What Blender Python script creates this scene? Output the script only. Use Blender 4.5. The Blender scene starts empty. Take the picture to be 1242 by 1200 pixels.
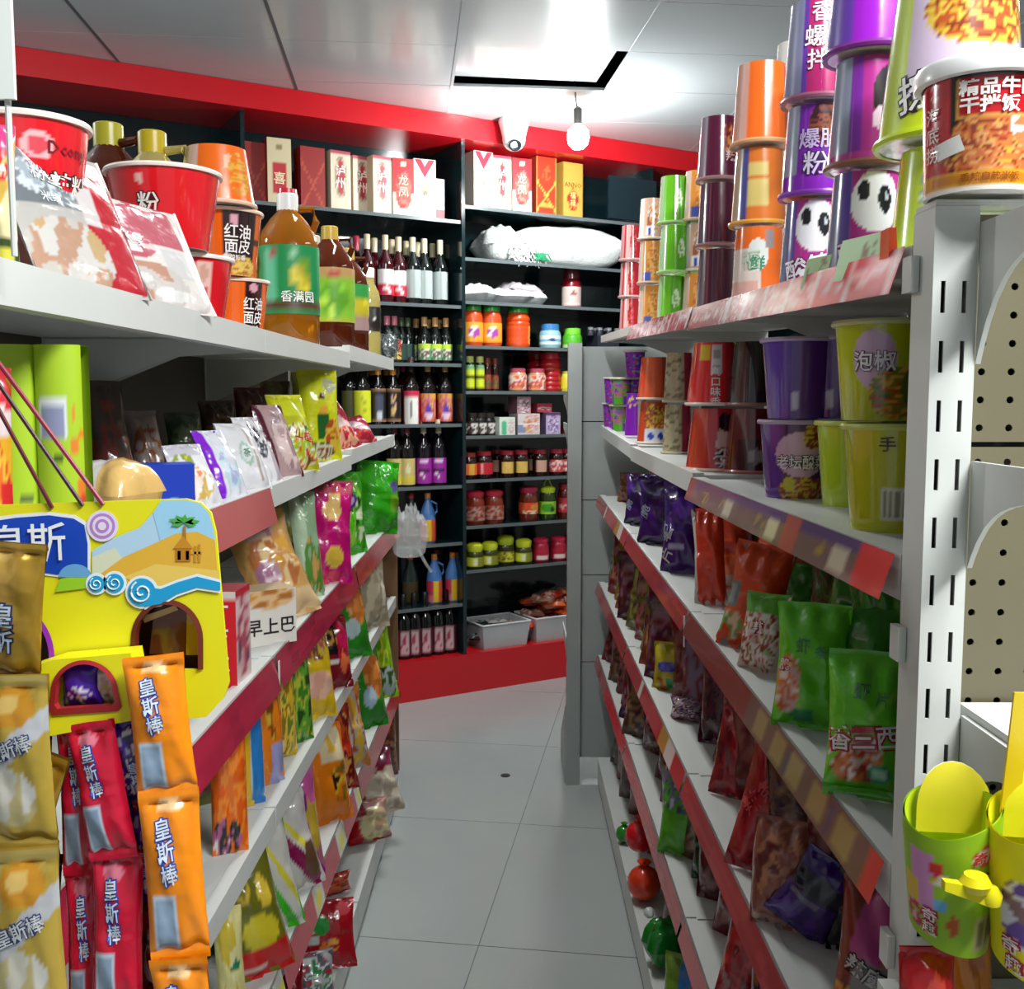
import bpy, math, random
from mathutils import Vector, Matrix
from mathutils.geometry import tessellate_polygon
SC = bpy.context.scene
COL = SC.collection
H = 1.45
PITCH = math.atan(115 / 1250.0)
CP, SP = math.cos(PITCH), math.sin(PITCH)

# ---------------------------------------------------------------- camera, world, lights, exposure
cam_d = bpy.data.cameras.new('camera')
cam_d.sensor_width = 36.0
cam_d.lens = 1250.0 / 1242.0 * 36.0
cam_d.clip_start = 0.02
cam = bpy.data.objects.new('camera', cam_d)
cam.location = (0, 0, H)
cam.rotation_euler = (math.pi / 2 - PITCH, 0, 0)
COL.objects.link(cam)
SC.camera = cam
SC.view_settings.view_transform = 'Standard'
SC.view_settings.look = 'None'
SC.view_settings.gamma = 1.0
SC.view_settings.use_curve_mapping = False
SC.view_settings.exposure = 0.55

wd = bpy.data.worlds.new('shop_front_daylight')
wd.use_nodes = True
bg = wd.node_tree.nodes['Background']
bg.inputs['Color'].default_value = (0.86, 0.93, 1.0, 1)
bg.inputs['Strength'].default_value = 0.26
SC.world = wd


def area_lamp(name, loc, target, sx, sy, watts, col):
    l = bpy.data.lights.new(name, 'AREA')
    l.shape = 'RECTANGLE'
    l.size = sx
    l.size_y = sy
    l.energy = watts
    l.color = col
    o = bpy.data.objects.new(name, l)
    o.location = loc
    o.rotation_euler = (Vector(target) - Vector(loc)).to_track_quat('-Z', 'Y').to_euler()
    COL.objects.link(o)
    return o


area_lamp('unseen_ceiling_light', (0.95, 0.05, 2.70), (0.0, 0.95, 0.7), 1.2, 0.12, 50, (0.97, 1.0, 0.99))
area_lamp('unseen_ceiling_light', (-0.12, 2.85, 2.72), (-0.12, 2.85, 0), 0.10, 1.0, 17, (0.96, 1.0, 0.99))  # unseen aisle lamp, added to brighten the far floor and the cabinet
area_lamp('unseen_ceiling_light', (1.9, 2.6, 2.72), (1.9, 2.6, 0), 0.12, 1.2, 10, (0.96, 1.0, 1.0))


def fill_point_light(name, loc, watts, r=0.06):
    l = bpy.data.lights.new(name, 'POINT')
    l.energy = watts
    l.shadow_soft_size = r
    l.color = (0.94, 1.0, 1.0)
    o = bpy.data.objects.new(name, l)
    o.location = loc
    COL.objects.link(o)


fill_point_light('added_ceiling_fill', (-1.7, 2.2, 2.30), 26)  # invented source out of view, added to lift the left part of the ceiling



# ---------------------------------------------------------------- unprojection helpers
def ray(px, py):
    a = (px - 621) / 1250.0
    b = (600 - py) / 1250.0
    return Vector((a, CP + b * SP, -SP + b * CP))


def PZ(px, py, z):
    d = ray(px, py)
    t = (z - H) / d.z
    return Vector((d.x * t, d.y * t, z))


def PX(px, py, x):
    d = ray(px, py)
    t = x / d.x
    return Vector((x, d.y * t, H + d.z * t))


def PY(px, py, y):
    d = ray(px, py)
    t = y / d.y
    return Vector((d.x * t, y, H + d.z * t))


def Yat(px, x, z):
    """depth along the aisle of a point at lateral x and height z that shows at column px"""
    return (x * 1250.0 / (px - 621) + (z - H) * SP) / CP


def C(h):
    h = h.lstrip('#')
    o = []
    for i in (0, 2, 4):
        s = int(h[i:i + 2], 16) / 255.0
        o.append(s / 12.92 if s <= 0.04045 else ((s + 0.055) / 1.055) ** 2.4)
    return tuple(o)


# ---------------------------------------------------------------- materials
MATS = {}


def mat(name, col=None, rough=0.4, metal=0.0, bump=0.0, bscale=60.0, coat=0.0, trans=0.0, ior=1.45, spec=0.5, emit=None, alpha=1.0, mottle=0.0):
    if name in MATS:
        return MATS[name]
    m = bpy.data.materials.new(name)
    m.use_nodes = True
    nt = m.node_tree
    b = nt.nodes['Principled BSDF']
    if col is None:
        a = nt.nodes.new('ShaderNodeVertexColor')
        a.layer_name = 'Col'
        src = a.outputs['Color']
        nt.links.new(src, b.inputs['Base Color'])
    else:
        b.inputs['Base Color'].default_value = (*col, 1)
        if mottle:
            n = nt.nodes.new('ShaderNodeTexNoise')
            n.inputs['Scale'].default_value = 6.0
            n.inputs['Detail'].default_value = 6.0
            tc = nt.nodes.new('ShaderNodeTexCoord')
            nt.links.new(tc.outputs['Object'], n.inputs['Vector'])
            mx = nt.nodes.new('ShaderNodeMixRGB')
            mx.inputs['Color1'].default_value = (*[c * (1 - mottle) for c in col], 1)
            mx.inputs['Color2'].default_value = (*[min(1, c * (1 + mottle * .5)) for c in col], 1)
            nt.links.new(n.outputs['Fac'], mx.inputs['Fac'])
            nt.links.new(mx.outputs['Color'], b.inputs['Base Color'])
    b.inputs['Roughness'].default_value = rough
    b.inputs['Metallic'].default_value = metal
    b.inputs['Coat Weight'].default_value = coat
    b.inputs['Coat Roughness'].default_value = 0.06
    b.inputs['Transmission Weight'].default_value = trans
    b.inputs['IOR'].default_value = ior
    b.inputs['Specular IOR Level'].default_value = spec
    b.inputs['Alpha'].default_value = alpha
    if emit:
        b.inputs['Emission Color'].default_value = (*emit[0], 1)
        b.inputs['Emission Strength'].default_value = emit[1]
    if bump:
        tc = nt.nodes.new('ShaderNodeTexCoord')
        n = nt.nodes.new('ShaderNodeTexNoise')
        n.inputs['Scale'].default_value = bscale
        n.inputs['Detail'].default_value = 2.0
        nt.links.new(tc.outputs['Object'], n.inputs['Vector'])
        bp = nt.nodes.new('ShaderNodeBump')
        bp.inputs['Strength'].default_value = bump
        bp.inputs['Distance'].default_value = 0.01
        nt.links.new(n.outputs['Fac'], bp.inputs['Height'])
        nt.links.new(bp.outputs['Normal'], b.inputs['Normal'])
    MATS[name] = m
    return m


FILM = mat('printed_film', None, 0.22, bump=0.35, bscale=38, coat=0.4)
FOIL = mat('printed_foil', None, 0.24, metal=0.45, bump=0.4, bscale=34, coat=0.4)
WRAP = mat('shrink_wrapped_print', None, 0.20, coat=0.9, bump=0.06, bscale=18)
CARD = mat('printed_card', None, 0.45)
PLAS = mat('coloured_plastic', None, 0.28, coat=0.2)
GLAS = mat('dark_glossy_glass', None, 0.06, coat=0.6)
METAL = mat('white_powder_coated_steel', C('d0d2ce'), 0.38, mottle=0.10)
GREYM = mat('grey_powder_coated_steel', C('a9aeac'), 0.42, mottle=0.12)
OLDM = mat('cream_perforated_steel', C('6c6650'), 0.45, mottle=0.16)
STRIP = mat('price_strip_plastic', None, 0.22, coat=0.3)
BLACKC = mat('black_green_laminate', C('0d2024'), 0.14, coat=0.3)
REDL = mat('red_glossy_laminate', C('c4101d'), 0.28, coat=0.2)
CLEAR = mat('clear_film', C('f4f6f6'), 0.10, alpha=0.26, bump=0.6, bscale=45, coat=0.6)
OIL = mat('amber_oil_in_clear_plastic', C('bd7418'), 0.05, trans=0.55, ior=1.2, coat=0.5)
DARKOIL = mat('dark_oil_in_clear_plastic', C('5a2410'), 0.05, trans=0.35, ior=1.2, coat=0.5)
PALEOIL = mat('pale_oil_in_clear_plastic', C('d9c877'), 0.05, trans=0.55, ior=1.2, coat=0.5)
TRANSL = mat('translucent_bin_plastic', C('cfd3d6'), 0.3, alpha=0.62)


# ---------------------------------------------------------------- mesh builder
class MB:
    def __init__(self):
        self.v, self.f, self.c = [], [], []

    def add(self, vs, fs, col):
        b = len(self.v)
        self.v += [tuple(p) for p in vs]
        self.f += [tuple(i + b for i in f) for f in fs]
        if isinstance(col, list):
            self.c += col
        else:
            self.c += [col] * len(vs)
        return self

    def box(self, x0, x1, y0, y1, z0, z1, col=(.8, .8, .8), top=None):
        vs = [(x0, y0, z0), (x1, y0, z0), (x1, y1, z0), (x0, y1, z0), (x0, y0, z1), (x1, y0, z1), (x1, y1, z1), (x0, y1, z1)]
        return self.add(vs, [(0, 3, 2, 1), (4, 5, 6, 7), (0, 1, 5, 4), (1, 2, 6, 5), (2, 3, 7, 6), (3, 0, 4, 7)], col)

    def hexa(self, p, col):
        return self.add(p, [(0, 3, 2, 1), (4, 5, 6, 7), (0, 1, 5, 4), (1, 2, 6, 5), (2, 3, 7, 6), (3, 0, 4, 7)], col)

    def grid(self, fn, nu, nv, col, u0=0., u1=1., v0=0., v1=1.):
        vs, cs = [], []
        for j in range(nv + 1):
            for i in range(nu + 1):
                u = u0 + (u1 - u0) * i / nu
                v = v0 + (v1 - v0) * j / nv
                vs.append(fn(u, v))
                cs.append(col(u, v) if callable(col) else col)
        n = nu + 1
        fs = [(j * n + i, j * n + i + 1, (j + 1) * n + i + 1, (j + 1) * n + i) for j in range(nv) for i in range(nu)]
        return self.add(vs, fs, cs)

    def lathe(self, prof, seg=24, col=(.8, .8, .8), cx=0, cy=0, sub=1):
        """prof: [(r,z)], u runs round with u=.5 facing -Y; col may be fn(u,v) with v = height share"""
        P = []
        for k in range(len(prof) - 1):
            for q in range(sub):
                t = q / sub
                P.append((prof[k][0] + (prof[k + 1][0] - prof[k][0]) * t, prof[k][1] + (prof[k + 1][1] - prof[k][1]) * t))
        P.append(prof[-1])
        z0 = min(p[1] for p in P)
        zr = max(max(p[1] for p in P) - z0, 1e-6)
        vs, cs = [], []
        for r, z in P:
            for i in range(seg + 1):
                u = i / seg
                a = math.pi / 2 + u * 2 * math.pi
                vs.append((cx + r * math.cos(a), cy + r * math.sin(a), z))
                cs.append(col(u, (z - z0) / zr) if callable(col) else col)
        n = seg + 1
        fs = [(j * n + i, j * n + i + 1, (j + 1) * n + i + 1, (j + 1) * n + i) for j in range(len(P) - 1) for i in range(seg)]
        self.add(vs, fs, cs)
        return self

    def disc(self, r, z, seg=24, col=(.8, .8, .8), up=True, cx=0, cy=0):
        vs = [(cx + r * math.cos(i * 2 * math.pi / seg), cy + r * math.sin(i * 2 * math.pi / seg), z) for i in range(seg)]
        f = tuple(range(seg))
        return self.add(vs, [f if up else f[::-1]], col)

    def tube(self, pts, r, col=(.1, .1, .1), seg=8):
        pts = [Vector(p) for p in pts]
        rings = []
        for i, p in enumerate(pts):
            d = (pts[min(i + 1, len(pts) - 1)] - pts[max(i - 1, 0)]).normalized()
            a = d.cross(Vector((0, 0, 1)))
            if a.length < 1e-3:
                a = d.cross(Vector((0, 1, 0)))
            a.normalize()
            b = d.cross(a)
            rings.append([p + (a * math.cos(t * 2 * math.pi / seg) + b * math.sin(t * 2 * math.pi / seg)) * r for t in range(seg)])
        vs = [q for R in rings for q in R]
        fs = [(k * seg + t, k * seg + (t + 1) % seg, (k + 1) * seg + (t + 1) % seg, (k + 1) * seg + t) for k in range(len(rings) - 1) for t in range(seg)]
        fs += [tuple(range(seg))[::-1], tuple((len(rings) - 1) * seg + t for t in range(seg))]
        return self.add(vs, fs, col)

    def poly(self, loops, fn, col, thick=0.0, tn=None):
        """2-D loops (outer then holes) tessellated and mapped by fn(x,y)->Vector; thick extrudes along tn"""
        L = [[Vector((x, y, 0)) for x, y in lp] for lp in loops]
        flat = [p for lp in L for p in lp]
        tri = tessellate_polygon(L)
        vs = [fn(p.x, p.y) for p in flat]
        fs = []
        for t in tri:
            a, b, c = (flat[i] for i in t)
            cr = (b - a).cross(c - a).z
            fs.append(tuple(t) if cr > 0 else tuple(t)[::-1])
        self.add(vs, fs, col)
        if thick:
            w = [Vector(p) + tn * thick for p in vs]
            self.add(w, [f[::-1] for f in fs], col)
            o = 0
            for lp in L:
                n = len(lp)
                vv = vs[o:o + n] + w[o:o + n]
                self.add(vv, [(i, i + n, (i + 1) % n + n, (i + 1) % n) for i in range(n)], col)
                o += n
        return self

    def text(self, s, fn, cx, cy, size, col, outline=None, ow=0.05, vert=False, rot=0.0, squash=1.0, bold=0.012, lift=1.0):
        """lettering laid on a surface: fn(x, y, h) -> point, x y in the units of size, h = height above the surface"""
        items = [(ch, 0.0, -(i - (len(s) - 1) / 2) * 1.04) for i, ch in enumerate(s)] if vert else [(s, 0.0, 0.0)]
        cr, sr = math.cos(rot), math.sin(rot)
        for ch, ox, oy in items:
            if ch == ' ':
                continue
            for layer in ((1, 0) if outline else (0,)):
                vv, ff = glyphs(ch, ow if layer else bold)
                q = []
                for x, y in vv:
                    X = (x + ox) * size * squash
                    Y = (y + oy) * size
                    q.append(fn(cx + X * cr - Y * sr, cy + X * sr + Y * cr, (0.0007 if layer else 0.0013) * lift))
                self.add(q, ff, outline if layer else col)
        return self

    def xf(self, M):
        self.v = [tuple(M @ Vector(p)) for p in self.v]
        return self

    def mesh(self, name, m, ang=40):
        me = bpy.data.meshes.new(name)
        me.from_pydata(self.v, [], self.f)
        at = me.color_attributes.new('Col', 'FLOAT_COLOR', 'POINT')
        at.data.foreach_set('color', [x for c in self.c for x in (c[0], c[1], c[2], 1.0)])
        me.materials.append(m)
        me.polygons.foreach_set('use_smooth', [True] * len(me.polygons))
        me.set_sharp_from_angle(angle=math.radians(ang))
        me.update()
        return me


_G = {}


def glyphs(s, off):
    k = (s, round(off, 4))
    if k not in _G:
        cu = bpy.data.curves.new('t', 'FONT')
        cu.body = s
        cu.resolution_u = 1
        cu.fill_mode = 'FRONT'
        cu.offset = off
        cu.align_x = 'CENTER'
        o = bpy.data.objects.new('t', cu)
        COL.objects.link(o)
        e = o.evaluated_get(bpy.context.evaluated_depsgraph_get())
        me = e.to_mesh()
        vv = [(v.co.x, v.co.y - 0.36) for v in me.vertices]
        ff = [tuple(p.vertices) for p in me.polygons]
        fix = []
        for f in ff:
            (x0, y0), (x1, y1), (x2, y2) = vv[f[0]], vv[f[1]], vv[f[2]]
            fix.append(f if (x1 - x0) * (y2 - y0) - (x2 - x0) * (y1 - y0) > 0 else f[::-1])
        _G[k] = (vv, fix)
        e.to_mesh_clear()
        bpy.data.objects.remove(o)
        bpy.data.curves.remove(cu)
    return _G[k]


# ---------------------------------------------------------------- object makers
def ob(name, me, parent=None, loc=None, **kw):
    o = bpy.data.objects.new(name, me)
    COL.objects.link(o)
    if parent:
        o.parent = parent
    if loc is not None:
        o.location = loc
    for k, v in kw.items():
        if v:
            o[k] = v
    return o


def thing(name, label, cat, loc=(0, 0, 0), rot=(0, 0, 0), group=None):
    o = ob(name, None, None, loc, label=label, category=cat, group=group)
    o.rotation_euler = rot
    o.empty_display_size = 0.05
    return o


KIND = {}


def put(kind, loc, label, rz=0.0, rx=0.0, ry=0.0, group=None, scale=None):
    """one more individual of a kind: its own object and its own parts, mesh data shared"""
    name, cat, parts = KIND[kind]
    rot = Matrix.Rotation(rz, 3, 'Z') @ Matrix.Rotation(ry, 3, 'Y') @ Matrix.Rotation(rx, 3, 'X')
    if len(parts) == 1:
        r = ob(name, parts[0][1], None, loc, label=label, category=cat, group=group)
        r.rotation_euler = rot.to_euler()
    else:
        r = thing(name, label, cat, loc, rot.to_euler(), group)
        made = {}
        for p in parts:
            par = r
            if len(p) > 3 and p[3]:
                par = made[p[3]]
            made[p[0]] = ob(p[0], p[1], par, None, label=p[2] if len(p) > 2 else None)
    if scale:
        r.scale = scale if not isinstance(scale, (int, float)) else (scale,) * 3
    return r


def structure(name, me, parent=None, loc=None):
    return ob(name, me, parent, loc, kind=None if parent else 'structure')


# ---------------------------------------------------------------- prints
def _h(i, j, s):
    n = math.sin(i * 127.1 + j * 311.7 + s * 74.7) * 43758.5453
    return n - math.floor(n)


def vnoise(x, y, s=0):
    i, j = math.floor(x), math.floor(y)
    fx, fy = x - i, y - j
    fx = fx * fx * (3 - 2 * fx)
    fy = fy * fy * (3 - 2 * fy)
    a = _h(i, j, s) * (1 - fx) + _h(i + 1, j, s) * fx
    b = _h(i, j + 1, s) * (1 - fx) + _h(i + 1, j + 1, s) * fx
    return a * (1 - fy) + b * fy


def pr(base, *ops):
    """print artwork: flat colours by (u,v). ops: r rect, e ellipse, n mottled food-like patch, s stripes, g diagonal band, w wave band"""
    base = C(base) if isinstance(base, str) else base
    O = []
    for o in ops:
        O.append(tuple(C(x) if isinstance(x, str) and i and len(x) == 6 else ([C(y) for y in x] if isinstance(x, list) else x) for i, x in enumerate(o)))

    def f(u, v):
        c = base
        for o in O:
            k = o[0]
            if k == 'r':
                if o[1] <= u <= o[3] and o[2] <= v <= o[4]:
                    c = o[5]
            elif k == 'e':
                if ((u - o[1]) / o[3]) ** 2 + ((v - o[2]) / o[4]) ** 2 <= 1:
                    c = o[5]
            elif k == 'n':
                if ((u - o[1]) / o[3]) ** 2 + ((v - o[2]) / o[4]) ** 2 <= 1:
                    q = vnoise(u * o[6], v * o[6] * 1.3, o[7])
                    c = o[5][min(len(o[5]) - 1, int(q * len(o[5])))]
            elif k == 's':
                if o[1] <= u <= o[3] and o[2] <= v <= o[4]:
                    if ((u if o[7] else v) * o[6]) % 1 < 0.5:
                        c = o[5]
            elif k == 'g':
                if o[2] <= v - o[1] * (u - .5) <= o[3]:
                    c = o[4]
            elif k == 'w':
                q = v - o[3] * math.sin(u * o[4] + o[5])
                if o[1] <= q <= o[2]:
                    c = o[6]
        return c
    return f


# ---------------------------------------------------------------- packaging builders (front faces local -Y, stands on z = 0)
def bag_mesh(w, h, t, front, texts=(), seed=0, nu=24, nv=32, back=None, m=None, crimp=.055, pinch=.09, slump=0.0, name='body'):
    rnd = random.Random(seed)
    ph = [rnd.uniform(0, 6.28) for _ in range(6)]
    fq = [rnd.uniform(9, 22) for _ in range(3)]
    b = MB()

    def S(u, v, side, lift=0.0):
        a = 2 * u - 1
        q = min(max((v - crimp) / (1 - 2 * crimp), 0), 1)
        bb = 2 * q - 1
        th = max(0., 1 - abs(a) ** 3.2) ** .75 * max(0., 1 - abs(bb) ** 2.6) ** .62
        y = t / 2 * th * (1 - .35 * slump * (2 * v - 1))
        e = math.exp(-7 * min(q, 1 - q))
        y += t * .085 * (math.sin(u * fq[0] + ph[0]) * e + .7 * math.sin(u * fq[1] + v * 9 + ph[1]) * th * (.3 + .7 * e)) + t * .05 * math.sin(v * fq[2] + u * 5 + ph[2]) * th
        if v < crimp or v > 1 - crimp:
            y = 0.002 * math.sin(v / crimp * 18)
        x = a * w / 2 * (1 - pinch * max(0, 1 - bb * bb))
        z = v * h + (1 - abs(a)) * h * .01 * math.sin(v * 7 + ph[3])
        wob = t * .10 * math.sin(v * 4 + ph[4]) * (1 if v > .5 else .3)
        return Vector((x, -side * (y + lift) + wob, z))
    b.grid(lambda u, v: S(u, v, 1), nu, nv, front)
    bc = back if back else front(0.02, .5)
    b.grid(lambda u, v: S(1 - u, v, -1), max(6, nu // 2), max(8, nv // 2), bc)
    for tx in texts:
        s, cu, cv, sz, col = tx[:5]
        kw = tx[5] if len(tx) > 5 else {}
        kw = {k: (C(x) if isinstance(x, str) else x) for k, x in kw.items()}
        b.text(s, lambda x, y, l: S(min(max(x / w + .5, 0.01), .99), min(max(y / h, 0.01), .99), 1, l), (cu - .5) * w, cv * h, sz, C(col), **kw)
    return b.mesh(name, m or FILM, 60)


def bag(kind, name, cat, w, h, t, front, texts=(), seed=0, **kw):
    KIND[kind] = (name, cat, [('body', bag_mesh(w, h, t, front, texts, seed, **kw))])


def cup(kind, rt, rb, h, front, lid='f2f0ec', inverted=False, texts=(), name='noodle_cup', seg=60, m=None, rimc='f0ece4'):
    """tapered paper tub: rt radius of the mouth, rb of the foot; printed sleeve, rolled rim, foil lid, foot"""
    b = MB()

    def R(v):
        return rb + (rt - rb) * v
    fr = (lambda u, v: front((1 - u) % 1.0, 1 - v)) if inverted else front
    b.lathe([(R(0), 0.0), (R(1), h)], seg, fr, sub=max(22, seg // 3))

    def fn(x, y, l):
        if inverted:
            x, y = -x, h - y
        v = min(max(y / h, 0.01), .99)
        r = R(v) + l
        a = 1.5 * math.pi + x / R(.5)
        return Vector((r * math.cos(a), r * math.sin(a), v * h))
    for tx in texts:
        s, cu, cv, sz, col = tx[:5]
        kw = tx[5] if len(tx) > 5 else {}
        kw = {k: (C(x) if isinstance(x, str) else x) for k, x in kw.items()}
        b.text(s, fn, (cu - .5) * 2 * math.pi * R(.5), cv * h, sz, C(col), **kw)
    rim = MB().lathe([(rt - .001, h - .003), (rt + .0035, h - .003), (rt + .0045, h), (rt + .003, h + .003), (rt - .002, h + .003)], seg, C(rimc))
    ld = MB().disc(rt + .001, h + .0022, seg, C(lid)).lathe([(rt + .001, h + .0022), (rt + .001, h + .0012)], seg, C(lid))
    ft = MB().lathe([(rb - .004, 0.004), (rb - .003, 0.0), (rb, 0.0)], seg, C(rimc)).disc(rb - .004, .004, seg, C(rimc), up=False)
    ps = [b, rim, ld, ft]
    if inverted:
        # rotating by 180 degrees about X would turn the front to the back: turn about Y
        for p in ps:
            p.xf(Matrix.Translation((0, 0, h + .0035)) @ Matrix.Rotation(math.pi, 4, 'Y'))
    mm = m or WRAP
    KIND[kind] = (name, 'noodle cup', [('sleeve', ps[0].mesh('sleeve', mm)), ('rim', ps[1].mesh('rim', PLAS)), ('lid', ps[2].mesh('lid', FOIL)), ('foot', ps[3].mesh('foot', CARD))])


def box(kind, name, cat, w, d, h, front, side, top=None, texts=(), stexts=(), m=None, nu=10, nv=18, rightp=None):
    b = MB()
    side = C(side) if isinstance(side, str) else side
    top = C(top) if isinstance(top, str) else (top or side)
    F = lambda u, v: Vector(((u - .5) * w, -d / 2, v * h))
    b.grid(F, nu, nv, front)
    Rr = lambda u, v: Vector((w / 2, (u - .5) * d, v * h))
    b.grid(Rr, 5, nv, rightp or side)
    b.grid(lambda u, v: Vector((-w / 2, (.5 - u) * d, v * h)), 5, nv, rightp or side)
    b.add([(w / 2, d / 2, 0), (-w / 2, d / 2, 0), (-w / 2, d / 2, h), (w / 2, d / 2, h)], [(0, 1, 2, 3)], side)
    b.add([(-w / 2, -d / 2, h), (w / 2, -d / 2, h), (w / 2, d / 2, h), (-w / 2, d / 2, h)], [(0, 1, 2, 3)], top)
    b.add([(-w / 2, -d / 2, 0), (w / 2, -d / 2, 0), (w / 2, d / 2, 0), (-w / 2, d / 2, 0)], [(3, 2, 1, 0)], side)
    for tx in texts:
        s, cu, cv, sz, col = tx[:5]
        kw = {k: (C(x) if isinstance(x, str) else x) for k, x in (tx[5] if len(tx) > 5 else {}).items()}
        b.text(s, lambda x, y, l: Vector((x, -d / 2 - l, y)), (cu - .5) * w, cv * h, sz, C(col), **kw)
    for tx in stexts:
        s, cu, cv, sz, col = tx[:5]
        kw = {k: (C(x) if isinstance(x, str) else x) for k, x in (tx[5] if len(tx) > 5 else {}).items()}
        b.text(s, lambda x, y, l: Vector((w / 2 + l, x, y)), (cu - .5) * d, cv * h, sz, C(col), **kw)
        b.text(s, lambda x, y, l: Vector((-w / 2 - l, -x, y)), (cu - .5) * d, cv * h, sz, C(col), **kw)
    KIND[kind] = (name, cat, [('carton', b.mesh('carton', m or CARD))])


def bottle(kind, prof, body, cap, label=None, lv=(.2, .6), name='wine_bottle', cat='bottle', seg=20, neck=None, texts=(), m=None, caph=None):
    """prof [(r,z)] body; cap = (r, z0, z1, col); label = print fn wrapped round between the shares lv of the height"""
    Ht = prof[-1][1]
    bm = MB().lathe(prof, seg, C(body)).disc(prof[0][0], 0, seg, C(body), up=False)
    parts = [('glass_body', bm.mesh('glass_body', m or GLAS))]
    r, z0, z1, cc = cap
    parts.append(('cap', MB().lathe([(r, z0), (r, z1 - .002), (r * .9, z1)], 16, C(cc)).disc(r * .9, z1, 16, C(cc)).mesh('cap', PLAS)))
    if label:
        za, zb = lv[0] * Ht, lv[1] * Ht

        def rad(z):
            for (r0, q0), (r1, q1) in zip(prof, prof[1:]):
                if q0 <= z <= q1 and q1 > q0:
                    return r0 + (r1 - r0) * (z - q0) / (q1 - q0)
            return prof[0][0]
        lb = MB()
        n = 8

        def LS(u, v, l=0.):
            z = za + (zb - za) * v
            a = math.pi / 2 + u * 2 * math.pi
            q = rad(z) + .0012 + l
            return Vector((q * math.cos(a), q * math.sin(a), z))
        lb.grid(LS, 28, n, label)
        for tx in texts:
            s, cu, cv, sz, col = tx[:5]
            kw = {k: (C(x) if isinstance(x, str) else x) for k, x in (tx[5] if len(tx) > 5 else {}).items()}
            R0 = rad((za + zb) / 2)
            lb.text(s, lambda x, y, l: LS(.5 + x / (2 * math.pi * R0), (y - za) / (zb - za), l), (cu - .5) * 2 * math.pi * R0, za + cv * (zb - za), sz, C(col), **kw)
        parts.append(('label', lb.mesh('label', CARD)))
    KIND[kind] = (name, cat, parts)

# ---------------------------------------------------------------- room shell
TA = math.radians(-5.8)            # the room grid is turned a little against the aisle (seams run along (-.1016, 1))
GA = Vector((1, .1016, 0)).normalized()
GL = Vector((-.1016, 1, 0)).normalized()
ZC = 2.77
PANEL = mat('ceiling_panel_pvc', C('b2b6b9'), 0.24, mottle=0.04, coat=0.15)
DARKGAP = mat('dark_ceiling_void', C('20201e'), 0.9)
SEAMD = mat('dark_seam_strip', C('55585a'), 0.6)
TILEM = mat('grey_white_floor_tile', C('adb2b0'), 0.16, mottle=0.05, coat=0.2)
WALLM = mat('painted_wall', C('b9b9b2'), 0.8, mottle=0.06)

ceil_root = structure('ceiling', MB().box(-4, 4, -3.2, 7, ZC + .16, ZC + .2, C('30302e')).mesh('ceiling', DARKGAP))


def gpt(a, l, z):
    return GA * a + GL * l + Vector((0, 0, z))


A0 = [-1.112 + .6565 * k for k in range(-4, 9)]
L0 = [3.995 + .497 * k for k in range(-14, 6)]
g = .0035
for i in range(len(A0) - 1):
    for j in range(len(L0) - 1):
        a0, a1, l0, l1 = A0[i] + g, A0[i + 1] - g, L0[j] + g * .5, L0[j + 1] - g * .5
        if j % 2 == 0 and l1 < 3.4:          # beyond the frame: double panels
            pass
        z0, z1 = ZC, ZC + .012
        odd = (abs(a0 - g - .201) < .05 and abs(l0 - 3.995) < .05)
        if odd:                               # the loose panel, slid towards the shop front and to the left, one corner lifted
            a0, a1, l0, l1 = a0 + .0, a1 - .045, l0 - .02, l1 - .044
            ps = [gpt(a0, l0, z0 + .002), gpt(a1, l0, z0 + .004), gpt(a1, l1, z0 + .02), gpt(a0, l1, z0 + .028)]
        else:
            ps = [gpt(a0, l0, z0), gpt(a1, l0, z0), gpt(a1, l1, z0), gpt(a0, l1, z0)]
        vs = ps + [p + Vector((0, 0, .012)) for p in ps]
        structure('panel', MB().hexa(vs, (.5, .5, .5)).mesh('panel', PANEL), ceil_root)
for a in A0:
    q = [gpt(a - .006, L0[0], ZC - .0015), gpt(a + .006, L0[0], ZC - .0015), gpt(a + .006, L0[-1], ZC - .0015), gpt(a - .006, L0[-1], ZC - .0015)]
    structure('seam_strip', MB().hexa(q + [p + Vector((0, 0, .003)) for p in q], (.3, .3, .3)).mesh('seam_strip', SEAMD if a < 0 else PANEL), ceil_root)

floor = structure('floor', MB().box(-4, 4, -3.2, 7, -.05, -.004, (.3, .3, .3)).mesh('floor', mat('tile_grout', C('858a88'), .7)))
ta, tl = Vector((1, -.147, 0)).normalized(), Vector((.147, 1, 0)).normalized()
tile_me = MB().box(-.3985, .3985, -.3985, .3985, -.02, 0, (.6, .6, .6)).mesh('tile', TILEM)
p0 = PZ(590, 1120, 0)
ba, bl = p0.dot(ta), p0.dot(tl)
for i in range(-4, 5):
    for j in range(-4, 7):
        c = ta * (ba + .8 * (i + .5)) + tl * (bl + .8 * (j + .35))
        if -3.4 < c.x < 3.4 and -2.8 < c.y < 6.6:
            t = structure('tile', tile_me, floor, (c.x, c.y, 0))
            t.rotation_euler = (0, 0, -math.atan(.147))
ob('floor_sticker', MB().lathe([(.019, 0.0), (.019, .0015), (.0, .0016)], 20, C('3a3d3c')).mesh('floor_sticker', CARD), None, PZ(613, 941, 0.0005),
   label='small round black mark on the grey floor tiles of the aisle', category='mark')

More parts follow.
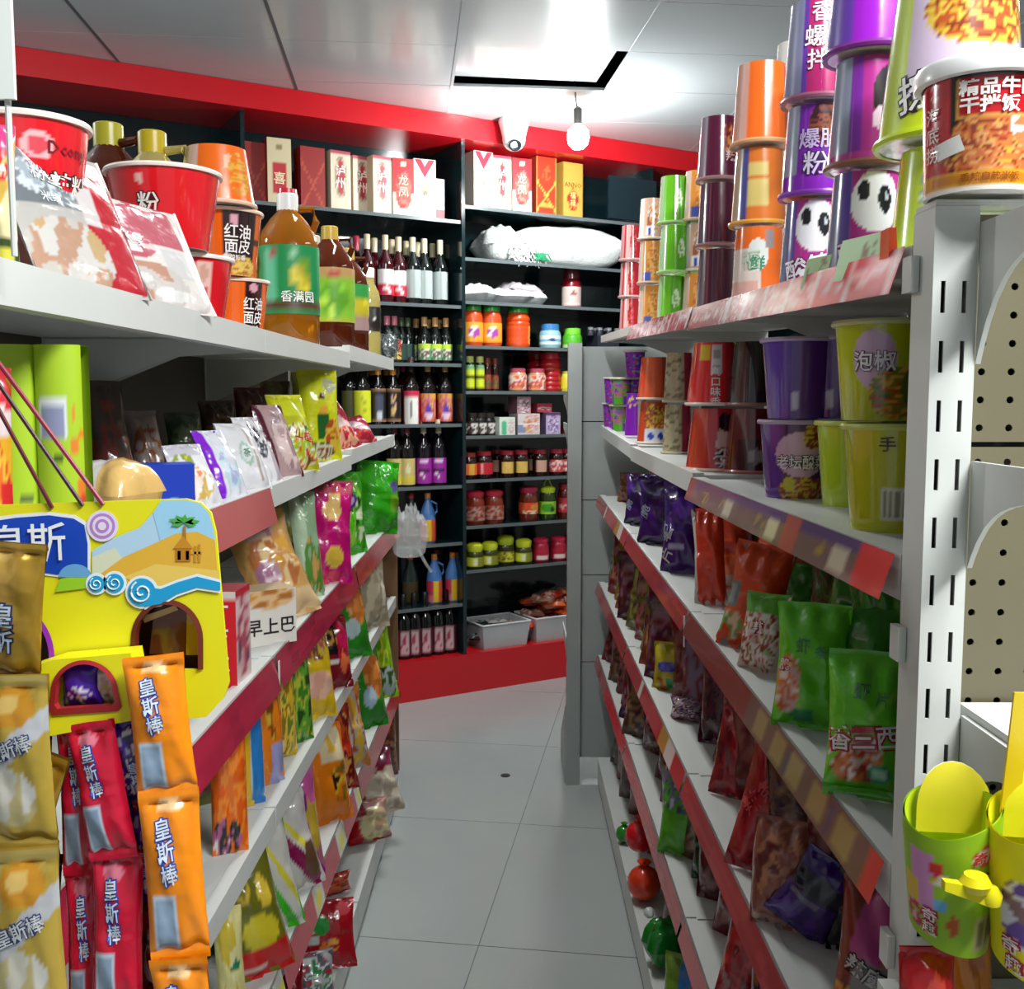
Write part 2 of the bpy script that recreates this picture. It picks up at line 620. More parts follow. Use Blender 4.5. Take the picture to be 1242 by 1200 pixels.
structure('wall_back', MB().box(-4, 4, 6.9, 7.0, 0, ZC + .2, (.6, .6, .6)).mesh('wall_back', WALLM))
structure('wall_left', MB().box(-3.6, -3.5, -3.2, 7, 0, ZC + .2, (.6, .6, .6)).mesh('wall_left', WALLM))
structure('wall_right', MB().box(3.5, 3.6, -3.2, 7, 0, ZC + .2, (.6, .6, .6)).mesh('wall_right', WALLM))

# ---------------------------------------------------------------- black wall cabinet set at an angle across the end of the aisle
CO = Vector((-.518, 4.834, 0))
CAL = math.radians(30.3)
CE = Vector((math.cos(CAL), math.sin(CAL), 0))
CN = Vector((-math.sin(CAL), math.cos(CAL), 0))


def CP3(s, k, z):
    return CO + CE * s + CN * k + Vector((0, 0, z))


def cab_s(px, z, k):
    """distance along the cabinet of the point of depth k and height z that shows at column px"""
    a = (px - 621) / 1250.0
    q = CO + CN * k
    # x = a * (y*CP - (z-H)*SP) with x = q.x + s CE.x, y = q.y + s CE.y
    return (a * (q.y * CP - (z - H) * SP) - q.x) / (CE.x - a * CE.y * CP)


def cab_mesh(name, s0, s1, k0, k1, z0, z1, m, col=(.1, .1, .1)):
    return MB().hexa([CP3(s0, k0, z0), CP3(s1, k0, z0), CP3(s1, k1, z0), CP3(s0, k1, z0), CP3(s0, k0, z1), CP3(s1, k0, z1), CP3(s1, k1, z1), CP3(s0, k1, z1)], col).mesh(name, m)


CD = .34
cab = thing('wall_cabinet', 'tall black open-shelf cabinet with red header and red plinth at the aisle end', 'cabinet')
SD = cab_s(563, 1.4, 0.0)
SL, SR = -3.2, 2.6
ob('header', cab_mesh('header', SL, SR, -.05, CD, 2.665, 2.768, REDL), cab, label='glossy red header fascia')
ob('plinth', cab_mesh('plinth', SL, SR, 0, CD + .02, 0, .195, REDL), cab, label='glossy red plinth')
ob('back_panel', cab_mesh('back_panel', SL, SR, CD, CD + .02, .195, 2.665, BLACKC), cab)
for s in (SL, SD - 1.05, SD, SD + 1.12, SR):
    ob('divider', cab_mesh('divider', s - .009, s + .009, .0, CD, .195, 2.665, BLACKC), cab)
LZ = [2.30, 1.90, 1.623, 1.335, 1.037, .757, .452]
RZ = [2.375, 2.13, 1.925, 1.712, 1.493, 1.275, 1.06, .832, .612]
EDGE = mat('grey_shelf_edge', C('5b6264'), .3)
for zs, s0, s1 in ((LZ, SD - 1.041, SD - .009), (RZ, SD + .009, SD + 1.111), (RZ, SD + 1.129, SR - .009), (LZ, SL + .009, SD - 1.059)):
    for z in zs:
        sh = ob('shelf', cab_mesh('shelf', s0, s1, .012, CD, z - .016, z, BLACKC), cab)
        ob('edge_trim', cab_mesh('edge_trim', s0, s1, .008, .012, z - .016, z, EDGE), sh)
# small glazed door leaf of the right-hand top compartment
s0, s1 = cab_s(738, 2.5, 0), cab_s(795, 2.5, 0)
ob('cupboard_door', cab_mesh('cupboard_door', s0, s1, -.006, .008, 2.385, 2.60, mat('blue_black_gloss', C('17262d'), .12, coat=.4)), cab)

# ---------------------------------------------------------------- gondolas
DEP = .36
BACKM = mat('dark_gondola_back', C('4c483e'), .6, mottle=.15)


def perf_panel(x0, z0, nx, nz, cw, chh, hw, hh, y, seg=8, cols=(.7, .7, .7), fl=1):
    """sheet in the XZ plane with a real hole in each cell (elliptic, or a slot when seg = 4)"""
    b = MB()
    for i in range(nx):
        for j in range(nz):
            cx, cz = x0 + (i + .5) * cw, z0 + (j + .5) * chh
            outer, inner = [], []
            if seg == 4:
                outer = [(-cw / 2, -chh / 2), (cw / 2, -chh / 2), (cw / 2, chh / 2), (-cw / 2, chh / 2)]
                inner = [(-hw, -hh), (hw, -hh), (hw, hh), (-hw, hh)]
            else:
                for k in range(8):
                    a = k * math.pi / 4
                    ox, oz = math.cos(a), math.sin(a)
                    q = max(abs(ox), abs(oz))
                    outer.append((ox / q * cw / 2, oz / q * chh / 2))
                    inner.append((ox * hw, oz * hh))
            n = len(outer)
            vs = [(cx + x, y, cz + z) for x, z in outer] + [(cx + x, y, cz + z) for x, z in inner] + [(cx + x, y + .0018, cz + z) for x, z in inner]
            fs = []
            for k in range(n):
                k2 = (k + 1) % n
                fs.append((k, k2, n + k2, n + k)[::fl])
                fs.append((n + k, n + k2, 2 * n + k2, 2 * n + k)[::fl])
            b.add(vs, fs, cols)
    return b


def strip_col(spec):
    """price-strip artwork along u; spec: base, [(u0,u1,v0,v1,col)]"""
    return pr(*spec)


def shelf_part(root, side, y0, y1, za, zb, strip=None, drop=.036, tilt=0., label=None, board=True, slip=.036):
    """one shelf board with folded front lip; za/zb = lip bottom height at the near and the far end"""
    xl = XL[side]
    sg = 1 if side == 'R' else -1
    xb = xl + sg * DEP
    g = .003
    ya, yb = y0 + g, y1 - g
    b = MB()
    x = lambda t: xl + sg * t
    q = [(x(0), ya, za), (x(0), yb, zb), (x(.012), yb, zb), (x(.012), ya, za)]
    P = lambda t, near, dz: (x(t), ya if near else yb, (za if near else zb) + dz)
    order = (lambda a: a) if sg > 0 else (lambda a: [a[1], a[0], a[3], a[2], a[5], a[4], a[7], a[6]])
    # front lip
    b.hexa(order([P(0, 1, 0), P(0.02, 1, 0), P(0.02, 0, 0), P(0, 0, 0), P(0, 1, drop), P(0.02, 1, drop), P(0.02, 0, drop), P(0, 0, drop)]), (.7, .7, .7))
    b.hexa(order([P(.02, 1, drop - .014), P(DEP, 1, drop - .014 + tilt), P(DEP, 0, drop - .014 + tilt), P(.02, 0, drop - .014), P(.02, 1, drop - .004), P(DEP, 1, drop - .004 + tilt), P(DEP, 0, drop - .004 + tilt), P(.02, 0, drop - .004)]), (.7, .7, .7))
    s = ob('shelf', b.mesh('shelf', METAL), root, label=label)
    # brackets under both ends
    for yy, zz in ((ya + .012, za), (yb - .012, zb)):
        k = MB()
        pts = [(x(.02), zz + drop - .016), (x(DEP), zz + drop - .016), (x(DEP), zz - .09), (x(DEP - .05), zz - .07), (x(.15), zz - .006), (x(.02), zz + .002)]
        k.poly([[(p[0], p[1]) for p in (pts if sg < 0 else pts)]], lambda a, c, yy=yy: Vector((a, yy, c)), (.6, .6, .6), .003, Vector((0, 1, 0)))
        ob('bracket', k.mesh('bracket', METAL), s)
    if strip:
        t = MB()
        n = max(10, int((y1 - y0) / .012))
        o = -.004

        def F(u, v):
            yy = ya + .004 + (yb - ya - .008) * u
            zz = za + (zb - za) * u
            return Vector((x(o - .012 * (1 - v)), yy, zz + drop - slip + slip * v))
        t.grid(F if sg < 0 else (lambda u, v: F(1 - u, v)), n, 5, strip if sg < 0 else (lambda u, v: strip(1 - u, v)))
        ob('price_strip', t.mesh('price_strip', STRIP), s)
    return s


XL = {'R': .32, 'L': -.41}
RB = [(.836, 1.818), (1.818, 2.78), (2.78, 3.75)]
LB = [(.80, 1.73), (1.73, 2.63), (2.63, 3.60)]


def zlin(pairs):
    """shelf-top height by distance"""
    def f(y):
        for (a, b_), (za, zb) in pairs:
            if y <= b_ + .001:
                return za + (zb - za) * (y - a) / (b_ - a)
        return zb
    return f


# lip-bottom heights per bay, near and far end
RS = {1: [(1.549, 1.585), (1.588, 1.622), (1.624, 1.655)],
      2: [(1.285, 1.276), (1.283, 1.287), (1.292, 1.320)],
      3: [(1.021, 1.034), (1.034, 1.050), (1.050, 1.066)],
      4: [(.735, .735), (.735, .737), (.737, .745)],
      5: [(.462, .462), (.462, .464), (.464, .470)]}
LS_ = {1: [(1.526, 1.528), (1.528, 1.530), (1.550, 1.552)],
       2: [(1.264, 1.265), (1.265, 1.272), (1.285, 1.290)],
       3: [(.972, .975), (.975, .985), (.985, .992)],
       4: [(.705, .708), (.708, .712), (.712, .720)],
       5: [(.425, .420), (.420, .418), (.418, .417)]}
DROP = .034
RD = {1: .020}
RT = {k: zlin([(RB[i], (v[i][0] + RD.get(k, DROP), v[i][1] + RD.get(k, DROP))) for i in range(3)]) for k, v in RS.items()}
LT = {k: zlin([(LB[i], (v[i][0] + DROP, v[i][1] + DROP)) for i in range(3)]) for k, v in LS_.items()}
RT[6] = lambda y: .122
LT[6] = lambda y: .125

# price strips
s_top = pr('b5404a', ('n', .5, .5, .5, .34, ['b5404a', 'd8c0bc', 'c46a6c', 'b03a44', 'dccac6'], 46, 3), *[('r', .012 + .11 * i, 0, .02 + .11 * i, 1, 'dad4d0') for i in range(9)])
s_pur = pr('785a58', ('r', 0, .70, 1, 1, '5a3c78'), ('r', .0, 0, .075, 1, 'e02530'), *[('r', a, .16, a + .05, .66, 'cfc6ac') for a in (.10, .36, .62)], *[('n', a, .42, .03, .3, ['a88c40', '785a58', '9a8048'], 60, 2) for a in (.2, .45, .70, .83)],
           ('r', .28, 0, .345, 1, 'b8504a'), ('r', .94, 0, 1, 1, '9c443e'))
s_brn = pr('8a3a38', ('r', 0, .0, .5, 1, '745048'), ('r', .0, 0, .035, 1, 'd8323c'), *[('r', a, .2, a + .045, .8, 'a08654') for a in (.07, .16, .24, .32, .40)], *[('r', a, .2, a + .012, .8, '5c4660') for a in (.13, .21, .29)])
s_red = pr('a8323a', ('n', .5, .5, .5, .5, ['a8323a', 'b43c40', '9b2c36'], 9, 3))
s_red2 = pr('b2363a', ('r', .12, 0, .2, 1, 'd9d6cf'), ('r', .2, 0, .3, 1, 'b98f45'), ('r', .62, 0, .66, 1, 'd9d6cf'))
s_magenta = pr('a31f3c', ('n', .5, .5, .5, .5, ['a31f3c', 'ad2440', '961c3a'], 7, 5))
s_rw = pr('bd2a3c', *[('r', a, 0, a + .10, 1, 'dcdad2') for a in (.30, .62, .93)], *[('e', a + .05, .4, .033, .34, 'e8dc2c') for a in (.30, .62, .93)])
s_pink = pr('b75a58')

gR = thing('shelving_gondola', 'white steel gondola shelving along the right of the aisle, stacked with noodle cups on top', 'shelving')
gL = thing('shelving_gondola', 'white steel gondola shelving along the left of the aisle with sloping red price strips', 'shelving')
strips = {('R', 1): (s_top, s_top, None), ('R', 2): (s_pur, None, None), ('R', 3): (s_brn, s_red, s_red2), ('R', 4): (s_red, s_red2, s_red), ('R', 5): (s_red2, s_red, s_red),
          ('L', 1): (None, None, None), ('L', 2): (s_pink, None, None), ('L', 3): (s_magenta, s_magenta, s_red), ('L', 4): (None, None, None), ('L', 5): (s_rw, s_rw, s_red)}
for side, root, bays, SH in (('R', gR, RB, RS), ('L', gL, LB, LS_)):
    sg = 1 if side == 'R' else -1
    xl = XL[side]
    xb = xl + sg * (DEP + .004)
    for i, (y0, y1) in enumerate(bays):
        for k in range(1, 6):
            slip = .058 if (side, k) in (('L', 2), ('L', 3), ('L', 5)) else .038
            dr = .024 if (side, k) == ('R', 1) else .038
            shelf_part(root, side, y0, y1, *SH[k][i], strip=strips[(side, k)][i], slip=min(slip, dr + .02), drop=dr)
        # base deck, kick plate, back panels of this bay
        b = MB()
        xs = sorted((xl, xb))
        b.box(xs[0], xs[1], y0 + .002, y1 - .002, .104, .118, (.7, .7, .7))
        ks = sorted((xl + sg * .0, xl + sg * .012))
        b.box(ks[0], ks[1], y0 + .002, y1 - .002, .03, .1045, (.7, .7, .7))
        ob('base_deck', b.mesh('base_deck', METAL), root)
        ks = sorted((xl + sg * .045, xl + sg * .06))
        ob('kick_plate', MB().box(ks[0], ks[1], y0, y1, 0, .03, (.3, .3, .3)).mesh('kick_plate', GREYM), root)
        for q in range(5):
            xs = sorted((xb, xb + sg * .012))
            ob('back_panel', MB().box(xs[0], xs[1], y0 + .004, y1 - .004, .12 + q * .298, .12 + (q + 1) * .298 - .003, (.6, .6, .6)).mesh('back_panel', BACKM), root)
    for y in [b[0] for b in bays] + [bays[-1][1]]:
        xs = sorted((xb - sg * .002, xb + sg * .05))
        ob('upright', MB().box(xs[0], xs[1], y - .018, y + .018, 0, 1.61, (.7, .7, .7)).mesh('upright', METAL), root)
# strips of tape over the price-strip joints
for side, root, y, zz in (('R', gR, 1.818, 1.034), ('L', gL, 1.73, .975)):
    sg = 1 if side == 'R' else -1
    xs = sorted((XL[side] - sg * .012, XL[side] - sg * .0105))
    ob('tape', MB().box(xs[0], xs[1], y - .004, y + .004, zz - .026, zz + .03, C('e6ddd8')).mesh('tape', CARD), root)
# brown side board closing the far end of the left gondola
ob('end_board', MB().box(XL['L'] - DEP, XL['L'] + .004, 3.604, 3.615, .12, 1.0, C('7d5a3c')).mesh('end_board', CARD), gL, label='brown hardboard closing the far end')

# grey end unit at the far end of the right gondola, its shelves facing the far wall
far = thing('end_shelving', 'grey steel end unit seen from behind at the far end of the right gondola', 'shelving', (0, 0, 0))
ob('upright', MB().box(.205, .255, 3.775, 3.825, 0, 1.655, (.6, .6, .6)).mesh('upright', GREYM), far)
for i, (z0, z1) in enumerate(((.10, .47), (.47, .80), (.80, 1.08), (1.08, 1.37), (1.37, 1.645))):
    ob('back_panel', MB().box(.255, 1.0, 3.795, 3.81, z0 + .002, z1 - .002, (.6, .6, .6)).mesh('back_panel', GREYM), far)
ob('foot', MB().hexa([(.20, 3.795, 0), (.235, 3.795, 0), (.235, 4.115, 0), (.20, 4.115, 0), (.20, 3.795, .30), (.235, 3.795, .30), (.235, 4.115, .10), (.20, 4.115, .10)], (.6, .6, .6)).mesh('foot', GREYM), far)
for z in (.55, 1.36, 1.47):
    k = MB().poly([[(3.825, z), (4.14, z), (4.14, z - .02), (3.89, z - .06), (3.825, z - .09)]], lambda y, q: Vector((.206, y, q)), (.6, .6, .6), .004, Vector((1, 0, 0)))
    ob('bracket', k.mesh('bracket', METAL), far)

# near end unit of the right gondola: slotted upright, perforated panels, brackets pointing at the shop front
near = thing('end_shelving', 'white slotted end unit with perforated panels and bare brackets at the near right', 'shelving')
EY = .81
u = perf_panel(.318, .02, 2, 34, .0160, .0450, .0017, .0120, EY - .02, seg=4)
u.box(.3182, .3205, EY - .0196, EY + .022, .0, 1.595, (.7, .7, .7))
u.box(.350, .352, EY - .0196, EY + .022, .0, 1.595, (.7, .7, .7))
u.add([(.318, EY - .02, 1.595), (.350, EY - .02, 1.595), (.350, EY + .022, 1.595), (.318, EY + .022, 1.595)], [(0, 1, 2, 3)], (.7, .7, .7))
u.add([(.318, EY - .02, 1.55), (.350, EY - .02, 1.55), (.350, EY - .02, 1.595), (.318, EY - .02, 1.595)], [(0, 1, 2, 3)], (.7, .7, .7))
ob('slotted_upright', u.mesh('slotted_upright', METAL), near)
ob('upright_core', MB().box(.3215, .3465, EY + .006, EY + .0215, 0, 1.59, C('26241f')).mesh('upright_core', CARD), near, label='dark inside of the slotted upright')
zb = [.12, .50, .90, 1.195, 1.415, 1.594]
for z0, z1 in zip(zb, zb[1:]):
    nz = max(1, round((z1 - z0 - .004) / .0232))
    p = perf_panel(.355, z0 + .002, 8, nz, .0232, (z1 - z0 - .004) / nz, .0030, .0030, EY + .0, cols=(.6, .6, .6))
    p.box(.355 + 8 * .0232, 1.10, EY, EY + .002, z0 + .002, z1 - .002, (.6, .6, .6))
    pp = ob('perforated_panel', p.mesh('perforated_panel', OLDM, 20), near)
ob('panel_backing', MB().box(.355, 1.1, EY + .012, EY + .02, .1, 1.59, C('2b2722')).mesh('panel_backing', CARD), near, label='dark board behind the perforated panels')


def end_bracket(z, hh=.062):
    b = MB()
    pts = [(0, z), (-.33, z), (-.33, z - .02)] + [(-t, z - .021 - hh * math.exp(-t / .032)) for t in (.25, .18, .13, .10, .08, .065, .05, .038, .026, .014, .004)] + [(0, z - .021 - hh)]
    pts = [(EY - .02 + a, c) for a, c in pts]
    b.poly([pts], lambda y, q: Vector((.3525, y, q)), (.7, .7, .7), .004, Vector((1, 0, 0)))
    return b


for z, hh in ((1.583, .085), (1.403, .062), (1.203, .062)):
    k = ob('bracket', end_bracket(z, hh).mesh('bracket', METAL), near)
ob('shelf', MB().box(.357, 1.1, EY - .36, EY - .005, 1.197, 1.209, (.7, .7, .7)).mesh('shelf', METAL), near)
ob('top_board', MB().box(.319, 1.1, EY - .018, EY + .021, 1.5955, 1.600, (.7, .7, .7)).mesh('top_board', METAL), near)
for k, zz in ((0, 1.54), (1, 1.245), (2, .985)):      # white end hooks of the gondola shelves beside the upright
    ob('shelf_hook', MB().box(.311, .3175, EY + .006, EY + .024, zz - .006, zz + .022, (.7, .7, .7)).mesh('shelf_hook', METAL), near)

# ---------------------------------------------------------------- goods in the wall cabinet
WP = [(.037, 0), (.038, .012), (.038, .175), (.034, .20), (.017, .235), (.0135, .25), (.0135, .315)]
SPF = [(.030, 0), (.031, .01), (.031, .125), (.027, .145), (.013, .175), (.0125, .215)]
BP = [(.040, 0), (.042, .01), (.042, .13), (.038, .16), (.018, .205), (.016, .222)]


def wine(k, body, cap, label, lv=(.14, .5), prof=WP, capz=(.25, .318), **kw):
    bottle(k, prof, body, (.0148, capz[0], capz[1], cap), label, lv, **kw)


def kdark(u0):
    return u0


FR = lambda col, *ops: pr(col, *ops)
wine('wine_red', '3d0810', 'd8c5a5', pr('e9e4e0', ('r', 0, 0, 1, .48, 'cf2440'), ('n', .5, .25, .1, .2, ['cf2440', 'f0d0d0'], 30, 2)), lv=(.12, .5))
wine('wine_red_plain', '3a0710', 'd5c3a4', pr('5b1822'), lv=(.12, .5))
wine('wine_grey', '101613', 'd9cfae', pr('a7b0ae', ('r', .47, .0, .53, 1, '8f9a94')), lv=(.10, .52))
wine('wine_grey_low', '101613', 'cfc39f', pr('9da8a6'), lv=(.10, .50))
wine('wine_pinkcap', '27060c', 'b3334e', pr('4a1018'))
wine('sauce_green', '0c110e', 'b98a55', pr('5f8a6a', ('r', .38, .2, .62, .9, 'd7dccb'), ('r', .3, .72, .7, 1, 'b6d23c'), ('n', .5, .4, .12, .3, ['d9d4c4', '7a4a4a', '3f6f4f'], 28, 5)), prof=SPF, capz=(.178, .222), lv=(.08, .44), name='sauce_bottle')
wine('sauce_dark', '0d1612', '4d5a3c', pr('26403a'), prof=SPF, capz=(.178, .220), lv=(.08, .44), name='sauce_bottle')
wine('sauce_pink', '16201a', 'c46a7e', pr('c9a64a', ('r', 0, .5, 1, 1, 'b84a3a')), prof=SPF, capz=(.178, .222), lv=(.08, .5), name='sauce_bottle')
wine('wine_lime', '0f0d0a', 'c9d02a', pr('d8da2c', ('n', .52, .5, .06, .4, ['d8da2c', 'aab020'], 30, 3)), lv=(.03, .5))
wine('wine_olive', '0f0d0a', '4a4f1c', pr('4c4a20'), lv=(.05, .5))
SOY = [(.034, 0), (.036, .01), (.036, .165), (.030, .195), (.017, .225), (.016, .232)]
wine('soy', '0c0807', 'e08a22', pr('1d1514', ('r', 0, .0, 1, .07, 'a3745a'), ('r', 0, .93, 1, 1, 'a3745a'), ('n', .5, .45, .07, .36, ['d9a0a0', '3c3440', 'd8b46a', '1d1514'], 26, 8)), prof=SOY, capz=(.232, .262), lv=(.05, .72), name='soy_sauce_bottle')
wine('soy_blue', '0c0807', 'e08a22', pr('1d1514', ('r', 0, .0, 1, .07, 'a3745a'), ('r', 0, .93, 1, 1, 'a3745a'), ('r', .42, .1, .6, .85, '474a60'), ('r', .46, .12, .54, .3, 'cdd2da')), prof=SOY, capz=(.232, .262), lv=(.05, .72), name='soy_sauce_bottle')
wine('wine_white_card', '1b0c0c', '3c1a1f', pr('c72a4a', ('r', .34, 0, .66, .78, 'ebe8e0'), ('r', .48, .2, .52, .7, '5a5a5a')), lv=(.0, .5))
wine('wine_flower', '140c0c', 'b79a55', pr('c2413a', ('r', 0, .85, 1, 1, 'd79a42'), ('n', .5, .5, .2, .5, ['c2413a', 'd9a04a', 'c75a86', 'd08a5a'], 20, 9), ('e', .5, .45, .05, .2, '5a35a8'), ('e', .5, .2, .08, .12, 'e8c6d6')), lv=(.03, .46))
wine('wine_cream', '140d0b', '7a2a3c', pr('cbb872', ('e', .5, .6, .05, .2, 'e2d7a6'), ('r', .3, .1, .7, .3, 'd9c440')), lv=(.02, .42))
wine('wine_purple', '150b17', 'bfb79a', pr('9c2a98', ('r', .38, .4, .62, .5, '3a1040'), ('n', .5, .35, .1, .1, ['f0d8ee', '9c2a98'], 40, 4), ('r', .42, .8, .58, .9, 'e8cbe6')), lv=(.03, .42))
wine('wine_black', '060606', '0c0c0c', pr('5a1d26', ('r', .40, .1, .6, .9, 'c9a8ac'), ('n', .5, .4, .08, .35, ['c9a8ac', 'a8384c'], 25, 6)), lv=(.05, .46))
BL = [(.036, 0), (.038, .008), (.038, .12), (.034, .15), (.016, .20), (.0145, .215)]
wine('cleaner', '4a78b8', 'e58a3a', pr('c2304e', ('r', .46, 0, .54, 1, 'd8b42a'), ('r', .54, 0, .66, 1, 'c8522a'), ('r', .3, .0, .46, .25, 'd06a7a')), prof=BL, capz=(.215, .242), lv=(.03, .52), name='detergent_bottle', m=PLAS)
wine('cleaner_red', '26352f', 'b03a3a', pr('4a3c22'), prof=BL, capz=(.215, .242), lv=(.03, .5), name='detergent_bottle')
for kk in ('cleaner',):
    hb = MB().tube([(.034, 0, .135), (.046, 0, .15), (.044, 0, .185), (.016, 0, .20)], .0055, C('4a78b8')).mesh('handle', PLAS)
    KIND[kk][2].append(('handle', hb))


def jar(k, r, h, body, lid, label=None, lv=(.15, .7), lidh=.022, ribs=0, dome=False, name='sauce_jar', m=None, handle=None, lr=None):
    hb = h - lidh
    if ribs:
        prof = [(r * .94, 0)]
        for i in range(ribs):
            z0 = hb * .88 * i / ribs
            z1 = hb * .88 * (i + 1) / ribs
            prof += [(r, z0 + (z1 - z0) * .3), (r, z0 + (z1 - z0) * .75), (r * .94, z1)]
        prof += [(r * .8, hb)]
    else:
        prof = [(r * .93, 0), (r, h * .05), (r, hb * .78), (r * .93, hb * .9), (r * .80, hb)]
    lr = lr or r * .86
    bottle(k, prof, body, (lr, hb - .002, h, lid), label, lv, name=name, cat='jar', m=m)
    if dome:
        KIND[k][2][1] = ('cap', MB().lathe([(lr, hb - .004), (lr * 1.12, hb + lidh * .3), (lr * 1.1, hb + lidh * .75), (lr * .75, h), (0, h + .003)], 18, C(lid)).mesh('cap', PLAS))
    if handle:
        KIND[k][2].append(('handle', MB().tube([(-.022, 0, h - .003), (-.008, 0, h + .034), (.008, 0, h + .034), (.022, 0, h - .003)], .004, C(handle)).mesh('handle', PLAS)))


jar('jar_greenlid', .052, .205, 'c4471c', '2aa33c', pr('e09a28', ('r', 0, .0, 1, .12, 'd2631f'), ('e', .5, .5, .10, .26, '9a3a9a'), ('n', .5, .42, .09, .13, ['e6d2e2', '9a3a9a', 'd99ac0'], 45, 3), ('e', .5, .72, .04, .1, 'f0e2c0')), lv=(.10, .66), lidh=.03, name='pickle_jar', m=PLAS)
jar('jar_greenlid_ribbed', .062, .205, 'cf4514', '2aa33c', pr('cf4514', ('r', .62, 0, .78, 1, 'e0a32a')), lv=(.1, .62), lidh=.03, ribs=6, name='pickle_jar', m=PLAS)
jar('pot_blue', .056, .125, '8fb8c4', '3a78b4', pr('cfdde0', ('r', 0, .35, 1, .6, '6fb0c6'), ('e', .52, .5, .06, .18, '2b4470')), lv=(.2, .7), lidh=.03, name='paste_pot', m=PLAS)
jar('pot_green', .052, .11, '4fae2a', '79cf3a', pr('b6d9a0', ('r', 0, .5, 1, 1, '58b030')), lv=(.1, .6), lidh=.03, name='paste_pot', m=PLAS)
jar('yellow_cap_pair', .022, .17, '201a10', 'b9c26a', pr('201a10', ('r', 0, .12, 1, .42, 'c9d42c'), ('r', 0, .55, 1, .85, 'c9d42c'), ('r', 0, .86, 1, 1, '6a9a6a')), lv=(.06, .9), lidh=.028, name='sauce_bottle')
jar('brown_bottle', .020, .165, '3c1710', '7a3420', pr('6b3a24', ('n', .5, .5, .4, .5, ['6b3a24', 'b03a28', '3c5a30'], 14, 2)), lv=(.08, .6), lidh=.028, name='sauce_bottle')
jar('jar_kimchi', .046, .115, 'c08a6a', 'b0485a', pr('d9a27a', ('n', .5, .5, .5, .45, ['d9a27a', 'c8503c', 'e8d0c0', 'c24a5a', 'd87a3a'], 18, 4)), lv=(.08, .85), lidh=.018, name='pickle_jar', m=PLAS)
jar('jar_red_big', .058, .20, 'b01c22', 'c01c2a', None, lidh=.03, ribs=6, name='pickle_jar', m=PLAS, lr=.052)
jar('jar_yellow_small', .030, .105, 'd8c83a', 'b8b84a', pr('d9c832'), lidh=.012, name='pickle_jar', m=PLAS)
jar('jar_bw', .032, .11, '17120f', '241d1a', pr('17120f', ('n', .5, .45, .5, .4, ['17120f', 'cfc8c0', '3a2a26', '6a4a4a'], 22, 7)), lv=(.05, .8), lidh=.02)
jar('jar_yellow_label', .040, .135, '2a0d08', '9c2436', pr('d8b25a', ('r', 0, 0, .38, 1, '2a0d08'), ('r', .64, 0, 1, 1, '2a0d08')), lv=(.18, .68), lidh=.02)
jar('jar_red_label', .044, .135, '240a08', '8c2030', pr('c02030', ('r', 0, 0, .34, 1, '7a3020'), ('r', .40, .1, .44, .9, 'e0b0a0')), lv=(.18, .68), lidh=.02)
jar('jar_orange_label', .040, .13, '240a08', '7a2a20', pr('d8632a', ('r', .5, 0, .6, 1, 'd8a23a')), lv=(.18, .68), lidh=.02)
jar('jar_starred', .040, .135, '2a0d0a', 'a02438', pr('c84a50', ('n', .5, .5, .25, .5, ['c84a50', 'e9c6c0', 'c02a38'], 20, 2)), lv=(.15, .7), lidh=.02)
jar('jar_pink_label', .038, .135, '2a0d0a', '8a2634', pr('c89a86', ('r', 0, 0, .38, 1, '2a0d08'), ('r', .62, 0, 1, 1, '2a0d08')), lv=(.18, .7), lidh=.02)
jar('jar_chili', .050, .165, '7a2a1c', 'b8283c', pr('8a4a38', ('n', .5, .5, .5, .5, ['8a4a38', 'b03a2c', 'a8887a', '6a3020'], 16, 9)), lv=(.12, .66), lidh=.028, dome=True, m=GLAS)
jar('jar_chili_orange', .050, .175, '6a2014', 'ad2a44', pr('d04a22', ('e', .62, .6, .12, .3, 'd8863a'), ('n', .5, .12, .3, .14, ['e6c09a', '8a3018'], 26, 3)), lv=(.24, .64), lidh=.03, dome=True, m=GLAS)
jar('jar_lime_handle', .043, .17, '2a3a10', 'c6dc2c', pr('8cc02c', ('e', .46, .5, .12, .36, '3f8f20'), ('e', .56, .4, .05, .2, '203a10'), ('r', .66, 0, .8, 1, 'c9b03a')), lv=(.2, .66), lidh=.028, dome=True, m=GLAS, handle='b9d82c')
jar('jar_maroon_label', .044, .18, '641616', 'a82638', pr('b0303a', ('n', .5, .4, .2, .3, ['dba0a4', 'b0303a'], 20, 5)), lv=(.2, .7), lidh=.028, m=GLAS)
jar('jar_yellow_lid', .044, .125, '3a3a12', 'c8d02c', pr('8a8a22', ('s', 0, .1, 1, .9, 'd2d63a', 26, 1), ('r', .43, .2, .5, .8, 'd8d8c0')), lv=(.12, .66), lidh=.038, dome=True, m=PLAS)
jar('jar_yellow_lid_tall', .046, .145, '3a3a12', 'b9c62c', pr('8a8a22', ('n', .5, .5, .5, .42, ['8a8a22', 'd6d83a', 'c8b83a', '4a4a16'], 22, 6)), lv=(.12, .66), lidh=.042, dome=True, m=PLAS)
jar('jar_red_lid', .042, .125, 'a01a30', 'c22444', pr('b02038', ('r', .38, .1, .62, .45, 'e3cfc9')), lv=(.1, .66), lidh=.026, dome=True, m=PLAS)
jar('jar_red_tall', .050, .20, '7a0e1c', '5a0c18', pr('c8b4ae', ('r', 0, .0, 1, .2, '9a1226'), ('r', 0, .07, 1, .13, 'd6c6c2'), ('e', .5, .65, .04, .14, '8a4a4a')), lv=(.05, .72), lidh=.045, name='sauce_jar', m=PLAS)

GB = dict(name='liquor_box', cat='box')
ov = ('n', .5, .56, .30, .36, ['8d7d6a', 'b9ab96', 'a8937a'], 20, 3)


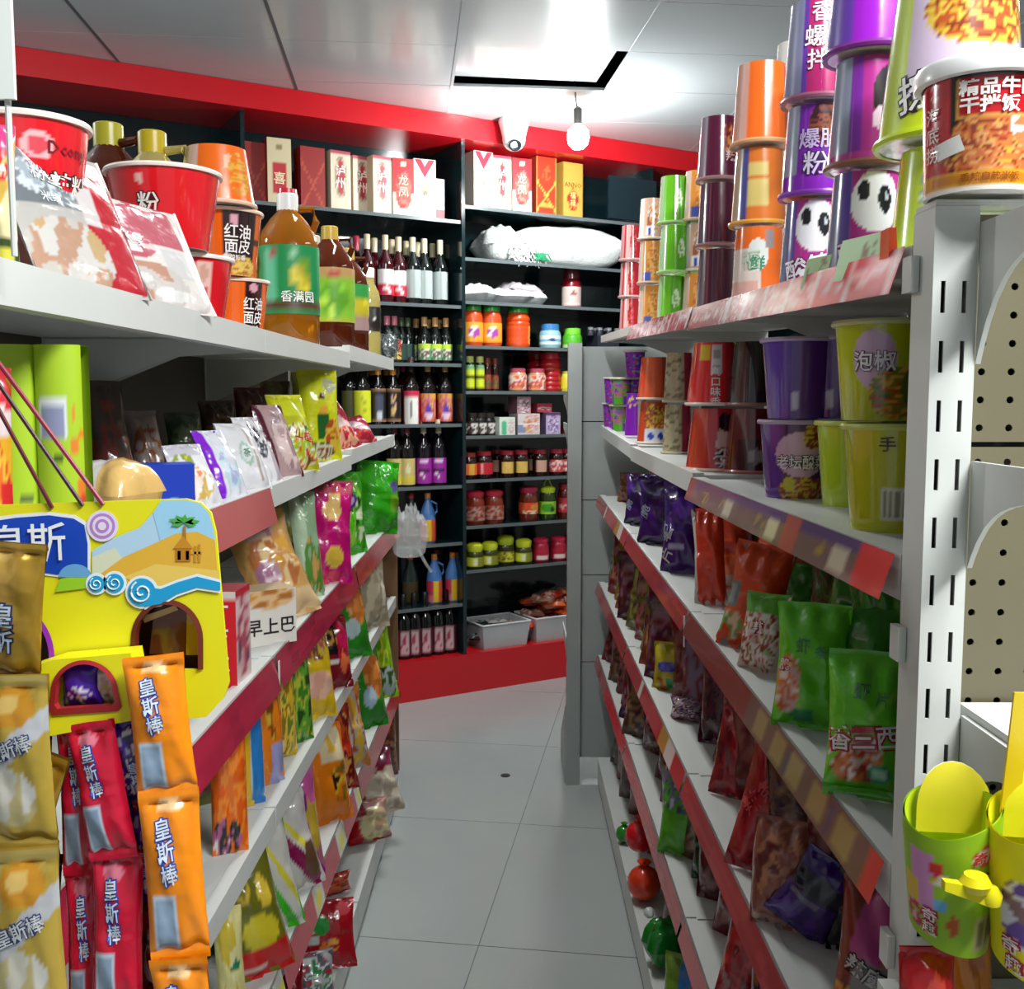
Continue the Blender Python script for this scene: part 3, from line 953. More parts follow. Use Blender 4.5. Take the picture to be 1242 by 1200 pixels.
def gift(k, w, h, base, ops, texts, side, d=.085):
    box(k, 'liquor_box', 'box', w, d, h, pr(base, *ops), side, texts=texts, nu=12, nv=26)


gift('gift_oval', .098, .262, 'cfc2ab', (ov, ('e', .5, .56, .17, .30, 'a81f30'), ('r', 0, .93, 1, 1, 'a8324a')), [('泸州', .5, .56, .052, 'f0dcd0', dict(vert=True))], 'c2b298')
gift('gift_redwhite', .104, .262, 'e9ddc9', (('r', 0, .42, 1, 1, 'c4232c'), ('n', .5, .45, .4, .34, ['c4232c', 'e0685a', 'd2463e'], 13, 5), ('e', .5, .9, .1, .05, 'ecd2b4'), ('r', .1, .05, .9, .12, 'e4d2b8')), [('龙凤', .5, .52, .05, 'f0cdb0', dict(vert=True))], 'e6d8c2')
gift('gift_triangle', .108, .27, 'ece5d8', (), [('酒', .5, .42, .026, '7a6a5a')], 'e2d9c8')
gift('gift_plainred', .115, .265, '8e1f1c', (('g', .8, .34, .40, 'b54a30'), ('g', -.8, .34, .40, 'b54a30')), [], '7c1a18')
gift('gift_cream', .105, .285, 'cdbf9a', (('r', .2, .18, .8, .62, 'b3202c'), ('e', .5, .86, .12, .05, '8a7a50')), [('喜', .5, .40, .055, 'e8d6b0')], 'a02a2c')
gift('gift_orange', .12, .285, 'a8321c', (('r', 0, .0, .06, 1, 'c98a4a'), ('r', .94, 0, 1, 1, 'c98a4a'), ('n', .5, .72, .2, .14, ['a8321c', 'c4552a'], 14, 2), ('g', .55, .30, .35, 'd8963c'), ('g', -.55, .30, .35, 'd8963c'), ('e', .5, .16, .3, .04, 'd2883a')), [], '8c2a1a')
gift('gift_gold', .125, .275, 'bf9442', (('r', 0, 0, .05, 1, '8a6a28'), ('r', .95, 0, 1, 1, '8a6a28'), ('e', .5, .34, .26, .20, '9c2a22'), ('e', .5, .34, .23, .18, 'b8863a'), ('e', .5, .34, .20, .155, '9c2a22')), [('福禄', .5, .34, .036, 'e8c87a', dict(vert=True)), ('ANNO', .5, .60, .034, '6a4a1c')], 'a07c34')
# the red triangles of the white cartons are printed flat shapes
for k in ('gift_triangle',):
    me = MB()
    me.poly([[(-.05, .268), (.05, .268), (0, .185)]], lambda x, y: Vector((x, -.0432, y)), C('a8243c'))
    me.poly([[(-.02, .268), (.02, .268), (0, .235)]], lambda x, y: Vector((x, -.0436, y)), C('d9a4a8'))
    me.poly([[(math.cos(a) * .022, .135 + math.sin(a) * .03) for a in [i * .5236 for i in range(12)]]], lambda x, y: Vector((x, -.0432, y)), C('a79a8a'))
    KIND[k][2].append(('emblem', me.mesh('emblem', CARD)))
gift('gift_small', .06, .20, 'c8bdb0', (('r', 0, 0, 1, .3, '7a1c28'),), [], '8a2030', d=.06)


def carton(k, w, d, h, front, side, top=None):
    box(k, 'tea_carton', 'box', w, d, h, front, side, top)


carton('box_mint', .092, .10, .088, pr('cfd8cc', ('e', .3, .4, .2, .4, '4fb084'), ('n', .75, .5, .25, .4, ['cfd8cc', 'd99aa8', 'b8c8b8'], 12, 3)), 'b9c4ba', 'd4d8d0')
carton('box_tins', .125, .10, .105, pr('c9c0bc', ('r', 0, .1, .3, .5, '7f86a6'), ('n', .62, .5, .36, .46, ['d8a04a', 'd9c8c0', 'c87a50', 'd0a0a8', 'cfc6c0'], 13, 8), ('r', 0, .48, 1, .54, 'e0dcd8')), 'a89a96', 'c8c2bc')
carton('box_lilac', .092, .10, .11, pr('b7a6c4', ('n', .5, .45, .4, .4, ['b7a6c4', '7f5f9c', 'd8c8dc', '90689a'], 12, 2), ('r', 0, .88, 1, 1, '5a3a66')), '5c4668', 'cfc4cc')
carton('box_upper', .080, .09, .085, pr('a8808c', ('n', .5, .45, .45, .45, ['a8808c', 'd6c2c8', '6a4656', 'b89aa4'], 10, 4)), '6a4852', '8a6a74')
carton('box_red_flat', .095, .09, .045, pr('a83646', ('n', .5, .4, .45, .25, ['a83646', 'd9b0b2'], 12, 5)), '7c2634', 'b04a58')
carton('box_dark', .145, .10, .075, pr('2c2f3c'), '22242e', '2c2f3c')

ORD = ['first', 'second', 'third', 'fourth', 'fifth', 'sixth', 'seventh', 'eighth', 'ninth', 'tenth', 'eleventh', 'twelfth']


def cabput(kind, px, z, label, k=.10, rz=0.0, group=None, dz=0.0, sc=None):
    s = cab_s(px, z, k)
    r = put(kind, CP3(s, k, z + dz), label, rz=CAL + rz, group=group, scale=sc)
    return r


WSH = 'upper wine shelf'
rows = [
    # top left boxes
    (2.30, 'top left cabinet shelf', 'liquor boxes on the top cabinet shelves', [
        ('gift_plainred', 307, 'dark red liquor box half hidden by orange bowls', .14), ('gift_cream', 337, 'cream liquor box with red stamp', .10), ('gift_plainred', 376, 'dark red liquor box with gold lines', .10), ('gift_oval', 409, 'beige liquor box with red oval seal', .09),
        ('gift_oval', 435, 'beige oval-seal liquor box set further back', .14), ('gift_oval', 459, 'beige oval-seal liquor box beside the dragon one', .09), ('gift_redwhite', 486, 'red and white dragon liquor box', .085), ('gift_triangle', 512, 'white liquor box with red triangle', .08), ('gift_small', 529, 'slim maroon-footed carton', .12)]),
    (2.375, 'top right cabinet shelf', 'liquor boxes on the top cabinet shelves', [
        ('gift_triangle', 581, 'white liquor box with red triangle', .09), ('gift_oval', 605, 'beige liquor box with red oval seal', .09), ('gift_redwhite', 629, 'red and white dragon liquor box', .09), ('gift_orange', 657, 'orange-red liquor box with gold lines', .09), ('gift_gold', 689, 'gold liquor box with red medallion', .09)]),
    (1.90, 'wine shelf below left boxes', 'wine bottles on the upper wine shelf', [
        ('wine_pinkcap', 433, 'dark wine bottle with pink cap', .2), ('wine_red_plain', 446, 'red wine bottle with cream capsule beside oil', .13), ('wine_red_plain', 455, 'red wine bottle with cream capsule behind', .22),
        ('wine_red', 468, 'red wine bottle with white and pink label', .11), ('wine_red', 484, 'second red wine bottle with white and pink label', .13), ('wine_red_plain', 476, 'red wine bottle between the pink-labelled pair', .22),
        ('wine_grey', 501, 'grey-labelled wine bottle next to the red ones', .11), ('wine_grey_low', 493, 'grey-labelled wine bottle at the back, first', .23), ('wine_grey', 515, 'grey-labelled wine bottle in the middle', .12), ('wine_grey_low', 507, 'grey-labelled wine bottle at the back, second', .24), ('wine_grey', 534, 'grey-labelled wine bottle nearest the divider', .12), ('wine_grey_low', 525, 'grey-labelled wine bottle at the back, third', .24)]),
    (1.623, 'sauce shelf under the wine', 'small sauce bottles under the wine shelf', [
        ('sauce_pink', 470, 'pink-capped sauce bottle', .12), ('sauce_pink', 479, 'second pink-capped sauce bottle', .12), ('sauce_dark', 487, 'dark green-capped sauce bottle', .16), ('sauce_dark', 495, 'second dark green-capped sauce bottle', .16),
        ('sauce_green', 515, 'brown-capped sauce bottle with green label, first', .10), ('sauce_green', 528, 'brown-capped sauce bottle with green label, second', .10), ('sauce_green', 541, 'brown-capped sauce bottle with green label, third', .10), ('sauce_green', 505, 'brown-capped sauce bottle in back row, first', .22), ('sauce_green', 520, 'brown-capped sauce bottle in back row, second', .22), ('sauce_green', 533, 'brown-capped sauce bottle in back row, third', .22)]),
    (1.335, 'soy sauce shelf', 'bottles on the soy sauce shelf', [
        ('wine_olive', 425, 'olive-labelled bottle beside the lime one', .15), ('wine_lime', 440, 'lime-labelled bottle with lime cap', .10), ('soy_blue', 459, 'orange-capped soy bottle with blue-grey label', .10), ('soy', 477, 'orange-capped soy bottle with pink picture label', .10), ('soy', 452, 'orange-capped soy bottle in the back row', .2), ('soy', 469, 'second orange-capped soy bottle in the back row', .2),
        ('wine_white_card', 499, 'dark bottle with white and pink card label', .10), ('wine_pinkcap', 489, 'dark pink-capped bottle at the back', .22), ('wine_flower', 519, 'wine bottle with red flower label, first', .10), ('wine_olive', 527, 'dark bottle between the flower-labelled pair', .24), ('wine_flower', 540, 'wine bottle with red flower label near divider', .10)]),
    (1.037, 'purple-label wine shelf', 'bottles on the purple-label wine shelf', [
        ('wine_cream', 479, 'cream-labelled wine bottle half hidden by green bag', .12), ('wine_cream', 494, 'cream-labelled wine bottle', .10), ('wine_purple', 514, 'purple-labelled wine bottle, first', .10), ('wine_purple', 532, 'purple-labelled wine bottle, second', .10)]),
    (.757, 'upper detergent shelf', 'blue bottles on the lower left cabinet shelves', [
        ('cleaner_red', 499, 'dark red-capped bottle behind the plastic bag', .13), ('cleaner', 519, 'blue bottle with orange cap', .10)]),
    (.452, 'lower detergent shelf', 'blue bottles on the lower left cabinet shelves', [
        ('cleaner_red', 498, 'dark bottle in the shade', .16), ('cleaner_red', 530, 'dark red-capped bottle behind blue ones', .24), ('cleaner', 527, 'blue bottle with orange cap, first', .10), ('cleaner', 549, 'blue bottle with orange cap, second', .10)]),
    (.195, 'red plinth', 'black wine bottles standing on the red plinth', [
        ('wine_black', 490, 'black wine bottle with pink label, first', .09), ('wine_black', 503, 'black wine bottle with pink label, second', .09), ('wine_black', 516, 'black wine bottle with pink label, third', .09), ('wine_black', 531, 'black wine bottle with pink label, fourth', .09), ('wine_black', 545, 'black wine bottle with pink label, fifth', .09)]),
    (1.712, 'jar shelf under white packets', 'jars on the green-lid jar shelf', [
        ('jar_greenlid', 573, 'orange pickle jar with green lid, first', .09), ('jar_greenlid', 596, 'orange pickle jar with green lid, second', .09), ('jar_greenlid_ribbed', 628, 'ribbed orange pickle jar with green lid', .10), ('pot_blue', 667, 'blue and white round pot', .10), ('pot_green', 694, 'bright green round pot', .12), ('box_dark', 731, 'dark carton with white-topped cups', .14)]),
    (1.493, 'pickle shelf', 'jars and bottles on the pickle shelf', [
        ('yellow_cap_pair', 570, 'small yellow-labelled bottle, first', .08), ('yellow_cap_pair', 582, 'small yellow-labelled bottle, second', .08), ('brown_bottle', 591, 'small brown sauce bottle, first', .10), ('brown_bottle', 600, 'small brown sauce bottle, second', .13), ('jar_kimchi', 628, 'pink-lidded kimchi jar, first', .09), ('jar_kimchi', 651, 'pink-lidded kimchi jar, second', .09),
        ('jar_red_big', 667, 'large ribbed red jar with red lid', .14), ('jar_red_big', 652, 'second large red jar standing behind', .25), ('jar_yellow_small', 687, 'small yellow jar', .10)]),
    (1.275, 'carton shelf', 'cartons and jars on the carton shelf', [
        ('jar_bw', 572, 'small dark patterned jar, first', .08), ('jar_bw', 583, 'small dark patterned jar, second', .08), ('jar_bw', 593, 'small dark patterned jar, third', .08), ('box_mint', 609, 'mint green and white carton', .08), ('box_tins', 636, 'white and orange carton of tins', .08), ('box_lilac', 664, 'lilac patterned carton', .09), ('box_red_flat', 693, 'flat dark red carton behind the post', .12)]),
    (1.06, 'chilli sauce shelf', 'red-lidded jars on the chilli sauce shelf', [
        ('jar_orange_label', 569, 'orange-labelled jar by the divider', .08), ('jar_red_label', 587, 'red-labelled jar', .08), ('jar_yellow_label', 615, 'yellow-labelled jar, first', .08), ('jar_yellow_label', 632, 'yellow-labelled jar, second', .08), ('jar_pink_label', 655, 'pale-labelled jar', .08), ('jar_starred', 675, 'red star-labelled jar, first', .08), ('jar_starred', 688, 'red star-labelled jar, second', .08), ('jar_pink_label', 603, 'dark jar in the back row, first', .2), ('jar_pink_label', 644, 'dark jar in the back row, second', .2)]),
    (.832, 'chilli oil shelf', 'jars on the chilli oil shelf', [
        ('jar_chili', 576, 'chilli oil jar with red dome lid by the divider', .09), ('jar_chili', 599, 'chilli oil jar with red dome lid', .09), ('jar_chili_orange', 641, 'orange-labelled chilli jar with red dome lid', .09), ('jar_lime_handle', 664, 'lime-lidded jar with carry handle', .08), ('jar_maroon_label', 686, 'maroon-labelled jar near the grey post', .09)]),
    (.612, 'yellow-lid jar shelf', 'small jars on the yellow-lid jar shelf', [
        ('jar_yellow_lid', 576, 'yellow-lidded pickle jar, first', .07), ('jar_yellow_lid', 594, 'yellow-lidded pickle jar, second', .08), ('jar_yellow_lid_tall', 613, 'taller yellow-lidded pickle jar', .11), ('jar_yellow_lid', 635, 'yellow-lidded pickle jar, third', .08), ('jar_red_lid', 656, 'red-lidded jar, first', .08), ('jar_red_lid', 677, 'red-lidded jar, second', .08), ('jar_red_lid', 693, 'red-lidded jar beside the grey post', .12)]),
    (1.925, 'packet shelf', None, [('jar_red_tall', 693, 'tall red jar with grey label', .14)]),
]
for z, shelf, group, items in rows:
    for it in items:
        cabput(it[0], it[1], z, it[2] + ', ' + shelf, k=it[3], group=group, rz=random.Random(it[1]).uniform(-.12, .12) - (.35 if it[0].startswith(('wine', 'sauce', 'soy', 'jar', 'clean', 'pot', 'yel', 'bro')) else 0))
cabput('box_upper', 630, 1.275, 'grey-pink carton on top of the white and orange one', k=.09, dz=.106)
cabput('box_red_flat', 654, 1.275, 'flat red carton lying on the lilac carton', k=.10, dz=.111, rz=.1)
# white-topped cups on the dark carton
jar('cup_whitetop', .018, .045, '3a3c48', 'd8dade', None, lidh=.012, name='small_cup', m=PLAS)
for i, (px, kk) in enumerate(((716, .12), (727, .12), (738, .12), (748, .13), (722, .17), (735, .17))):
    cabput('cup_whitetop', px, 1.712, 'small dark cup with white lid on the dark carton, %s' % ORD[i], k=kk, dz=.076, group='white-lidded cups on the dark carton')


# soft things in the cabinet
def pillow(w, d, h, col, seed, nu=26, nv=18, sag=.25, m=None, name='sack', wr=.1):
    """a lying sack: closed rounded pillow with folds, on z = 0"""
    rnd = random.Random(seed)
    ph = [rnd.uniform(0, 6.28) for _ in range(8)]
    b = MB()

    def S(u, v, top):
        a, c = 2 * u - 1, 2 * v - 1
        e = max(0, 1 - abs(a) ** 4) ** .5 * max(0, 1 - abs(c) ** 3) ** .6
        fold = math.sin(a * 7 + c * 3 + ph[0]) * .5 + math.sin(a * 13 - c * 9 + ph[1]) * .3 + math.sin(c * 11 + a * 17 + ph[2]) * .25
        z = h * .5 + (h * .5 * e * (1 + wr * fold) if top else -h * .5 * e)
        z *= 1 - sag * .5 * (1 + math.sin(a * 2.2 + ph[3])) * .5
        return Vector((a * w / 2 * (1 - .04 * math.sin(c * 5 + ph[4])), c * d / 2 * (1 - .06 * math.sin(a * 6 + ph[5])), max(0, z)))
    b.grid(lambda u, v: S(u, v, True), nu, nv, col)
    b.grid(lambda u, v: S(1 - u, v, False), nu // 2, nv // 2, (lambda u, v: col(1 - u, v)) if callable(col) else col)
    return b.mesh(name, m or FILM, 70)


def at_cab(me_parts, name, cat, px, z, k, label, rz=0.0, group=None):
    KIND['_tmp' + label] = (name, cat, me_parts)
    return cabput('_tmp' + label, px, z, label, k=k, rz=rz, group=group)


WOVEN = mat('white_woven_plastic', None, .6, bump=.35, bscale=90)
s_me = pillow(.66, .26, .215, C('e9eaea'), 3, m=WOVEN, name='sack_body', wr=.07, sag=.12)
n_me = pillow(.26, .22, .18, C('cfd2d0'), 9, m=WOVEN, name='sack_neck', wr=.22)
for v in n_me.vertices:
    v.co.x -= .38
fr = MB()
rn = random.Random(5)
for i in range(70):
    x0 = -.30 + rn.uniform(-.10, .06)
    z0 = .03 + rn.uniform(0, .06)
    fr.tube([(x0, -.09, z0), (x0 + rn.uniform(-.02, .03), -.135, z0 - .02), (x0 + rn.uniform(-.04, .04), -.145, z0 - .055)], .0022, C('d9dbd8'), 4)
tie = MB()
for i in range(26):
    x0 = -.245 + rn.uniform(-.03, .03)
    tie.tube([(x0, -.10, .06), (x0 + rn.uniform(-.03, .03), -.15, .045), (x0 + rn.uniform(-.05, .05), -.15, .012)], .003, C('2d8a5c'), 4)
KIND['sack'] = ('woven_sack', 'sack', [('sack_body', s_me), ('sack_neck', n_me), ('frayed_edge', fr.mesh('frayed_edge', CARD), 'frayed white edge'), ('tie', tie.mesh('tie', PLAS), 'green plastic tie')])
cabput('sack', 686, 2.13, 'white woven sack with green tie lying below the top right boxes', k=.16)
for i, (px, kk, w, rz, col, dz) in enumerate(((580, .13, .17, .5, 'eef0ef', 0), (612, .15, .24, .1, 'e6e3e4', 0), (640, .16, .17, -.3, 'eceeec', 0), (628, .17, .19, .05, 'c9bcc4', .045))):
    pf = (lambda c0: (lambda u, v: C('6a4a58') if (.3 < u < .75 and .55 < v < .9 and vnoise(u * 14, v * 9, 4) > .5) else C(c0)))(col)
    KIND['packet%d' % i] = ('plastic_packet', 'packet', [('body', pillow(w, .19, .09 if i != 3 else .075, pf, 20 + i, nu=16, nv=12, wr=.3))])
    cabput('packet%d' % i, px, 1.925, ['crumpled white packet by the divider', 'white packet lying in the middle of the pile', 'white packet at the right end of the pile', 'white packet with purple print on top of the pile'][i] + ', cabinet packet shelf', k=kk, rz=rz, dz=dz, group='white packets on the packet shelf')


# translucent bins on the plinth
def bin_kind(k, w, d, h, col):
    t = .003
    b = MB()
    i, o = (w / 2, d / 2), (w / 2 + .015, d / 2 + .015)
    vs = [(-i[0], -i[1], 0), (i[0], -i[1], 0), (i[0], i[1], 0), (-i[0], i[1], 0), (-o[0], -o[1], h), (o[0], -o[1], h), (o[0], o[1], h), (-o[0], o[1], h)]
    b.add(vs, [(0, 3, 2, 1), (0, 1, 5, 4), (1, 2, 6, 5), (2, 3, 7, 6), (3, 0, 4, 7)], col)
    vi = [(x * .96, y * .96, z + .004 if z < .01 else z) for x, y, z in vs]
    b.add(vi, [(0, 1, 2, 3), (4, 5, 1, 0), (5, 6, 2, 1), (6, 7, 3, 2), (7, 4, 0, 3)], col)
    r = MB()
    for a, c in (((-o[0], -o[1]), (o[0], -o[1])), ((o[0], -o[1]), (o[0], o[1])), ((o[0], o[1]), (-o[0], o[1])), ((-o[0], o[1]), (-o[0], -o[1]))):
        r.tube([(a[0], a[1], h), (c[0], c[1], h)], .005, C('d8dadc'), 6)
    KIND[k] = ('plastic_bin', 'bin', [('tub', b.mesh('tub', TRANSL)), ('rim', r.mesh('rim', PLAS))])


bin_kind('bin', .25, .19, .125, C('cfd3d6'))
cabput('bin', 602, .195, 'translucent bin of dark packets on the red plinth, by the divider', k=.13, group='plastic bins on the plinth')
cabput('bin', 664, .195, 'translucent bin heaped with red and orange packs on the plinth', k=.14, group='plastic bins on the plinth')
pk = [('3a3a3c', 'c9c9c9'), ('26262a', 'a9a5a0'), ('d8d4d0', '8a8a8c'), ('c8a08a', 'e0d6cc'), ('303236', 'd0d0d0')]
for i in range(9):
    r = random.Random(i + 40)
    a, c = pk[i % 5]
    pf = pr(a, ('n', .5, .5, .4, .4, [a, c, a], 7, i))
    if i < 5:
        KIND['binpk%d' % i] = ('foil_packet', 'packet', [('body', pillow(.11, .075, .03, pf, 60 + i, nu=12, nv=8, wr=.35, m=FILM))])
    o = cabput('binpk%d' % (i % 5), 580 + (i % 5) * 11 + r.uniform(-3, 3), .195, 'crumpled %s packet in the translucent bin, %s from the divider' % (['black', 'charcoal', 'white', 'tan', 'grey'][i % 5], ORD[i]), k=.09 + .075 * (i // 5) + r.uniform(0, .02), dz=.035 + .038 * (i // 5) + .02 * (i % 2), rz=r.uniform(-1, 1), group='packets in the translucent bin')
rp = [('c8402a', 'e8b09a'), ('d8602a', 'f0d8c8'), ('b83a34', 'e8d0c8'), ('d0482a', 'e8883a'), ('8a5a4a', 'd8b8a8')]
for i in range(12):
    r = random.Random(i + 90)
    a, c = rp[i % 5]
    pf = pr(a, ('n', .5, .5, .45, .45, [a, c, a, a], 6, i))
    if i < 5:
        KIND['redpk%d' % i] = ('snack_packet', 'packet', [('body', pillow(.13, .10, .045, pf, 70 + i, nu=12, nv=8, wr=.35))])
    cabput('redpk%d' % (i % 5), 645 + (i % 4) * 13 + r.uniform(-3, 3), .195, '%s packet in the heaped bin, %s from the divider' % (['red', 'orange', 'brick red', 'red and orange', 'brown'][i % 5], ORD[i]), k=.11 + .06 * (i % 3), dz=.06 + .042 * (i // 3) + r.uniform(0, .012), rz=r.uniform(-1.2, 1.2), group='red packets in the heaped bin')

# ---------------------------------------------------------------- placing goods on the gondolas
def gz(side, k, px, x):
    f = (RT if side == 'R' else LT)[k]
    z = f(2.0)
    for _ in range(6):
        y = Yat(px, x, z)
        z = f(min(max(y, .8), 3.7))
    return Vector((x, y, z))


def gput(kind, side, k, px, x, label, turn=0.0, lean=0.0, roll=0.0, dz=0.0, group=None, sc=None):
    p = gz(side, k, px, x)
    p.z += dz
    rz = math.radians(turn) * (1 if side == 'L' else -1)
    return put(kind, p, label, rz=rz, rx=-math.radians(lean), ry=math.radians(roll), group=group, scale=sc)


BAGN = [0]


def gbag(side, k, x, bx, front, label, turn=25., lean=8., roll=0., t=.06, texts=(), name='snack_bag', cat='snack bag', dz=0.0, group=None, m=None, wmul=1.0, hmul=1.0, seed=None, **kw):
    """a pouch that fills the box bx = (px0, px1, py_top) when it stands on shelf k at lateral x"""
    px = (bx[0] + bx[1]) / 2
    p = gz(side, k, px, x)
    p.z += dz
    d = p.y * CP - (p.z - H) * SP
    tr = math.radians(turn)
    w = (bx[1] - bx[0]) * d / 1250 / (math.cos(tr) + math.sin(tr) * abs(x) / p.y) * wmul
    h = max(.05, (PY(px, bx[2], p.y).z - p.z) / math.cos(math.radians(lean)) * hmul)
    BAGN[0] += 1
    kd = 'bag%d' % BAGN[0]
    tx = []
    for q in texts:
        tx.append((q[0], q[1], q[2], q[3] * h) + tuple(q[4:]))
    bag(kd, name, cat, w, h, min(t, w * .6), front, tx, seed if seed is not None else BAGN[0], m=m, **kw)
    rz = tr * (1 if side == 'L' else -1)
    put(kd, p, label, rz=rz, rx=-math.radians(lean), ry=math.radians(roll), group=group)
    return kd, w, h, p


# ---------------------------------------------------------------- right gondola: noodle cups on the top shelf
ol = dict(outline='1c1418', ow=.05)
FOODY = ['d8a83a', 'b8542a', 'e2c04a', '8a3a1e', 'c87a2a']
cup('cup_lime', .064, .050, .140, pr('c9dc22', ('r', .30, .22, .72, 1, 'd9c3dc'), ('n', .50, .74, .16, .24, FOODY, 34, 3), ('e', .43, .35, .03, .07, 'd8a08a'), ('r', .0, .0, 1, .2, 'cfe01e'), ('r', .70, .3, .98, .95, 'c9dc22'), ('n', .78, .6, .05, .3, ['c9dc22', 'e8f0c0'], 50, 2)),
    seg=108, inverted=True, texts=[('撩拌面', .435, .30, .036, 'f4f0f0', dict(outline='2a1a20', ow=.06, rot=.18))], rimc='b9cc24')
cup('cup_lime_low', .052, .043, .100, pr('bcd032', ('n', .42, .5, .05, .4, ['d8e0d8', '8aa09a', 'bcd032'], 30, 4)), inverted=True, rimc='c8d848')
PANDA = lambda b: pr('b5308e', ('r', .0, 0, .41, 1, '7a86a4'), ('r', .36, 0, .41, 1, '5a3a9c'), ('e', .53, .70, .12, .30, 'e9e6ea'), ('e', .47, .80, .028, .10, '1d1a20'), ('e', .57, .72, .034, .14, '1d1a20'), ('e', .575, .74, .01, .04, 'b8bcc4'), ('r', .62, 0, .8, .5, '6a2a3c'), ('n', .66, .3, .04, .2, ['d8a050', '6a2a3c', 'b8542a'], 40, 2))
cup('cup_panda', .041, .034, .108, PANDA(0), seg=108, inverted=True, texts=[('酸笋', .49, .22, .030, 'f0e8f0', dict(outline='7a1a64', ow=.05, rot=.2))], rimc='9a6a3c')
cup('cup_panda_side', .041, .034, .110, pr('a82c86', ('r', .0, 0, .40, 1, '8a90a8'), ('e', .60, .62, .10, .30, '201a24'), ('e', .64, .74, .03, .10, 'd8d4da'), ('e', .55, .40, .05, .12, 'e4c8dc'), ('r', .40, 0, .46, 1, '7a2a9c'), ('r', .3, 0, .7, .10, 'b23a8e')), seg=108, inverted=True, texts=[('米粉', .62, .28, .022, 'f0d8e8', dict(rot=.1))], rimc='8a5a4a')
cup('cup_violet', .041, .034, .108, pr('7a22a8', ('n', .56, .78, .1, .26, ['5a2a2a', '8a4a2a', '3a1a1e', '6a3030'], 20, 5), ('r', 0, 0, .40, 1, '9aa0b4'), ('r', .3, 0, .9, .2, '8a22b8')), seg=108, inverted=True, texts=[('爆肚', .52, .60, .026, 'c9b4d8'), ('粉', .50, .32, .030, 'd8cce4', dict(outline='3a1a50', ow=.05))], rimc='8a3ab0')
cup('cup_magenta', .041, .034, .118, pr('b8286c', ('r', 0, 0, .40, 1, '8c8cb0'), ('r', .40, 0, .43, 1, '6a3aa8'), ('r', .64, 0, 1, 1, '8a2a8c')), seg=108, inverted=True, texts=[('螺蛳', .53, .60, .028, 'f0e2ea', dict(outline='7a1a40', ow=.04)), ('拌粉', .54, .36, .026, 'f0e2ea', dict(outline='7a1a40', ow=.04)), ('香', .50, .85, .026, 'f0e2ea')], rimc='a0607a')
cup('cup_purple_top', .046, .038, .115, pr('9a1ec2', ('r', 0, 0, .42, 1, '6a3ab0')), inverted=True, rimc='7a2a8a')
cup('cup_orange', .043, .036, .118, pr('e8681c', ('r', 0, 0, .40, 1, 'd8a090'), ('r', .66, 0, 1, 1, 'c4401c')), inverted=True, rimc='d8a070')
cup('cup_orange_text', .042, .035, .112, pr('d8742a', ('r', 0, 0, .44, 1, 'b8a890'), ('s', .44, .2, .58, .8, 'd8c070', 22, 0), ('r', .40, 0, .44, 1, '4a4a90')), inverted=True, rimc='e0a040')
cup('cup_orange_white', .041, .035, .112, pr('e86a1c', ('r', 0, 0, .52, .72, 'd9c9c0'), ('e', .50, .62, .07, .22, 'dfe2dc'), ('r', .55, .72, .62, .95, '9a8a8a'), ('r', 0, 0, .5, .25, 'd8a49a')), seg=108, inverted=True, texts=[('福', .46, .55, .03, 'b8c8b0'), ('鲜', .50, .50, .024, '3f8f6a')], rimc='d8b090')
cup('cup_maroon', .038, .032, .112, pr('5a1236', ('r', 0, 0, .40, 1, '8a7a88'), ('n', .60, .6, .07, .3, ['d8924a', '8a2a2a', '5a1236', 'b8643a'], 30, 3)), inverted=True, texts=[('辣', .62, .35, .022, 'e0c8cc')], rimc='a07a7c')
cup('cup_maroon_plain', .037, .032, .112, pr('4a0f2c', ('r', 0, 0, .42, 1, '6a5a68'), ('r', .44, 0, .46, 1, '7a3a50')), inverted=True, rimc='9a7076')
cup('cup_red_small', .033, .027, .082, pr('c03024', ('r', 0, 0, .45, 1, 'c9a09a')), inverted=True, rimc='d06040')
cup('cup_green', .036, .030, .108, pr('6ec41c', ('r', 0, 0, .44, 1, 'a9c89a'), ('r', .56, 0, 1, 1, '58ac18'), ('n', .62, .5, .05, .2, ['6ec41c', 'e0ecd0'], 40, 2)), inverted=True, rimc='a8d080')
cup('cup_silver', .035, .029, .108, pr('c9a48a', ('r', 0, 0, .42, 1, 'd8d4d0'), ('n', .56, .5, .09, .4, ['d8843a', 'c9b8a8', 'a85a3a', 'e0d0c0'], 24, 6), ('r', .46, .05, .56, .28, 'e6e6ea'), ('e', .51, .16, .022, .08, '3a4aa0')), inverted=True, rimc='d8c8b8')
cup('cup_amber', .036, .030, .112, pr('d88a3a', ('r', 0, 0, .42, 1, 'd0b8a8'), ('n', .58, .5, .09, .4, ['d8843a', 'e0a85a', 'c06a30'], 20, 6), ('r', .44, .02, .54, .25, '4a5aa8')), inverted=True, rimc='d0b090')
cup('cup_crimson', .036, .030, .108, pr('b8202e', ('r', 0, 0, .42, 1, 'c88a8c'), ('r', .46, 0, .54, 1, 'd8a4a0'), ('n', .58, .5, .05, .4, ['b8202e', 'd84a4a', '8a1422'], 20, 3)), inverted=True, rimc='d8a8a4')

LEV = ['bottom', 'middle', 'top']


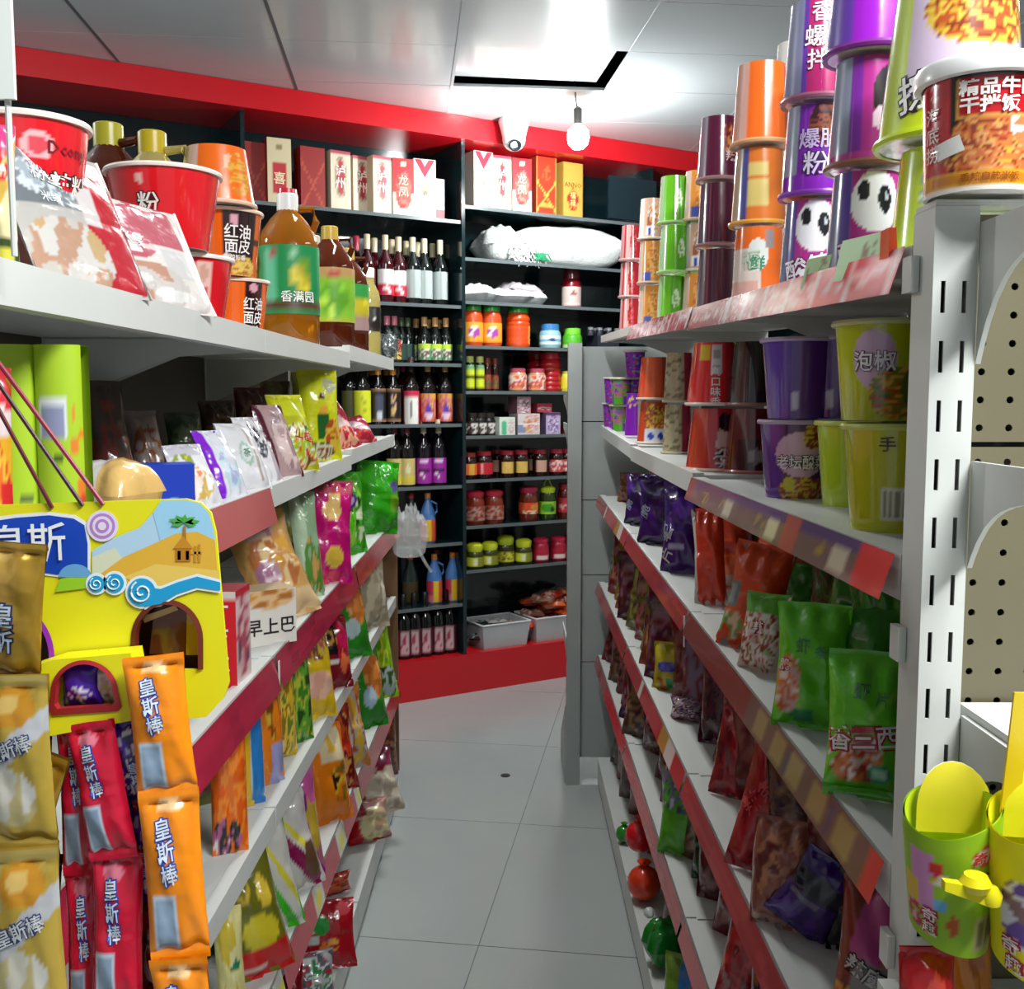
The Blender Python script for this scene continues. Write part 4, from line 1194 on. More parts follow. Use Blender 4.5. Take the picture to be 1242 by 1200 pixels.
def stack(px, x, kinds, what, where, turn=0., k=1, side='R', group='noodle cups on the right-hand top shelf', lev=None):
    z = 0.
    for i, kd in enumerate(kinds):
        r = random.Random(px * 7 + i)
        me = KIND[kd][2][0][1]
        hh = max(v.co.z for v in me.vertices) + .0045
        nm = what[i] if isinstance(what, (list, tuple)) else what
        lv = (lev or (LEV if len(kinds) == 3 else ['lower', 'upper']))[i]
        gput(kd, side, k, px + r.uniform(-1.2, 1.2), x, '%s, %s of %s' % (nm, lv, where), turn=turn + r.uniform(-10, 10), dz=z, group=group)
        z += hh


stack(1147, .405, ['cup_lime_low', 'cup_lime'], ['small lime-green noodle cup behind the beef bowl', 'wide lime-green noodle bucket with white lettering'], 'the stack nearest the white post', lev=['lower', 'upper'])
stack(1046, .385, ['cup_panda', 'cup_panda_side', 'cup_purple_top'], ['pink noodle cup with panda face', 'pink noodle cup with black and white print', 'violet noodle cup cut by the frame'], 'the second stack from the post', 12)
stack(984, .385, ['cup_panda', 'cup_violet', 'cup_magenta'], ['purple noodle cup with panda print', 'violet noodle cup with pale lettering', 'magenta noodle cup with white lettering'], 'the third stack from the post', 14)
stack(918, .385, ['cup_orange_white', 'cup_orange_text', 'cup_orange'], ['orange and white noodle cup', 'orange noodle cup with yellow text panel', 'plain orange noodle cup'], 'the tall orange stack', 18)
stack(957, .475, ['cup_red_small', 'cup_orange_white', 'cup_silver', 'cup_silver'], ['small red noodle cup', 'orange and white noodle cup', 'silvery noodle cup', 'silvery noodle cup'], 'the rear stack behind the orange one', 18, lev=['bottom', 'second', 'third', 'top'])
stack(1012, .475, ['cup_violet', 'cup_violet', 'cup_magenta'], ['violet noodle cup in shade', 'violet noodle cup in shade', 'magenta noodle cup in shade'], 'the rear stack behind the panda cups', 10)
stack(868, .385, ['cup_maroon_plain', 'cup_maroon_plain', 'cup_maroon'], 'dark maroon noodle cup', 'the maroon stack next to the orange one', 20)
stack(890, .47, ['cup_maroon', 'cup_maroon', 'cup_orange_text'], 'maroon and orange noodle cup', 'the rear stack behind the maroon one', 20)
stack(845, .44, ['cup_amber', 'cup_silver', 'cup_amber'], 'amber and silver noodle cup', 'the stack between maroon and green cups', 22)
stack(815, .385, ['cup_green', 'cup_green', 'cup_green'], 'bright green noodle cup', 'the green stack', 25)
stack(832, .455, ['cup_green', 'cup_green', 'cup_silver'], ['green noodle cup', 'green noodle cup', 'silvery noodle cup'], 'the rear stack behind the green cups', 25)
stack(789, .385, ['cup_amber', 'cup_amber', 'cup_silver'], 'amber noodle cup with blue mark', 'the amber stack beyond the green cups', 25)
stack(764, .385, ['cup_crimson', 'cup_crimson', 'cup_crimson'], 'crimson noodle cup', 'the last crimson stack, front', 25)
stack(773, .455, ['cup_crimson', 'cup_crimson', 'cup_crimson'], 'crimson noodle cup', 'the last crimson stack, behind', 25)

# price cards standing on the lip
for i, (px, col, w, hh, lab) in enumerate(((1040, 'b9d8a8', .066, .040, 'large pale green price card with brown spots under the panda cup'), (988, 'a8c88a', .044, .034, 'smaller green price card on the top right shelf lip'))):
    p = gz('R', 1, px, .3195)
    me = MB().grid(lambda u, v: Vector(((u - .5) * w, 0, v * hh - .012)), 14, 8, pr(col, ('n', .72, .6, .2, .3, [col, '8a7a5a', col], 14, i), ('r', .08, .3, .2, .7, '4a7a3a') if i else ('r', 0, 0, 0, 0, col)))
    me.grid(lambda u, v: Vector(((.5 - u) * w, .001, v * hh - .012)), 1, 1, C('d0d8c8'))
    o = ob('price_card', me.mesh('price_card', CARD), None, p, label=lab, category='price card')
    o.rotation_euler = (math.radians(-14), math.radians(0), math.radians(-72))
p = gz('R', 1, 1078, .318)
o = ob('corner_tag', MB().hexa([(-.004, -.012, -.014), (.004, -.012, -.014), (.004, .012, -.014), (-.004, .012, -.014), (-.004, -.010, .022), (.002, -.010, .022), (.002, .010, .022), (-.004, .010, .022)], C('e8562c')).mesh('corner_tag', PLAS), None, p,
       label='bright orange plastic tag on the top shelf corner by the post', category='tag')

# ---------------------------------------------------------------- second shelf: buckets
cup('bucket_lime', .052, .043, 0.104, pr('c0c81e', ('e', .42, .62, .075, .30, 'd9b4d8'), ('n', .50, .28, .10, .26, ['d8842a', 'e8b84a', '7a8a2a', 'c05a1e', '5a6a20'], 30, 5), ('e', .575, .34, .06, .22, '6a7a24'), ('r', .68, 0, 1, 1, '8aa41e')),
    texts=[('泡椒', .42, .60, .022, 'f4f0f4', dict(outline='5a3a60', ow=.05)), ('牛肉味', .60, .80, .010, '6a5a1e', dict(rot=-.9))], seg=108, rimc='d8d8a0', lid='e8e4c0')
cup('bucket_lime_side', .052, .043, 0.106, pr('a9c41e', ('r', .58, 0, .61, 1, 'd8c81e'), ('n', .62, .2, .03, .14, ['a84a1e', '7a3a1e'], 20, 2), ('r', .61, 0, 1, 1, '9cb424')), rimc='c8d468', lid='d8dca8')
cup('bucket_lime_code', .052, .043, 0.106, pr('c4c61a', ('r', .44, .12, .56, .42, 'e4e4d0'), ('s', .45, .16, .55, .40, '8a8a6a', 60, 1), ('r', .62, 0, 1, 1, '9cb424')), texts=[('手', .46, .84, .016, '4a3a1e')], seg=108, rimc='c8d468', lid='d8dca8')
cup('bucket_violet', .050, .041, 0.108, pr('5a2a92', ('r', 0, 0, .42, 1, '6a48b0'), ('r', .42, .12, .46, .34, 'd0c8e0'), ('r', .6, 0, 1, 1, '4a2080'), ('r', .46, .1, .6, .92, '5c2c86')), rimc='c0b0d0', lid='d8d0e0')
cup('bucket_sour', .050, .041, 0.106, pr('5a2060', ('r', 0, 0, .40, 1, '6a3a9c'), ('e', .50, .58, .13, .30, 'e0b4d0'), ('n', .56, .82, .06, .18, FOODY, 30, 2), ('n', .52, .12, .14, .16, FOODY, 30, 4), ('e', .44, .2, .03, .1, 'd8c82a')),
    texts=[('老坛酸菜', .50, .48, .021, 'f4f0f4', dict(outline='2a1040', ow=.06, squash=.82))], seg=108, rimc='c0a8c8', lid='d8d0e0')
cup('bucket_red', .056, .044, 0.113, pr('d8161e', ('r', .44, .5, .50, .95, 'd9d4d4'), ('s', .445, .6, .495, .94, 'a8a0a0', 40, 0), ('r', .36, .72, .43, .95, 'd8b41e'), ('r', .57, 0, 1, 1, '240c0e'), ('e', .62, .84, .03, .09, '7a6a6a'), ('r', .52, .0, .57, 1, 'b8141c')),
    seg=108, inverted=True, texts=[('九口味香', .47, .28, .018, 'f0e8e8', dict(vert=True))], rimc='e8dcd0', lid='f0f0f0')
cup('bucket_red_print', .056, .044, 0.113, pr('b8141e', ('r', .30, 0, .43, 1, 'c8402c'), ('e', .54, .42, .05, .34, 'd8b0a8'), ('e', .545, .78, .045, .15, '1e1012'), ('n', .54, .2, .06, .18, ['2a1a1c', 'd8ccc8', '8a2a2a'], 40, 3), ('r', .62, 0, 1, 1, '4a0c12')),
    seg=108, inverted=True, texts=[('冷', .54, .12, .02, 'f0e8e8')], rimc='e8c8b8')
cup('bucket_dark', .056, .045, 0.113, pr('5a0f16', ('r', .40, 0, .6, .5, '3a0a10'), ('e', .5, .25, .05, .12, '8a7a7a'), ('r', .56, .1, .62, .35, '8a8080')), inverted=True, rimc='a8605a')
cup('bucket_dark_flower', .054, .044, 0.112, pr('1c1012', ('n', .60, .6, .05, .3, ['d8843a', 'b03a4a', '1c1012'], 26, 3), ('r', .62, 0, .8, 1, 'a03a6a')), inverted=True, rimc='8a5a54')
cup('bucket_beige', .036, .030, 0.115, pr('c9bd9c', ('n', .5, .5, .3, .5, ['c9bd9c', 'c2b490', 'c9bd9c', '8a7a5a'], 16, 9), ('r', .56, 0, .75, 1, 'b0304c')), rimc='d8ccb4', inverted=True)
cup('bucket_coral', .047, .036, 0.113, pr('dd5a30', ('r', 0, 0, .4, 1, 'd84a28'), ('r', .60, 0, 1, 1, 'b83a1e')), inverted=True, rimc='f0dcc8')
cup('bucket_coral_print', .047, .036, 0.113, pr('c84a2c', ('n', .5, .55, .12, .4, FOODY, 26, 3), ('r', .40, .0, .62, .34, 'e0e0ea'), ('e', .46, .16, .03, .1, '2a48b0'), ('e', .56, .16, .03, .1, '2a48b0')), inverted=True, rimc='e8d8c8')
cup('small_mixed', .034, .028, .085, pr('7a3ab0', ('r', .36, 0, .56, 1, '5cb030'), ('n', .5, .6, .3, .3, ['7a3ab0', '5cb030', 'c86a8a', '9a5ac8'], 14, 4)), rimc='d8d0b0')
cup('small_violet', .034, .028, .085, pr('8a2ab8', ('n', .5, .5, .3, .4, ['8a2ab8', 'a83a8a', '6a30c0', '8a90a0'], 16, 5)), rimc='d8d0d0')
cup('tall_violet', .034, .028, .13, pr('8420b4', ('n', .46, .8, .1, .14, ['d8b04a', '8420b4', 'c8d0a0'], 26, 5), ('r', .56, 0, .9, 1, 'c8c0a8')), inverted=True, rimc='d8d0d0')
G2 = 'noodle buckets on the second right-hand shelf'
stack(1084, .395, ['bucket_lime_code'], ['yellow-green bucket showing its barcode'], 'the pile against the post', k=2, group=G2, lev=['lower front'], turn=10)
stack(1040, .445, ['bucket_lime_side'], ['yellow-green bucket showing its side'], 'the pile near the post', k=2, group=G2, lev=['lower rear'], turn=10)
p = gz('R', 2, 1066, .405)
put('bucket_lime', p + Vector((0, 0, .1115)), 'big yellow-green noodle bucket with lilac emblem, upper of the pile at the post', rz=-.05, group=G2)
stack(1120, .47, ['bucket_lime_side', 'bucket_lime_side'], 'yellow-green bucket behind the post', 'the pile hidden behind the post', k=2, group=G2)
stack(965, .40, ['bucket_sour', 'bucket_violet'], ['purple pickled-cabbage bucket with pink cloud', 'plain violet bucket showing its side'], 'the front purple pile', k=2, group=G2, turn=6)
stack(1012, .455, ['bucket_violet', 'bucket_violet'], 'violet bucket showing its side', 'the rear purple pile', k=2, group=G2, turn=6)
stack(868, .385, ['bucket_red_print', 'bucket_red'], ['red bucket printed with a figure', 'bright red bucket with white panel'], 'the red pile', k=2, group=G2, turn=6)
stack(914, .445, ['bucket_dark', 'bucket_dark_flower'], ['dark maroon bucket', 'black bucket with orange print'], 'the dark pile between red and purple', k=2, group=G2, turn=6)
stack(822, .40, ['bucket_beige', 'bucket_beige'], 'narrow beige cup', 'the beige pile', k=2, group=G2, turn=15)
stack(792, .395, ['bucket_coral_print', 'bucket_coral'], ['printed coral bucket with blue marks', 'plain coral-red bucket'], 'the coral pile', k=2, group=G2, turn=10)
stack(772, .375, ['tall_violet'], ['tall violet cup with beige side'], 'the far cups', k=2, group=G2, lev=['front'], turn=10)
stack(752, .362, ['small_mixed', 'small_mixed'], 'small green and violet cup', 'the far small pile, left', k=2, group=G2, turn=15)
stack(768, .405, ['small_violet', 'small_violet', 'small_violet'], 'small violet cup', 'the far small pile, right', k=2, group=G2, turn=15)
stack(743, .355, ['small_violet', 'small_violet'], 'small violet cup', 'the far small pile by the grey end unit', k=2, group=G2, turn=15)

# ---------------------------------------------------------------- third shelf: green, orange and purple bags
GREENF = pr('5fc024', ('n', .36, .30, .34, .20, ['c8582a', 'e0c8b8', 'd87a3a', 'b03a24', 'e8e0d8'], 13, 3), ('g', .6, .50, .56, '7fd03a'), ('r', .06, .44, .86, .56, '6cc830'), ('e', .66, .18, .14, .07, '2c9a6a'), ('e', .66, .18, .10, .045, 'a8d8b8'))
tg = [('香三西', .46, .42, .17, 'e8e4e4', dict(outline='b01e3c', ow=.08, rot=.12)), ('虾', .42, .72, .12, '4a7f5a'), ('片', .68, .68, .10, '4a8f5a')]
gbag('R', 3, .348, (996, 1102, 800), GREENF, 'green snack bag with white and red lettering, nearest the post', turn=22, lean=14, t=.075, texts=tg, group='green snack bags on the third right shelf', crimp=.07, nv=30, nu=22)
GREENF2 = pr('62c426', ('n', .2, .34, .20, .24, ['c8582a', 'd8a8a0', 'd87a3a', 'e8e0d8'], 13, 5), ('e', .42, .10, .16, .06, '2c8a5a'))
gbag('R', 3, .352, (934, 1026, 738), GREENF2, 'green snack bag with red food print, second from the post', turn=24, lean=12, t=.08, texts=[('虾', .40, .66, .13, '4a8a5a'), ('条', .66, .62, .11, '4a9a5a'), ('脆', .14, .5, .10, 'e8e4e4', dict(outline='a82a3a', ow=.07))], group='green snack bags on the third right shelf', nv=30, nu=22)
gbag('R', 3, .352, (894, 948, 722), pr('cdb9b0', ('n', .5, .4, .5, .4, ['c8482a', 'd8b8b0', 'e8e0d8', '9a3a2a', 'b8c88a'], 12, 7), ('r', 0, .75, 1, 1, '5fae34')), 'green-topped bag with red and white picture, third from the post', turn=40, lean=12, t=.07, texts=[('辣', .5, .55, .16, 'f0e8e8', dict(outline='a01e2c', ow=.07))], group='green snack bags on the third right shelf')
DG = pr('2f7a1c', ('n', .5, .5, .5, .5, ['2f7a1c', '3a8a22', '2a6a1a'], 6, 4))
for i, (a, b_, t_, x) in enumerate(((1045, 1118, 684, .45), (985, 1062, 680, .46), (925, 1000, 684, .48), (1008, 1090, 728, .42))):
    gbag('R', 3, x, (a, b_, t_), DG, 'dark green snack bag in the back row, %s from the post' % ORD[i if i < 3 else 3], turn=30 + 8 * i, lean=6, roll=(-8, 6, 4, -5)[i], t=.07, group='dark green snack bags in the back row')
OR = lambda s: pr('d8421c', ('n', .5, .35, .4, .3, ['d8421c', 'e8622a', 'b83018'], 6, s), ('r', .1, .05, .9, .2, 'c8b0a0'))
gbag('R', 3, .358, (866, 938, 662), pr('dd4a1c', ('r', .02, .36, .26, .62, '6a7a78'), ('r', .06, .40, .2, .58, '8a9a98'), ('n', .2, .2, .26, .14, ['d8c0a0', '6a9a4a', 'd8421c'], 10, 2)), 'orange-red snack bag with grey panel beside the green ones', turn=32, lean=14, roll=8, t=.06, group='orange-red snack bags on the third right shelf')
gbag('R', 3, .37, (842, 882, 618), pr('cf3a1a', ('r', .0, .0, .14, 1, '3a1a14'), ('e', .04, .5, .12, .5, 'c8c0b8')), 'narrow orange-red bag with black edge', turn=28, lean=10, roll=-6, t=.05, group='orange-red snack bags on the third right shelf')
gbag('R', 3, .45, (892, 962, 640), OR(5), 'red-orange bag slumped behind the grey-panelled one', turn=30, lean=4, roll=14, t=.06, group='orange-red snack bags on the third right shelf')
gbag('R', 3, .44, (868, 908, 620), OR(6), 'red bag standing behind the orange-red ones', turn=30, lean=4, roll=-4, t=.06, group='orange-red snack bags on the third right shelf')
PU = lambda s: pr('3c1466', ('r', 0, .0, 1, .12, '1c0a30'), ('n', .4, .55, .4, .3, ['3c1466', '4a1a7c', '2c0e50'], 6, s))
gbag('R', 3, .365, (800, 852, 586), pr('3a1268', ('e', .55, .72, .3, .1, '5a2aa0'), ('r', .2, .26, .62, .32, 'a098b8')), 'dark purple snack bag nearest the orange ones', turn=24, lean=8, t=.06, texts=[('Lays'[:0] or '薯', .12, .45, .2, 'a8a8b0', dict(rot=1.2)), ('片', .16, .2, .16, 'c8c8c8', dict(rot=1.2))], group='dark purple snack bags')
gbag('R', 3, .37, (772, 824, 582), PU(3), 'dark purple snack bag, middle of three', turn=34, lean=8, t=.05, texts=[('脆', .2, .5, .2, '9a9ab0', dict(rot=1.2))], group='dark purple snack bags')
gbag('R', 3, .37, (756, 798, 576), PU(4), 'dark purple snack bag, farthest of three', turn=40, lean=8, t=.05, texts=[('脆', .2, .4, .2, '9a9ab0', dict(rot=1.2))], group='dark purple snack bags')
gbag('R', 3, .395, (748, 772, 574), pr('7a4a2c', ('n', .5, .5, .5, .5, ['7a4a2c', 'a0522c', '5a3a4a', '8a6a4a'], 9, 4)), 'brown snack bag beyond the purple ones', turn=40, lean=12, t=.05)
gbag('R', 3, .385, (734, 758, 560), pr('6a5a52', ('r', .5, 0, 1, 1, '4a7a74'), ('n', .3, .5, .3, .4, ['8a5048', '6a5a52', 'a8887a'], 8, 2)), 'teal-backed brown pack leaning by the far end unit', turn=40, lean=16, t=.03)

# ---------------------------------------------------------------- fourth shelf
gbag('R', 4, .352, (876, 958, 880), pr('9c1420', ('n', .4, .3, .3, .25, ['9c1420', 'b02028', '7a0e18'], 7, 3)), 'deep red snack bag below the grey price tags', turn=26, lean=12, roll=10, t=.06, texts=[('辣条', .3, .5, .14, 'c84a4a', dict(rot=.9))], group='red snack bags on the fourth right shelf')
gbag('R', 4, .365, (858, 898, 862), pr('a81624', ('n', .3, .4, .3, .4, ['a81624', '6a1018', '8a1420'], 8, 5)), 'second deep red snack bag, farther along', turn=34, lean=10, roll=6, t=.05, group='red snack bags on the fourth right shelf')
gbag('R', 4, .45, (930, 1030, 930), pr('4a0f18', ('n', .5, .5, .5, .5, ['4a0f18', '5a141e', '3a0c14'], 6, 2)), 'dark wine-red bag at the back of the fourth shelf', turn=24, lean=4, t=.07)
gbag('R', 4, .348, (908, 988, 1003), pr('8a4a3a', ('n', .5, .55, .42, .36, ['a05a3a', '8a4a3a', 'b87a54', '6a2a2a'], 7, 3), ('r', 0, 0, 1, .1, 'b89a90')), 'round-topped brown pouch on the fourth right shelf', turn=30, lean=12, t=.05, name='snack_pouch', pinch=-.04)
gbag('R', 4, .355, (918, 1000, 1010), pr('36126a', ('r', 0, .55, 1, .8, '160c2a'), ('r', .1, .46, .62, .53, '6a6078'), ('n', .4, .2, .4, .2, ['36126a', '4a1c8a'], 6, 2)), 'purple and black pouch leaning out over the lip', turn=24, lean=-12, roll=30, t=.035, dz=.012, name='snack_pouch')
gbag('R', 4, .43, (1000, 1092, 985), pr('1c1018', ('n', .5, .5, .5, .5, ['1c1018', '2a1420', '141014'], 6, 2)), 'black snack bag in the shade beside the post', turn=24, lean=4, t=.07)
gbag('R', 4, .375, (1000, 1104, 1086), pr('8a3a2c', ('e', .5, .62, .34, .30, 'c04a8a'), ('n', .3, .22, .4, .22, ['c8702a', 'a84a20', 'd8943a', '7a2a1c'], 8, 3), ('n', .8, .5, .24, .4, ['b8502a', '8a3020', 'c8702a'], 8, 6), ('r', .2, .34, .76, .56, '8a8080')), 'orange snack bag with pink star near the post', turn=22, lean=12, roll=4, t=.07, texts=[('辣魔芋', .48, .46, .13, 'c8c4c0', dict(outline='2a1a1c', ow=.07, rot=-.35))])
gbag('R', 4, .365, (790, 830, 782), pr('b8a81c', ('e', .5, .5, .3, .12, '3a3aa0'), ('n', .5, .5, .26, .10, ['3a3aa0', '5a5ac0'], 12, 2), ('r', .5, .0, 1, .26, '2c8a4a'), ('n', .2, .1, .3, .16, ['a8502a', 'b8a81c'], 9, 2)), 'yellow snack bag with blue flower print', turn=26, lean=12, t=.05)
gbag('R', 4, .40, (826, 862, 770), pr('12501a', ('n', .5, .5, .5, .5, ['12501a', '1c6a24', '0c3a14'], 6, 5)), 'dark green bag next to the yellow flower one', turn=30, lean=8, t=.05)
gbag('R', 4, .415, (846, 906, 780), pr('3a0c20', ('n', .5, .4, .5, .4, ['3a0c20', '54122e', '2a0a18', '6a2440'], 8, 5)), 'dark plum bag below the middle price strip', turn=28, lean=6, t=.06)
gbag('R', 4, .37, (812, 852, 862), pr('8a6a7a', ('n', .5, .5, .5, .5, ['8a6a7a', '4a2a6a', 'b89aa8', '5a2030', 'c0b0b4'], 9, 3)), 'clear and plum crinkled bag on the fourth right shelf', turn=30, lean=10, t=.05, m=FILM)
# ---------------------------------------------------------------- fifth shelf and base deck
gbag('R', 5, .35, (796, 852, 945), pr('55a824', ('r', 0, .7, 1, 1, '8a8a94'), ('n', .5, .75, .5, .2, ['c8c8cc', '5a6a80', '55a824', '3a4a5a'], 10, 2)), 'green and silver snack bag on the fifth right shelf', turn=28, lean=12, t=.05)
gbag('R', 5, .39, (838, 880, 985), pr('12301a', ('n', .5, .5, .5, .5, ['12301a', '0e2014', '1c4a24'], 6, 2)), 'dark green bag behind the green and silver one', turn=28, lean=6, t=.05)
gbag('R', 5, .35, (862, 922, 1072), pr('a0141e', ('n', .4, .5, .4, .4, ['a0141e', 'c02a2c', '7a1018', '9a6a6a'], 7, 2)), 'red snack bag on the fifth right shelf', turn=28, lean=12, roll=8, t=.05)
gbag('R', 5, .38, (902, 980, 1118), pr('6a1a18', ('n', .5, .5, .5, .5, ['6a1a18', '8a4a30', '3a1014', 'a08a80'], 7, 4)), 'brown and red bag near the lower frame edge', turn=26, lean=8, t=.06)


def fill_row(side, k, y0, y1, step, x, hh, cols, where, group, seed, turn=48, ww=.15, lean=7):
    """a row of soft bags standing shoulder to shoulder; three bag shapes per row, each bag an object of its own"""
    n = int((y1 - y0) / step)
    f = (RT if side == 'R' else LT)[k]
    for i in range(n):
        r = random.Random(seed * 100 + i)
        y = y0 + (i + .5) * step
        nm, c1, c2 = cols[i % len(cols)]
        kd = 'fill_%d_%s' % (seed, nm.replace(' ', '_'))
        if kd not in KIND:
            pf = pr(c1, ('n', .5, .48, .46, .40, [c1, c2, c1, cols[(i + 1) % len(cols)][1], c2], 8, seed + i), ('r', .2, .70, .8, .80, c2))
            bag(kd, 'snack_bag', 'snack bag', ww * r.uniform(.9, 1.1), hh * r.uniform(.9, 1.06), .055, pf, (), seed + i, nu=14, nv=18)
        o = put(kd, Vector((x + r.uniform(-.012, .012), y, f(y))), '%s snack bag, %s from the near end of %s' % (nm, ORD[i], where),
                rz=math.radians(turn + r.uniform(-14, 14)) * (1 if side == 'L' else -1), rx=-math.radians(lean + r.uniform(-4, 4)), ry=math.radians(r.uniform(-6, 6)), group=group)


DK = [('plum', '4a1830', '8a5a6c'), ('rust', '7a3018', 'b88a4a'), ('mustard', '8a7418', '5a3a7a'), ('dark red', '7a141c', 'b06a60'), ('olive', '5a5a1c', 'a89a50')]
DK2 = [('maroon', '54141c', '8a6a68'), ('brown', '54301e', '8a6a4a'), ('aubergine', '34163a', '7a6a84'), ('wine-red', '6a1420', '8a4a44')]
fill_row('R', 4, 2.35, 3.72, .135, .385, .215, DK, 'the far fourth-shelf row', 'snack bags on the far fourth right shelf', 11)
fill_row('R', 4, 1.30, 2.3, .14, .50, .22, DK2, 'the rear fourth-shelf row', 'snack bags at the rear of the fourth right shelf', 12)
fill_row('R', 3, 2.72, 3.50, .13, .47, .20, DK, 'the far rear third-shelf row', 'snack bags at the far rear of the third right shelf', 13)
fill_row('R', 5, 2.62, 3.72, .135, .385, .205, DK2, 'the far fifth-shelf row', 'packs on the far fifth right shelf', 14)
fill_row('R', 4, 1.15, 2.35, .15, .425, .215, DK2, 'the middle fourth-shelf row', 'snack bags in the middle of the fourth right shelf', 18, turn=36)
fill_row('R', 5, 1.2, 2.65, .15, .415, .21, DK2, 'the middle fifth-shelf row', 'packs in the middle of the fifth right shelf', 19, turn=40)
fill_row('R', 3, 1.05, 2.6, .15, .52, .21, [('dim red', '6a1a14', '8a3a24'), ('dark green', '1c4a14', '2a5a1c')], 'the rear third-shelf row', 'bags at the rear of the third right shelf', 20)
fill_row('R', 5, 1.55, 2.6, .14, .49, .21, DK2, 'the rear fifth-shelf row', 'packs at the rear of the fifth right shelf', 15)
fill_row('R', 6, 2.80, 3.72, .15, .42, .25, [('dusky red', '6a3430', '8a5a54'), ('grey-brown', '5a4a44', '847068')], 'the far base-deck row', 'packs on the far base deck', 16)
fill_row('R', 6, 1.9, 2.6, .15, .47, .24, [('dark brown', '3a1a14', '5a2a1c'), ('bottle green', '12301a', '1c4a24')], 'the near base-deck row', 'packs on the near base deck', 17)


def ball_pack(k, cols):
    b = MB()
    for (cx, cy, cz, rr), c in cols:
        prof = [(0.0008, -rr)] + [(rr * math.sin(a), -rr * math.cos(a)) for a in [math.pi * i / 8 for i in range(1, 8)]] + [(rr * .2, rr * 1.02), (rr * .42, rr * 1.28), (rr * .1, rr * 1.2)]
        m0 = MB().lathe(prof, 16, C(c))
        m0.xf(Matrix.Translation((cx, cy, cz)))
        b.v, b.f, b.c = b.v + m0.v, b.f + [tuple(q + len(b.v) for q in f) for f in m0.f], b.c + m0.c
    KIND[k] = ('wrapped_candy_ball', 'candy', [('wrapper', b.mesh('wrapper', FILM, 70))])


ball_pack('ball_red', [((0, 0, .043, .043), 'd01822')])
ball_pack('ball_orange', [((0, 0, .046, .046), 'd83c1c')])
ball_pack('ball_green', [((0, 0, .026, .026), '2a8a1e')])
pD = gz('R', 6, 786, .345)
KIND['green_pack'] = ('wrapped_pack', 'candy', [('wrapper', pillow(.085, .12, .11, lambda u, v: C('0f7a1e') if vnoise(u * 6, v * 8, 3) > .35 else C('0a4a14'), 8, nu=18, nv=16, wr=.25, m=FILM, name='wrapper'))])
ties = MB()
for i, (y0, z0) in enumerate(((-.03, .095), (.0, .06), (.03, .03))):
    ties.lathe([(.004, 0), (.012, .012), (.014, .024), (.006, .032)], 10, C('c8ccc8'), 0, 0)
for v in range(0):
    pass
tm = MB()
for i, (y0, z0) in enumerate(((-.035, .10), (.0, .07), (-.02, .035))):
    q = MB().lathe([(.002, 0), (.011, .010), (.013, .022), (.005, .030)], 10, C('c8ccc8'))
    q.xf(Matrix.Translation((-.035, y0, z0)) @ Matrix.Rotation(math.radians(-80), 4, 'Y'))
    b0 = len(tm.v)
    tm.v += q.v
    tm.f += [tuple(j + b0 for j in f) for f in q.f]
    tm.c += q.c
KIND['green_pack'][2].append(('twist_end', tm.mesh('twist_end', FILM), 'white twisted ends'))
gput('green_pack', 'R', 6, 812, .372, 'dark green wrapped pack with white twisted ends on the base deck', turn=80)
gput('ball_red', 'R', 6, 776, .352, 'shiny red wrapped candy ball on top of the orange one', dz=.092, group='wrapped candy balls on the base deck')
gput('ball_orange', 'R', 6, 781, .352, 'orange-red wrapped candy ball in front of the green pack', group='wrapped candy balls on the base deck')
gput('ball_green', 'R', 6, 757, .338, 'small green wrapped candy ball at the base deck edge', group='wrapped candy balls on the base deck')
gbag('R', 6, .36, (800, 862, 1168), pr('6a8a2a', ('r', .35, .5, .6, 1, '3a7ac0'), ('r', .6, .5, 1, 1, 'a84a4a'), ('n', .5, .3, .5, .3, ['6a8a2a', 'c8c8a0', '3a5a1e'], 8, 3)), 'green and blue packet at the bottom frame edge', turn=30, lean=8, t=.05)
gbag('R', 6, .43, (800, 870, 1040), pr('4a1210', ('n', .5, .5, .5, .5, ['4a1210', '5a2018', '2a0c0c'], 6, 3)), 'dark red-brown pack behind the candy balls', turn=50, lean=4, t=.06)
gbag('R', 6, .40, (726, 748, 890), pr('5a3a36', ('n', .5, .5, .5, .5, ['5a3a36', '7a4a44', '4a2a2a'], 8, 3)), 'dusky red pack at the far end of the base deck', turn=40, lean=6, t=.05)

# ---------------------------------------------------------------- left gondola, top shelf
def bowl(kind, rt, rb, h, front, texts=(), rimc='f2e4dc', lid='f0ece6', inverted=False):
    cup(kind, rt, rb, h, front, lid=lid, texts=texts, name='noodle_bowl', rimc=rimc, inverted=inverted, seg=90)


RED = 'd8141f'
bowl('bowl_red', .079, .060, .108, pr(RED, ('e', .44, .82, .012, .06, 'e8b0a8'), ('r', .525, .06, .555, .30, 'e0c8c4'), ('s', .527, .08, .553, .28, 'a87a7a', 120, 1)), texts=[('粉', .462, .52, .030, 'e8e0dc', dict(outline='3a1418', ow=.07))])
bowl('bowl_red_window', .076, .060, .100, pr('cf1822', ('r', .55, .1, .60, .92, 'e0b4ac'), ('e', .575, .75, .018, .12, 'c89a88'), ('r', .558, .12, .592, .36, '9a5a4a'), ('r', .558, .40, .592, .55, 'c84a50')))
bowl('bowl_red_logo', .062, .052, .088, pr('d81624', ('e', .53, .66, .045, .16, 'eab0b4'), ('e', .53, .66, .03, .10, 'd84a58')), texts=[('老酸辣粉', .56, .24, .026, 'f0e6e0', dict(outline='3a1418', ow=.06)), ('Dcony', .62, .66, .018, '7a1a28')])
bowl('bowl_brown', .060, .050, .085, pr('7a2a18', ('n', .5, .5, .5, .5, ['7a2a18', '8a3420', '6a2414'], 5, 3)), rimc='a85a4a')
ORG = 'e86414'
